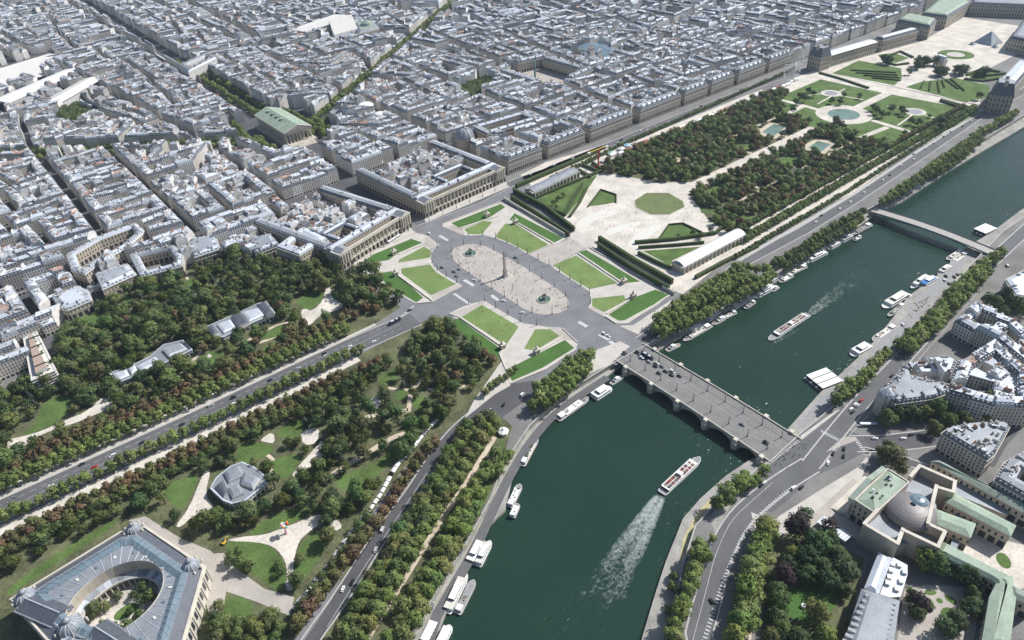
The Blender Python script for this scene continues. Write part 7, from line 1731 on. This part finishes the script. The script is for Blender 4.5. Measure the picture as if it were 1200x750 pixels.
for x, y, c, h, v in ((503,274,'white',.9,1),(518,314,'black',-1.2,0),(532,319,'black',-1.2,0),(535,324.5,'black',-1.2,0),(590,353,'white',-.8,0),(612,367,'white',-.5,0),(604,302.5,'black',-1,0),(708,392,'white',-1.57,1),(713,394.5,'white',-1.57,0),(425,297.5,'black',.3,0),(111,548,'red',0,0),(275,474,'white',0,1),(410,406.5,'white',0,0),(480,364,'black',0,0),(448,621,'white',.75,1),(413,683,'black',.75,0),(402,691,'white',.75,0),(612,463,'white',.4,1),(590,475,'black',.5,0),(500,499,'grey',.7,0),(455,283,'grey',.3,0),(538,316,'grey',-1.2,0),(556,329,'white',-.8,0),(440,645,'silver',.75,0),(350,432,'silver',0,0),(240,490,'black',0,0),(60,570,'white',0,0),(300,462,'grey',0,0),(380,415,'black',0,0)): car(x, y, c, h, v)
car(462, 281.5, 'white', .30, proto=LBUS); car(463, 378, 'dark blue', .06, proto=BUS); car(117, 556.5, 'white', 0., proto=BUS); car(152, 537, 'white', 0., proto=BUS) if False else None
car(505.5, 711, 'grey', 1.1, gz=QZ); car(507, 706, 'silver', 1.1, gz=QZ); car(563, 489, 'black', .6)
crr = random.Random(9)
for k in range(34):
    X = 175+k*19+crr.uniform(-6, 6); x, y, w = PX(X, 176+crr.choice((-4, -1.4, 1.4, 4)))
    car(x, y, crr.choice(('white', 'white', 'black', 'grey', 'silver', 'red')), 0 if crr.random() < .5 else PI, crr.random() < .2)
for k in range(18):
    X = -620+k*27+crr.uniform(-9, 9); Y = 6+(abs(X)-350)*.035*(X < -350)+crr.choice((-9, -5.5, -2, 2.5, 6, 9.5)); x, y, w = PX(X, Y)
    if 0 < x < 1200: car(x, y, crr.choice(('white', 'black', 'grey', 'silver', 'dark blue')), 0 if crr.random() < .5 else PI, crr.random() < .2)
for k in range(22):
    X = 330+k*27+crr.uniform(-8, 8); Y = -161+(X-330)*.045+crr.choice((-3.6, 0, 3.6)); x, y, w = PX(X, Y); car(x, y, crr.choice(('white', 'black', 'grey', 'silver')), 0, crr.random() < .2)
for x, y in ((60,432),(65,430),(68,425),(64,421),(70,418),(66,414)): car(x, y, crr.choice(('white', 'grey', 'silver')), 1.)
# ================================================================ LAMPS, PEOPLE, TENTS, SMALL THINGS
def lamp_proto():
    a = MB(); a.lathe((0, 0), [(.55, 0), (.55, 1.2), (.3, 1.4), (.22, 7.6), (.35, 7.8)], 'iron', 8); b = MB()
    for s in (-1, 1): b.tube((0, 0, 6.6), (s*1.1, 0, 6.9), .08, 'iron', 4)
    c = MB()
    for s in (-1, 1): c.lathe((s*1.1, 0), [(.1, 6.5), (.3, 6.9), (.32, 7.4), (.1, 7.7)], 'offwhite', 6)
    return new_proto('lamp', [('post', a, False), ('arm', b, False), ('lantern', c, False)])
LP = lamp_proto()
lam = [p for pl, st in ((ISL+[ISL[0]], 21), (GP([(515,288),(507,294),(505,303),(508,312),(517,320),(542,335)]), 18), (GP([(545,276),(565,275),(580,279),(600,287),(619,298),(647,313),(690,341),(693,352),(690,361)]), 18), (GP([(545,358),(567,352),(590,366),(613,379),(640,383)]), 18), (GP([(400,322),(480,270)]), 22), (GP([(500,260),(596,217)]), 22)) for p in along(pl, st, 4)]
for x, y, h in lam:
    o = place('street_lamp', LP, (x, y, .16), h, 1., None, None, 'lamp', 'iron lamp posts round the square'); LAB.append((o, 'dark iron twin-lantern lamp post', (x, y)))
for k in range(9):
    for s in (.245, .755):
        p = BP(.06+k*.11, s); o = place('street_lamp', LP, (p[0], p[1], BRISE(.06+k*.11)+.16), 0, .95, None, None, 'lamp', 'iron lamp posts on the bridge'); LAB.append((o, 'dark lamp post on the road bridge', p[:2]))
def person_proto(seed, stride):
    """standing or walking figure grown as one skin from a joint skeleton"""
    J = {'pel': (0, 0, .92, .13), 'wa': (0, 0, 1.08, .12), 'ch': (0, 0, 1.32, .15), 'nk': (0, 0, 1.5, .06), 'hd': (.02, 0, 1.62, .095), 'tp': (.01, 0, 1.72, .07)}
    E_ = [('pel', 'wa'), ('wa', 'ch'), ('ch', 'nk'), ('nk', 'hd'), ('hd', 'tp')]
    for s, n in ((1, 'l'), (-1, 'r')):
        J['hp'+n] = (0, s*.09, .88, .095); J['kn'+n] = (s*stride*.5+.03, s*.10, .48, .065); J['an'+n] = (s*stride-.02, s*.10, .09, .045); J['to'+n] = (s*stride+.15, s*.11, .04, .035)
        J['sh'+n] = (0, s*.19, 1.42, .06); J['el'+n] = (-s*stride*.4-.02, s*.25, 1.14, .045); J['wr'+n] = (-s*stride*.6+.08, s*.25, .9, .035); J['hn'+n] = (-s*stride*.6+.12, s*.25, .8, .03)
        E_ += [('pel', 'hp'+n), ('hp'+n, 'kn'+n), ('kn'+n, 'an'+n), ('an'+n, 'to'+n), ('ch', 'sh'+n), ('sh'+n, 'el'+n), ('el'+n, 'wr'+n), ('wr'+n, 'hn'+n)]
    ks = list(J); me = bpy.data.meshes.new('person'); me.from_pydata([J[k][:3] for k in ks], [(ks.index(a), ks.index(b)) for a, b in E_], [])
    o = bpy.data.objects.new('person', me); C.objects.link(o); md = o.modifiers.new('s', 'SKIN')
    for i, k in enumerate(ks): me.skin_vertices[0].data[i].radius = (J[k][3],)*2
    me.skin_vertices[0].data[0].use_root = True
    dg = bpy.context.evaluated_depsgraph_get(); ev = o.evaluated_get(dg); m2 = bpy.data.meshes.new_from_object(ev); bpy.data.objects.remove(o)
    m2.materials.clear(); [m2.materials.append(M[k]) for k in ('cloth', 'skin', 'hair', 'hull_dark')]
    for p in m2.polygons:
        z, y = p.center.z, abs(p.center.y); p.material_index = 2 if z > 1.66 or (z > 1.56 and p.center.x < -.01) else 1 if z > 1.48 or (y > .2 and z < 1.12 and z > .7) else 3 if z < .86 else 0
        p.use_smooth = True
    return m2
PPL = [person_proto(k, s) for k, s in enumerate((.0, .22, .3))]
PC = [(.05,.05,.06),(.6,.6,.6),(.1,.12,.2),(.3,.05,.05),(.25,.22,.18),(.7,.68,.6),(.05,.1,.15),(.02,.02,.02)]
prr = random.Random(21)
def person(x, y, z, where, group):
    o = bpy.data.objects.new('person', prr.choice(PPL)); C.objects.link(o); o.location = (x, y, z); o.rotation_euler = (0, 0, prr.uniform(0, 6.28)); s = prr.uniform(1., 1.12); o.scale = (s*1.15, s*1.15, s)
    c = prr.choice(PC); o.color = (*c, 1); tag(o, where, 'person', group)
def crowd(poly, n, z, where, group):
    xs = [p[0] for p in poly]; ys = [p[1] for p in poly]; k = 0
    while k < n:
        x, y = prr.uniform(min(xs), max(xs)), prr.uniform(min(ys), max(ys))
        if not inside((x, y), poly) or dist((x, y), (0, 0)) < 9 or dist((x, y), (1.5, 66.5)) < 9.5 or dist((x, y), (2, -62)) < 9.5: continue
        k += 1; person(x, y, z, where, group)
crowd(offset(ccw(ISL), 2), 120, .16, 'tiny pedestrian strolling on the pale paving round the obelisk', 'people strolling round the obelisk')
crowd(GE, 14, .17, 'tiny pedestrian on the paved way from the square to the royal garden', 'people at the royal garden gate')
crowd(GP([(690,250),(740,225),(810,230),(830,262),(770,262),(730,290),(700,280)]), 60, .07, 'tiny visitor on the pale sand round the octagonal pond', 'people round the octagonal pond')
crowd(circle(RC, 42, 20), 26, .07, 'tiny visitor on the sand ring of the round pond', 'people round the round pond') if False else None
crowd(GP([(905,545),(938,512),(950,520),(915,560)]), 30, .09, 'tiny pedestrian crossing at the far end of the road bridge', 'people at the far bridge end')
crowd(GP([(540,372),(565,358),(606,383),(593,404)]), 12, .21, 'tiny visitor resting on the dry lawn left of the bridge road', 'people on the lower lawn')
crowd(GP([(592,262),(605,263),(640,287),(620,296)]), 10, .21, 'tiny visitor on the dry lawn right of the obelisk', 'people on the upper right lawn')
# white stall tents in a row
tp = MB(); tp.prism([(-2.6, -2), (2.6, -2), (2.6, 2), (-2.6, 2)], 2.3, 2.7, 'white_paint'); tp.gable((0, 0, 2.7), (5.2, 4, 1.1), 'white_paint')
pp = MB(); [pp.box((x, y, 0), (.12, .12, 2.4), 'steel_white') for x in (-2.4, 2.4) for y in (-1.8, 1.8)]; pp.box((0, 0, .1), (4, .8, .9), 'offwhite')
TENT = new_proto('tent', [('canopy', tp, False), ('frame', pp, False)])
tl = along(GP([(347,713),(373,680),(393,655),(404,637),(423,612),(436,596),(447,580),(458,560)]), 5.5)+along(GP([(462,553),(468,544),(480,532),(496,511),(503,503),(515,492)]), 5.6)
for k, (x, y, h) in enumerate(tl): o = place('stall_tent', TENT, (x, y, .07), h, rnd.uniform(.7, .95), None, ('white stall tent in the long row by the river road, '+('first from its lower end' if k == 0 else nth(k+1).replace(' nearest', '')+' from its lower end')).replace('nearest', ''), 'tent', 'white stall tents in a row')
# fairground stalls along the arcaded street and a big wheel
rr = random.Random(8)
for k in range(34):
    X = 312+k*13.5+rr.uniform(-2, 2); Y = 142+rr.uniform(-2.5, 2.5); c = rr.choice(('white_paint', 'white_paint', 'offwhite', 'seat_red', 'zinc_light'))
    r = thing('fair_stall', None, 'stall', (X, Y, 0), 'fairground stalls beside the royal garden'); m = MB(); L = rr.uniform(8, 12); m.box((X, Y, 0), (L, 6, 3.), rr.choice(('offwhite', 'red', 'zinc_light', 'yellow', 'offwhite')), 0); m.build('booth', r); m = MB(); m.gable((X, Y, 3), (L+.6, 6.6, 1.6), c, 0); m.build('canopy', r); LAB.append((r, {'seat_red': 'red-roofed'}.get(c, 'pale-roofed')+' fairground stall', (X, Y)))
wx, wy = G(925, 86, 0); wx, wy = 748, 145
r = thing('big_wheel', 'tall white observation wheel on the fairground', 'ferris wheel', (wx, wy, 0)); R = 27; zc = 30; m = MB(); n = 30
for off in (-1.4, 1.4):
    for k in range(n):
        a0, a1 = 2*PI*k/n, 2*PI*(k+1)/n
        m.tube((wx+R*math.cos(a0), wy+off, zc+R*math.sin(a0)), (wx+R*math.cos(a1), wy+off, zc+R*math.sin(a1)), .3, 'steel_white', 4); m.tube((wx, wy+off*.4, zc), (wx+R*math.cos(a0), wy+off, zc+R*math.sin(a0)), .14, 'steel_white', 4)
m.build('rim', r); m = MB()
for s in (-1, 1):
    for o in (-5, 5): m.tube((wx+s*12, wy+o, 0), (wx, wy+o*.4, zc), .6, 'steel_white', 6)
m.build('legs', r)
for k in range(n): a = 2*PI*k/n; m = MB(); m.box((wx+R*math.cos(a), wy, zc+R*math.sin(a)-1.4), (1.5, 1.5, 1.9), 'white_paint'); m.build('gondola', r)
tx, ty = G(701, 196, 0); r = thing('fair_tower', 'red fairground tower ride with yellow arm at the garden corner', 'ride', (tx, ty, 0)); m = MB(); m.box((tx, ty, 0), (9, 9, 2.5), 'red'); m.build('base', r); m = MB(); m.box((tx, ty, 2.5), (1.6, 1.6, 24), 'red'); m.build('mast', r); m = MB(); m.tube((tx-16, ty+2, 26), (tx+14, ty-2, 27.5), .7, 'yellow', 6); m.build('arm', r); m = MB(); m.box((tx-16, ty+2, 24), (4, 3, 2.2), 'white_paint'); m.box((tx+14, ty-2, 25.5), (4, 3, 2.2), 'white_paint'); m.build('seats', r)
for k, (x, y, c, lb) in enumerate(((716,181,'mint','mint green fairground tent by the garden corner'),(735,172,'skyblue','pale blue fairground tent'),(728,176,'white_paint','plain white fairground tent'),(708,190,'white_paint','white ticket tent at the foot of the red tower'))):
    X, Y = G(x, y, 0); r = thing('fair_tent', lb, 'tent', (X, Y, 0)); m = MB(); m.lathe((X, Y), [(5, 0), (5, 3)], 'offwhite', 8); m.build('side_wall', r); m = MB(); m.lathe((X, Y), [(5.5, 3), (2, 4.6), (.1, 6)], c, 8); m.build('canopy', r)
# bunch of coloured balls on a stand (plain stand-in for a sculpture)
X, Y = G(336, 625, 0); r = thing('garden_sculpture', 'tall pale sculpture of many-coloured rounded shapes on the sand paths', 'sculpture', (X, Y, 0)); m = MB(); m.lathe((X, Y), [(1.6, .1), (1.4, .9), (.7, 1.2), (.6, 7)], 'pink', 12); m.build('stand', r); rr = random.Random(6)
for k, c in enumerate(('orange', 'white_paint', 'skyblue', 'yellow', 'mint', 'pink', 'skyblue', 'orange', 'white_paint', 'mint', 'red')):
    a = 2*PI*k/11; q = rr.uniform(.8, 3.); z = 8.2+rr.uniform(-1, 2); cx, cy = X+q*math.cos(a), Y+q*math.sin(a); m = MB(); m.tube((X, Y, 5.5), (cx, cy, z), .15, 'mint', 4); m.lathe((cx, cy), [(.1, z-.6), (.8, z-.2), (1.05, z+.6), (.7, z+1.3), (.1, z+1.6)], c, 10); m.build('coloured_bud', r)
X, Y = G(245, 418, 0); r = thing('lawn_fountain', 'small white fountain statue on the round lawn', 'statue', (X, Y, 0)); m = MB(); m.lathe((X, Y), [(2.6, .1), (2.6, .7), (2.1, .7), (2.1, .4), (.4, .4)], 'stone_light', 16); m.build('basin', r); m = MB(); m.lathe((X, Y), [(.5, .4), (.4, 1.8), (1.1, 2.), (.3, 2.2), (.35, 3.2), (.05, 3.6)], 'white_paint', 10); m.build('figure', r)
X, Y = G(941, 711, 0); r = thing('garden_statue', 'white curved sculpture on the deep green lawn of the walled garden', 'statue', (X, Y, 0)); m = MB(); m.lathe((X, Y), [(1.6, .1), (1.8, .5), (1.4, 2), (.5, 2.3)], 'white_paint', 14); m.build('figure', r)
X, Y = G(590, 508, 0); r = thing('river_kiosk', 'pale kiosk with white peaked tent roof at the head of the river promenade', 'kiosk', (X, Y, 0)); m = MB(); m.lathe((X, Y), [(4, 0), (4, 3)], 'offwhite', 8); m.build('wall', r); m = MB(); m.lathe((X, Y), [(4.6, 3), (1.4, 4.4), (.1, 6.4)], 'white_paint', 8); m.build('roof', r)
X, Y = G(263, 637, 0); r = thing('digger', 'small yellow digger on the sand beside the museum palace', 'digger', (X, Y, 0)); m = MB(); m.box((X, Y, 0), (3.4, 2.6, .9), 'tyre', .6); m.build('tracks', r); m = MB(); m.box((X, Y, .95), (3, 2.3, 1.2), 'yellow', .6); m.box((X+.3, Y+.5, 2.15), (1.4, 1.2, 1.3), 'glass', .6); m.build('body', r); m = MB(); m.tube((X+1, Y+.5, 2), (X+3, Y+2, 3.6), .3, 'yellow', 6); m.tube((X+3, Y+2, 3.6), (X+4.2, Y+2.8, .9), .22, 'yellow', 6); m.build('arm', r)
X, Y = G(1017, 499, 0); r = thing('bus_shelter', 'long glass-roofed bus shelter in the shade by the corner turret', 'shelter', (X, Y, 0)); m = MB(); m.box((X, Y, 2.6), (13, 2.4, .25), 'zinc_light', -.75); m.build('roof', r); m = MB(); [m.box((X+math.cos(-.75)*t, Y+math.sin(-.75)*t, 0), (.15, .15, 2.6), 'iron') for t in (-6, -2, 2, 6)]; m.build('post', r)
# quay clutter: planters, benches and terrace parasols
qr = random.Random(12)
for k in range(24):
    x, y = qr.uniform(1068, 1085), 0; t = qr.random(); x = 1066+24*t+qr.uniform(-3, 3); y = 366-14*t+qr.uniform(-6, 6); X, Y = G(x, y, QZ); r = thing('terrace_table', 'tiny dark table on the wide quay terrace', 'table', (X, Y, QZ), 'tables on the wide quay terrace'); m = MB(); m.lathe((X, Y), [(.12, QZ), (.12, QZ+.72), (.75, QZ+.72), (.75, QZ+.78)], 'wood', 8); m.build('table_top', r)
# ================================================================ LABELS BY RANK ROUND A LANDMARK
LM = [('the obelisk', 0, 0), ('the fountain beyond the obelisk', 2, 66), ('the fountain before the obelisk', 2, -62), ('the green-roofed temple church', 10, 580), ('the tall column in its square', 451, 478), ('the octagonal pond', 247, -3), ('the round pond', 669, 0),
 ('the white barrel-roofed gallery', 190, -122), ('the pale pilastered gallery', 185, 128), ("the road bridge's square end", 3, -185), ("the road bridge's far end", 2, -345), ("the footbridge's garden end", 411, -192), ("the footbridge's far end", 406, -336),
 ('the parliament dome', 0, -440), ('the oval-court museum palace', -437, -140), ('the round-fronted pavilion', -335, -97), ('the long low zinc pavilion', -340, 108), ('the slate-roofed theatre pavilion', -250, 115), ('the round lawn with white statue', *G(247, 420)), ('the wedge-shaped corner block', 105, -385),
 ('the rounded white-mansard block', 100, -435), ('the planted terrace block', -425, 185), ('the square white embassy', -140, 200), ('the left colonnaded palace', -65, 165), ('the right colonnaded palace', 80, 185), ('the small grey dome', *G(545, 166, 14)), ('the glass pyramid', *G(1158, 50)), ('the triumphal arch', *G(1101, 77)),
 ('the big white wheel', 748, 145), ('the red fairground tower', *G(701, 196)), ('the many-coloured sculpture', *G(336, 625)), ('the rust-red work barge', *G(621, 530)), ('the glass-sided boat', *G(672, 480)), ('the white tent roof kiosk', *G(590, 508)), ('the blue-tarpaulin boat', *G(1086, 332)), ('the white roof-ridge platform', *G(965, 447)),
 ('the broad white double-roofed boat', *G(867, 357)), ('the white restaurant boat', *G(1048, 354)), ('the yellow digger', *G(263, 637)), ('the sand clearing at the left edge', *G(120, 475)), ('the large lawn beside the stall tents', *G(430, 560)), ('the bottom pair of moored boats', *G(515, 742)), ('the white-topped barge pair', *G(540, 695)), ('the slim and broad white boat pair', *G(563, 648)), ('the purple beech by the forecourt', *G(934, 632)), ('the walled garden lawn', *G(945, 705)), ('the white-roofed mansion', *G(1035, 670)),
 ('the sand fork near the embassy', *G(385, 355)), ('the white-roofed station hall', *G(45, 95)), ('the larger white round roof', *G(428, 121)), ('the opera house', *G(410, 34)), ('the glass market hall', *G(702, 56)), ('the left rectangular pond', *G(906, 150)), ('the low zinc mansion row', *G(110, 300)), ('the semicircle lawn', *G(300, 655)), ('the left avenue end', *G(15, 590)), ('the round palace lawn', *G(1120, 64))]
near = {}
for o, look, c in LAB:
    k = min(range(len(LM)), key=lambda k: dist(c, LM[k][1:])); near.setdefault((look, k), []).append((dist(c, LM[k][1:]), o))
for (look, k), L in near.items():
    L.sort(key=lambda t: t[0])
    for i, (_, o) in enumerate(L): o['label'] = f'{look}, {nth(i+1)} to {LM[k][0]}' if len(L) > 1 or True else ''
# ================================================================ LIGHT, AIR, CAMERA
scene = bpy.context.scene
SUN = Vector((31, -6.5, 33)).normalized()
sd = bpy.data.lights.new('sun', 'SUN'); sd.energy = 5.0; sd.angle = math.radians(.5); sd.color = (1, .975, .945)
so = bpy.data.objects.new('sun', sd); C.objects.link(so); so.rotation_euler = (-SUN).to_track_quat('-Z', 'Y').to_euler(); so.location = (0, 0, 900)
w = bpy.data.worlds.new('World'); scene.world = w; w.use_nodes = True; N, L = w.node_tree.nodes, w.node_tree.links
sk = N.new('ShaderNodeTexSky'); sk.sky_type = 'NISHITA'; sk.sun_disc = False; sk.sun_elevation = math.asin(SUN.z); sk.sun_rotation = math.atan2(SUN.x, SUN.y); sk.air_density = 1.; sk.dust_density = 1.2
L.new(sk.outputs[0], N['Background'].inputs[0]); N['Background'].inputs[1].default_value = .095
hz_ = MB(); hz_.box((700, 1500, -12), (4600, 6400, 460), 'water', 0, bottom=True)
if HAZE:
    ho = hz_.build('haze'); ho.data.materials.clear(); hm = bpy.data.materials.new('haze'); hm.use_nodes = True; n = hm.node_tree.nodes; n.remove(n['Principled BSDF']); v = n.new('ShaderNodeVolumePrincipled'); v.inputs['Color'].default_value = (.66, .82, 1., 1); v.inputs['Density'].default_value = HAZE; v.inputs['Anisotropy'].default_value = .2
    hm.node_tree.links.new(v.outputs[0], n['Material Output'].inputs['Volume']); ho.data.materials.append(hm); tag(ho, 'thin pale blue summer haze over the city', 'haze', kind='stuff')
cd = bpy.data.cameras.new('camera'); co = bpy.data.objects.new('camera', cd); C.objects.link(co)
from mathutils import Matrix
Mx = Matrix.Identity(4)
for i in range(3): Mx[i][0] = CR[i]; Mx[i][1] = CU[i]; Mx[i][2] = -CF[i]; Mx[i][3] = CAM[i]
co.matrix_world = Mx; cd.sensor_fit = 'HORIZONTAL'; cd.sensor_width = 36; cd.lens = FOC/1200*36; cd.clip_start = 1; cd.clip_end = 9000
scene.camera = co
scene.view_settings.view_transform = 'Standard'; scene.view_settings.look = 'None'; scene.view_settings.exposure = EXPO; scene.view_settings.gamma = 1
scene.cycles.max_bounces = 5; scene.cycles.diffuse_bounces = 2; scene.cycles.glossy_bounces = 2; scene.cycles.transmission_bounces = 2; scene.cycles.volume_bounces = 0; scene.cycles.transparent_max_bounces = 4
scene.cycles.use_adaptive_sampling = True; scene.cycles.adaptive_threshold = .02
print('OBJECTS', len(bpy.data.objects))
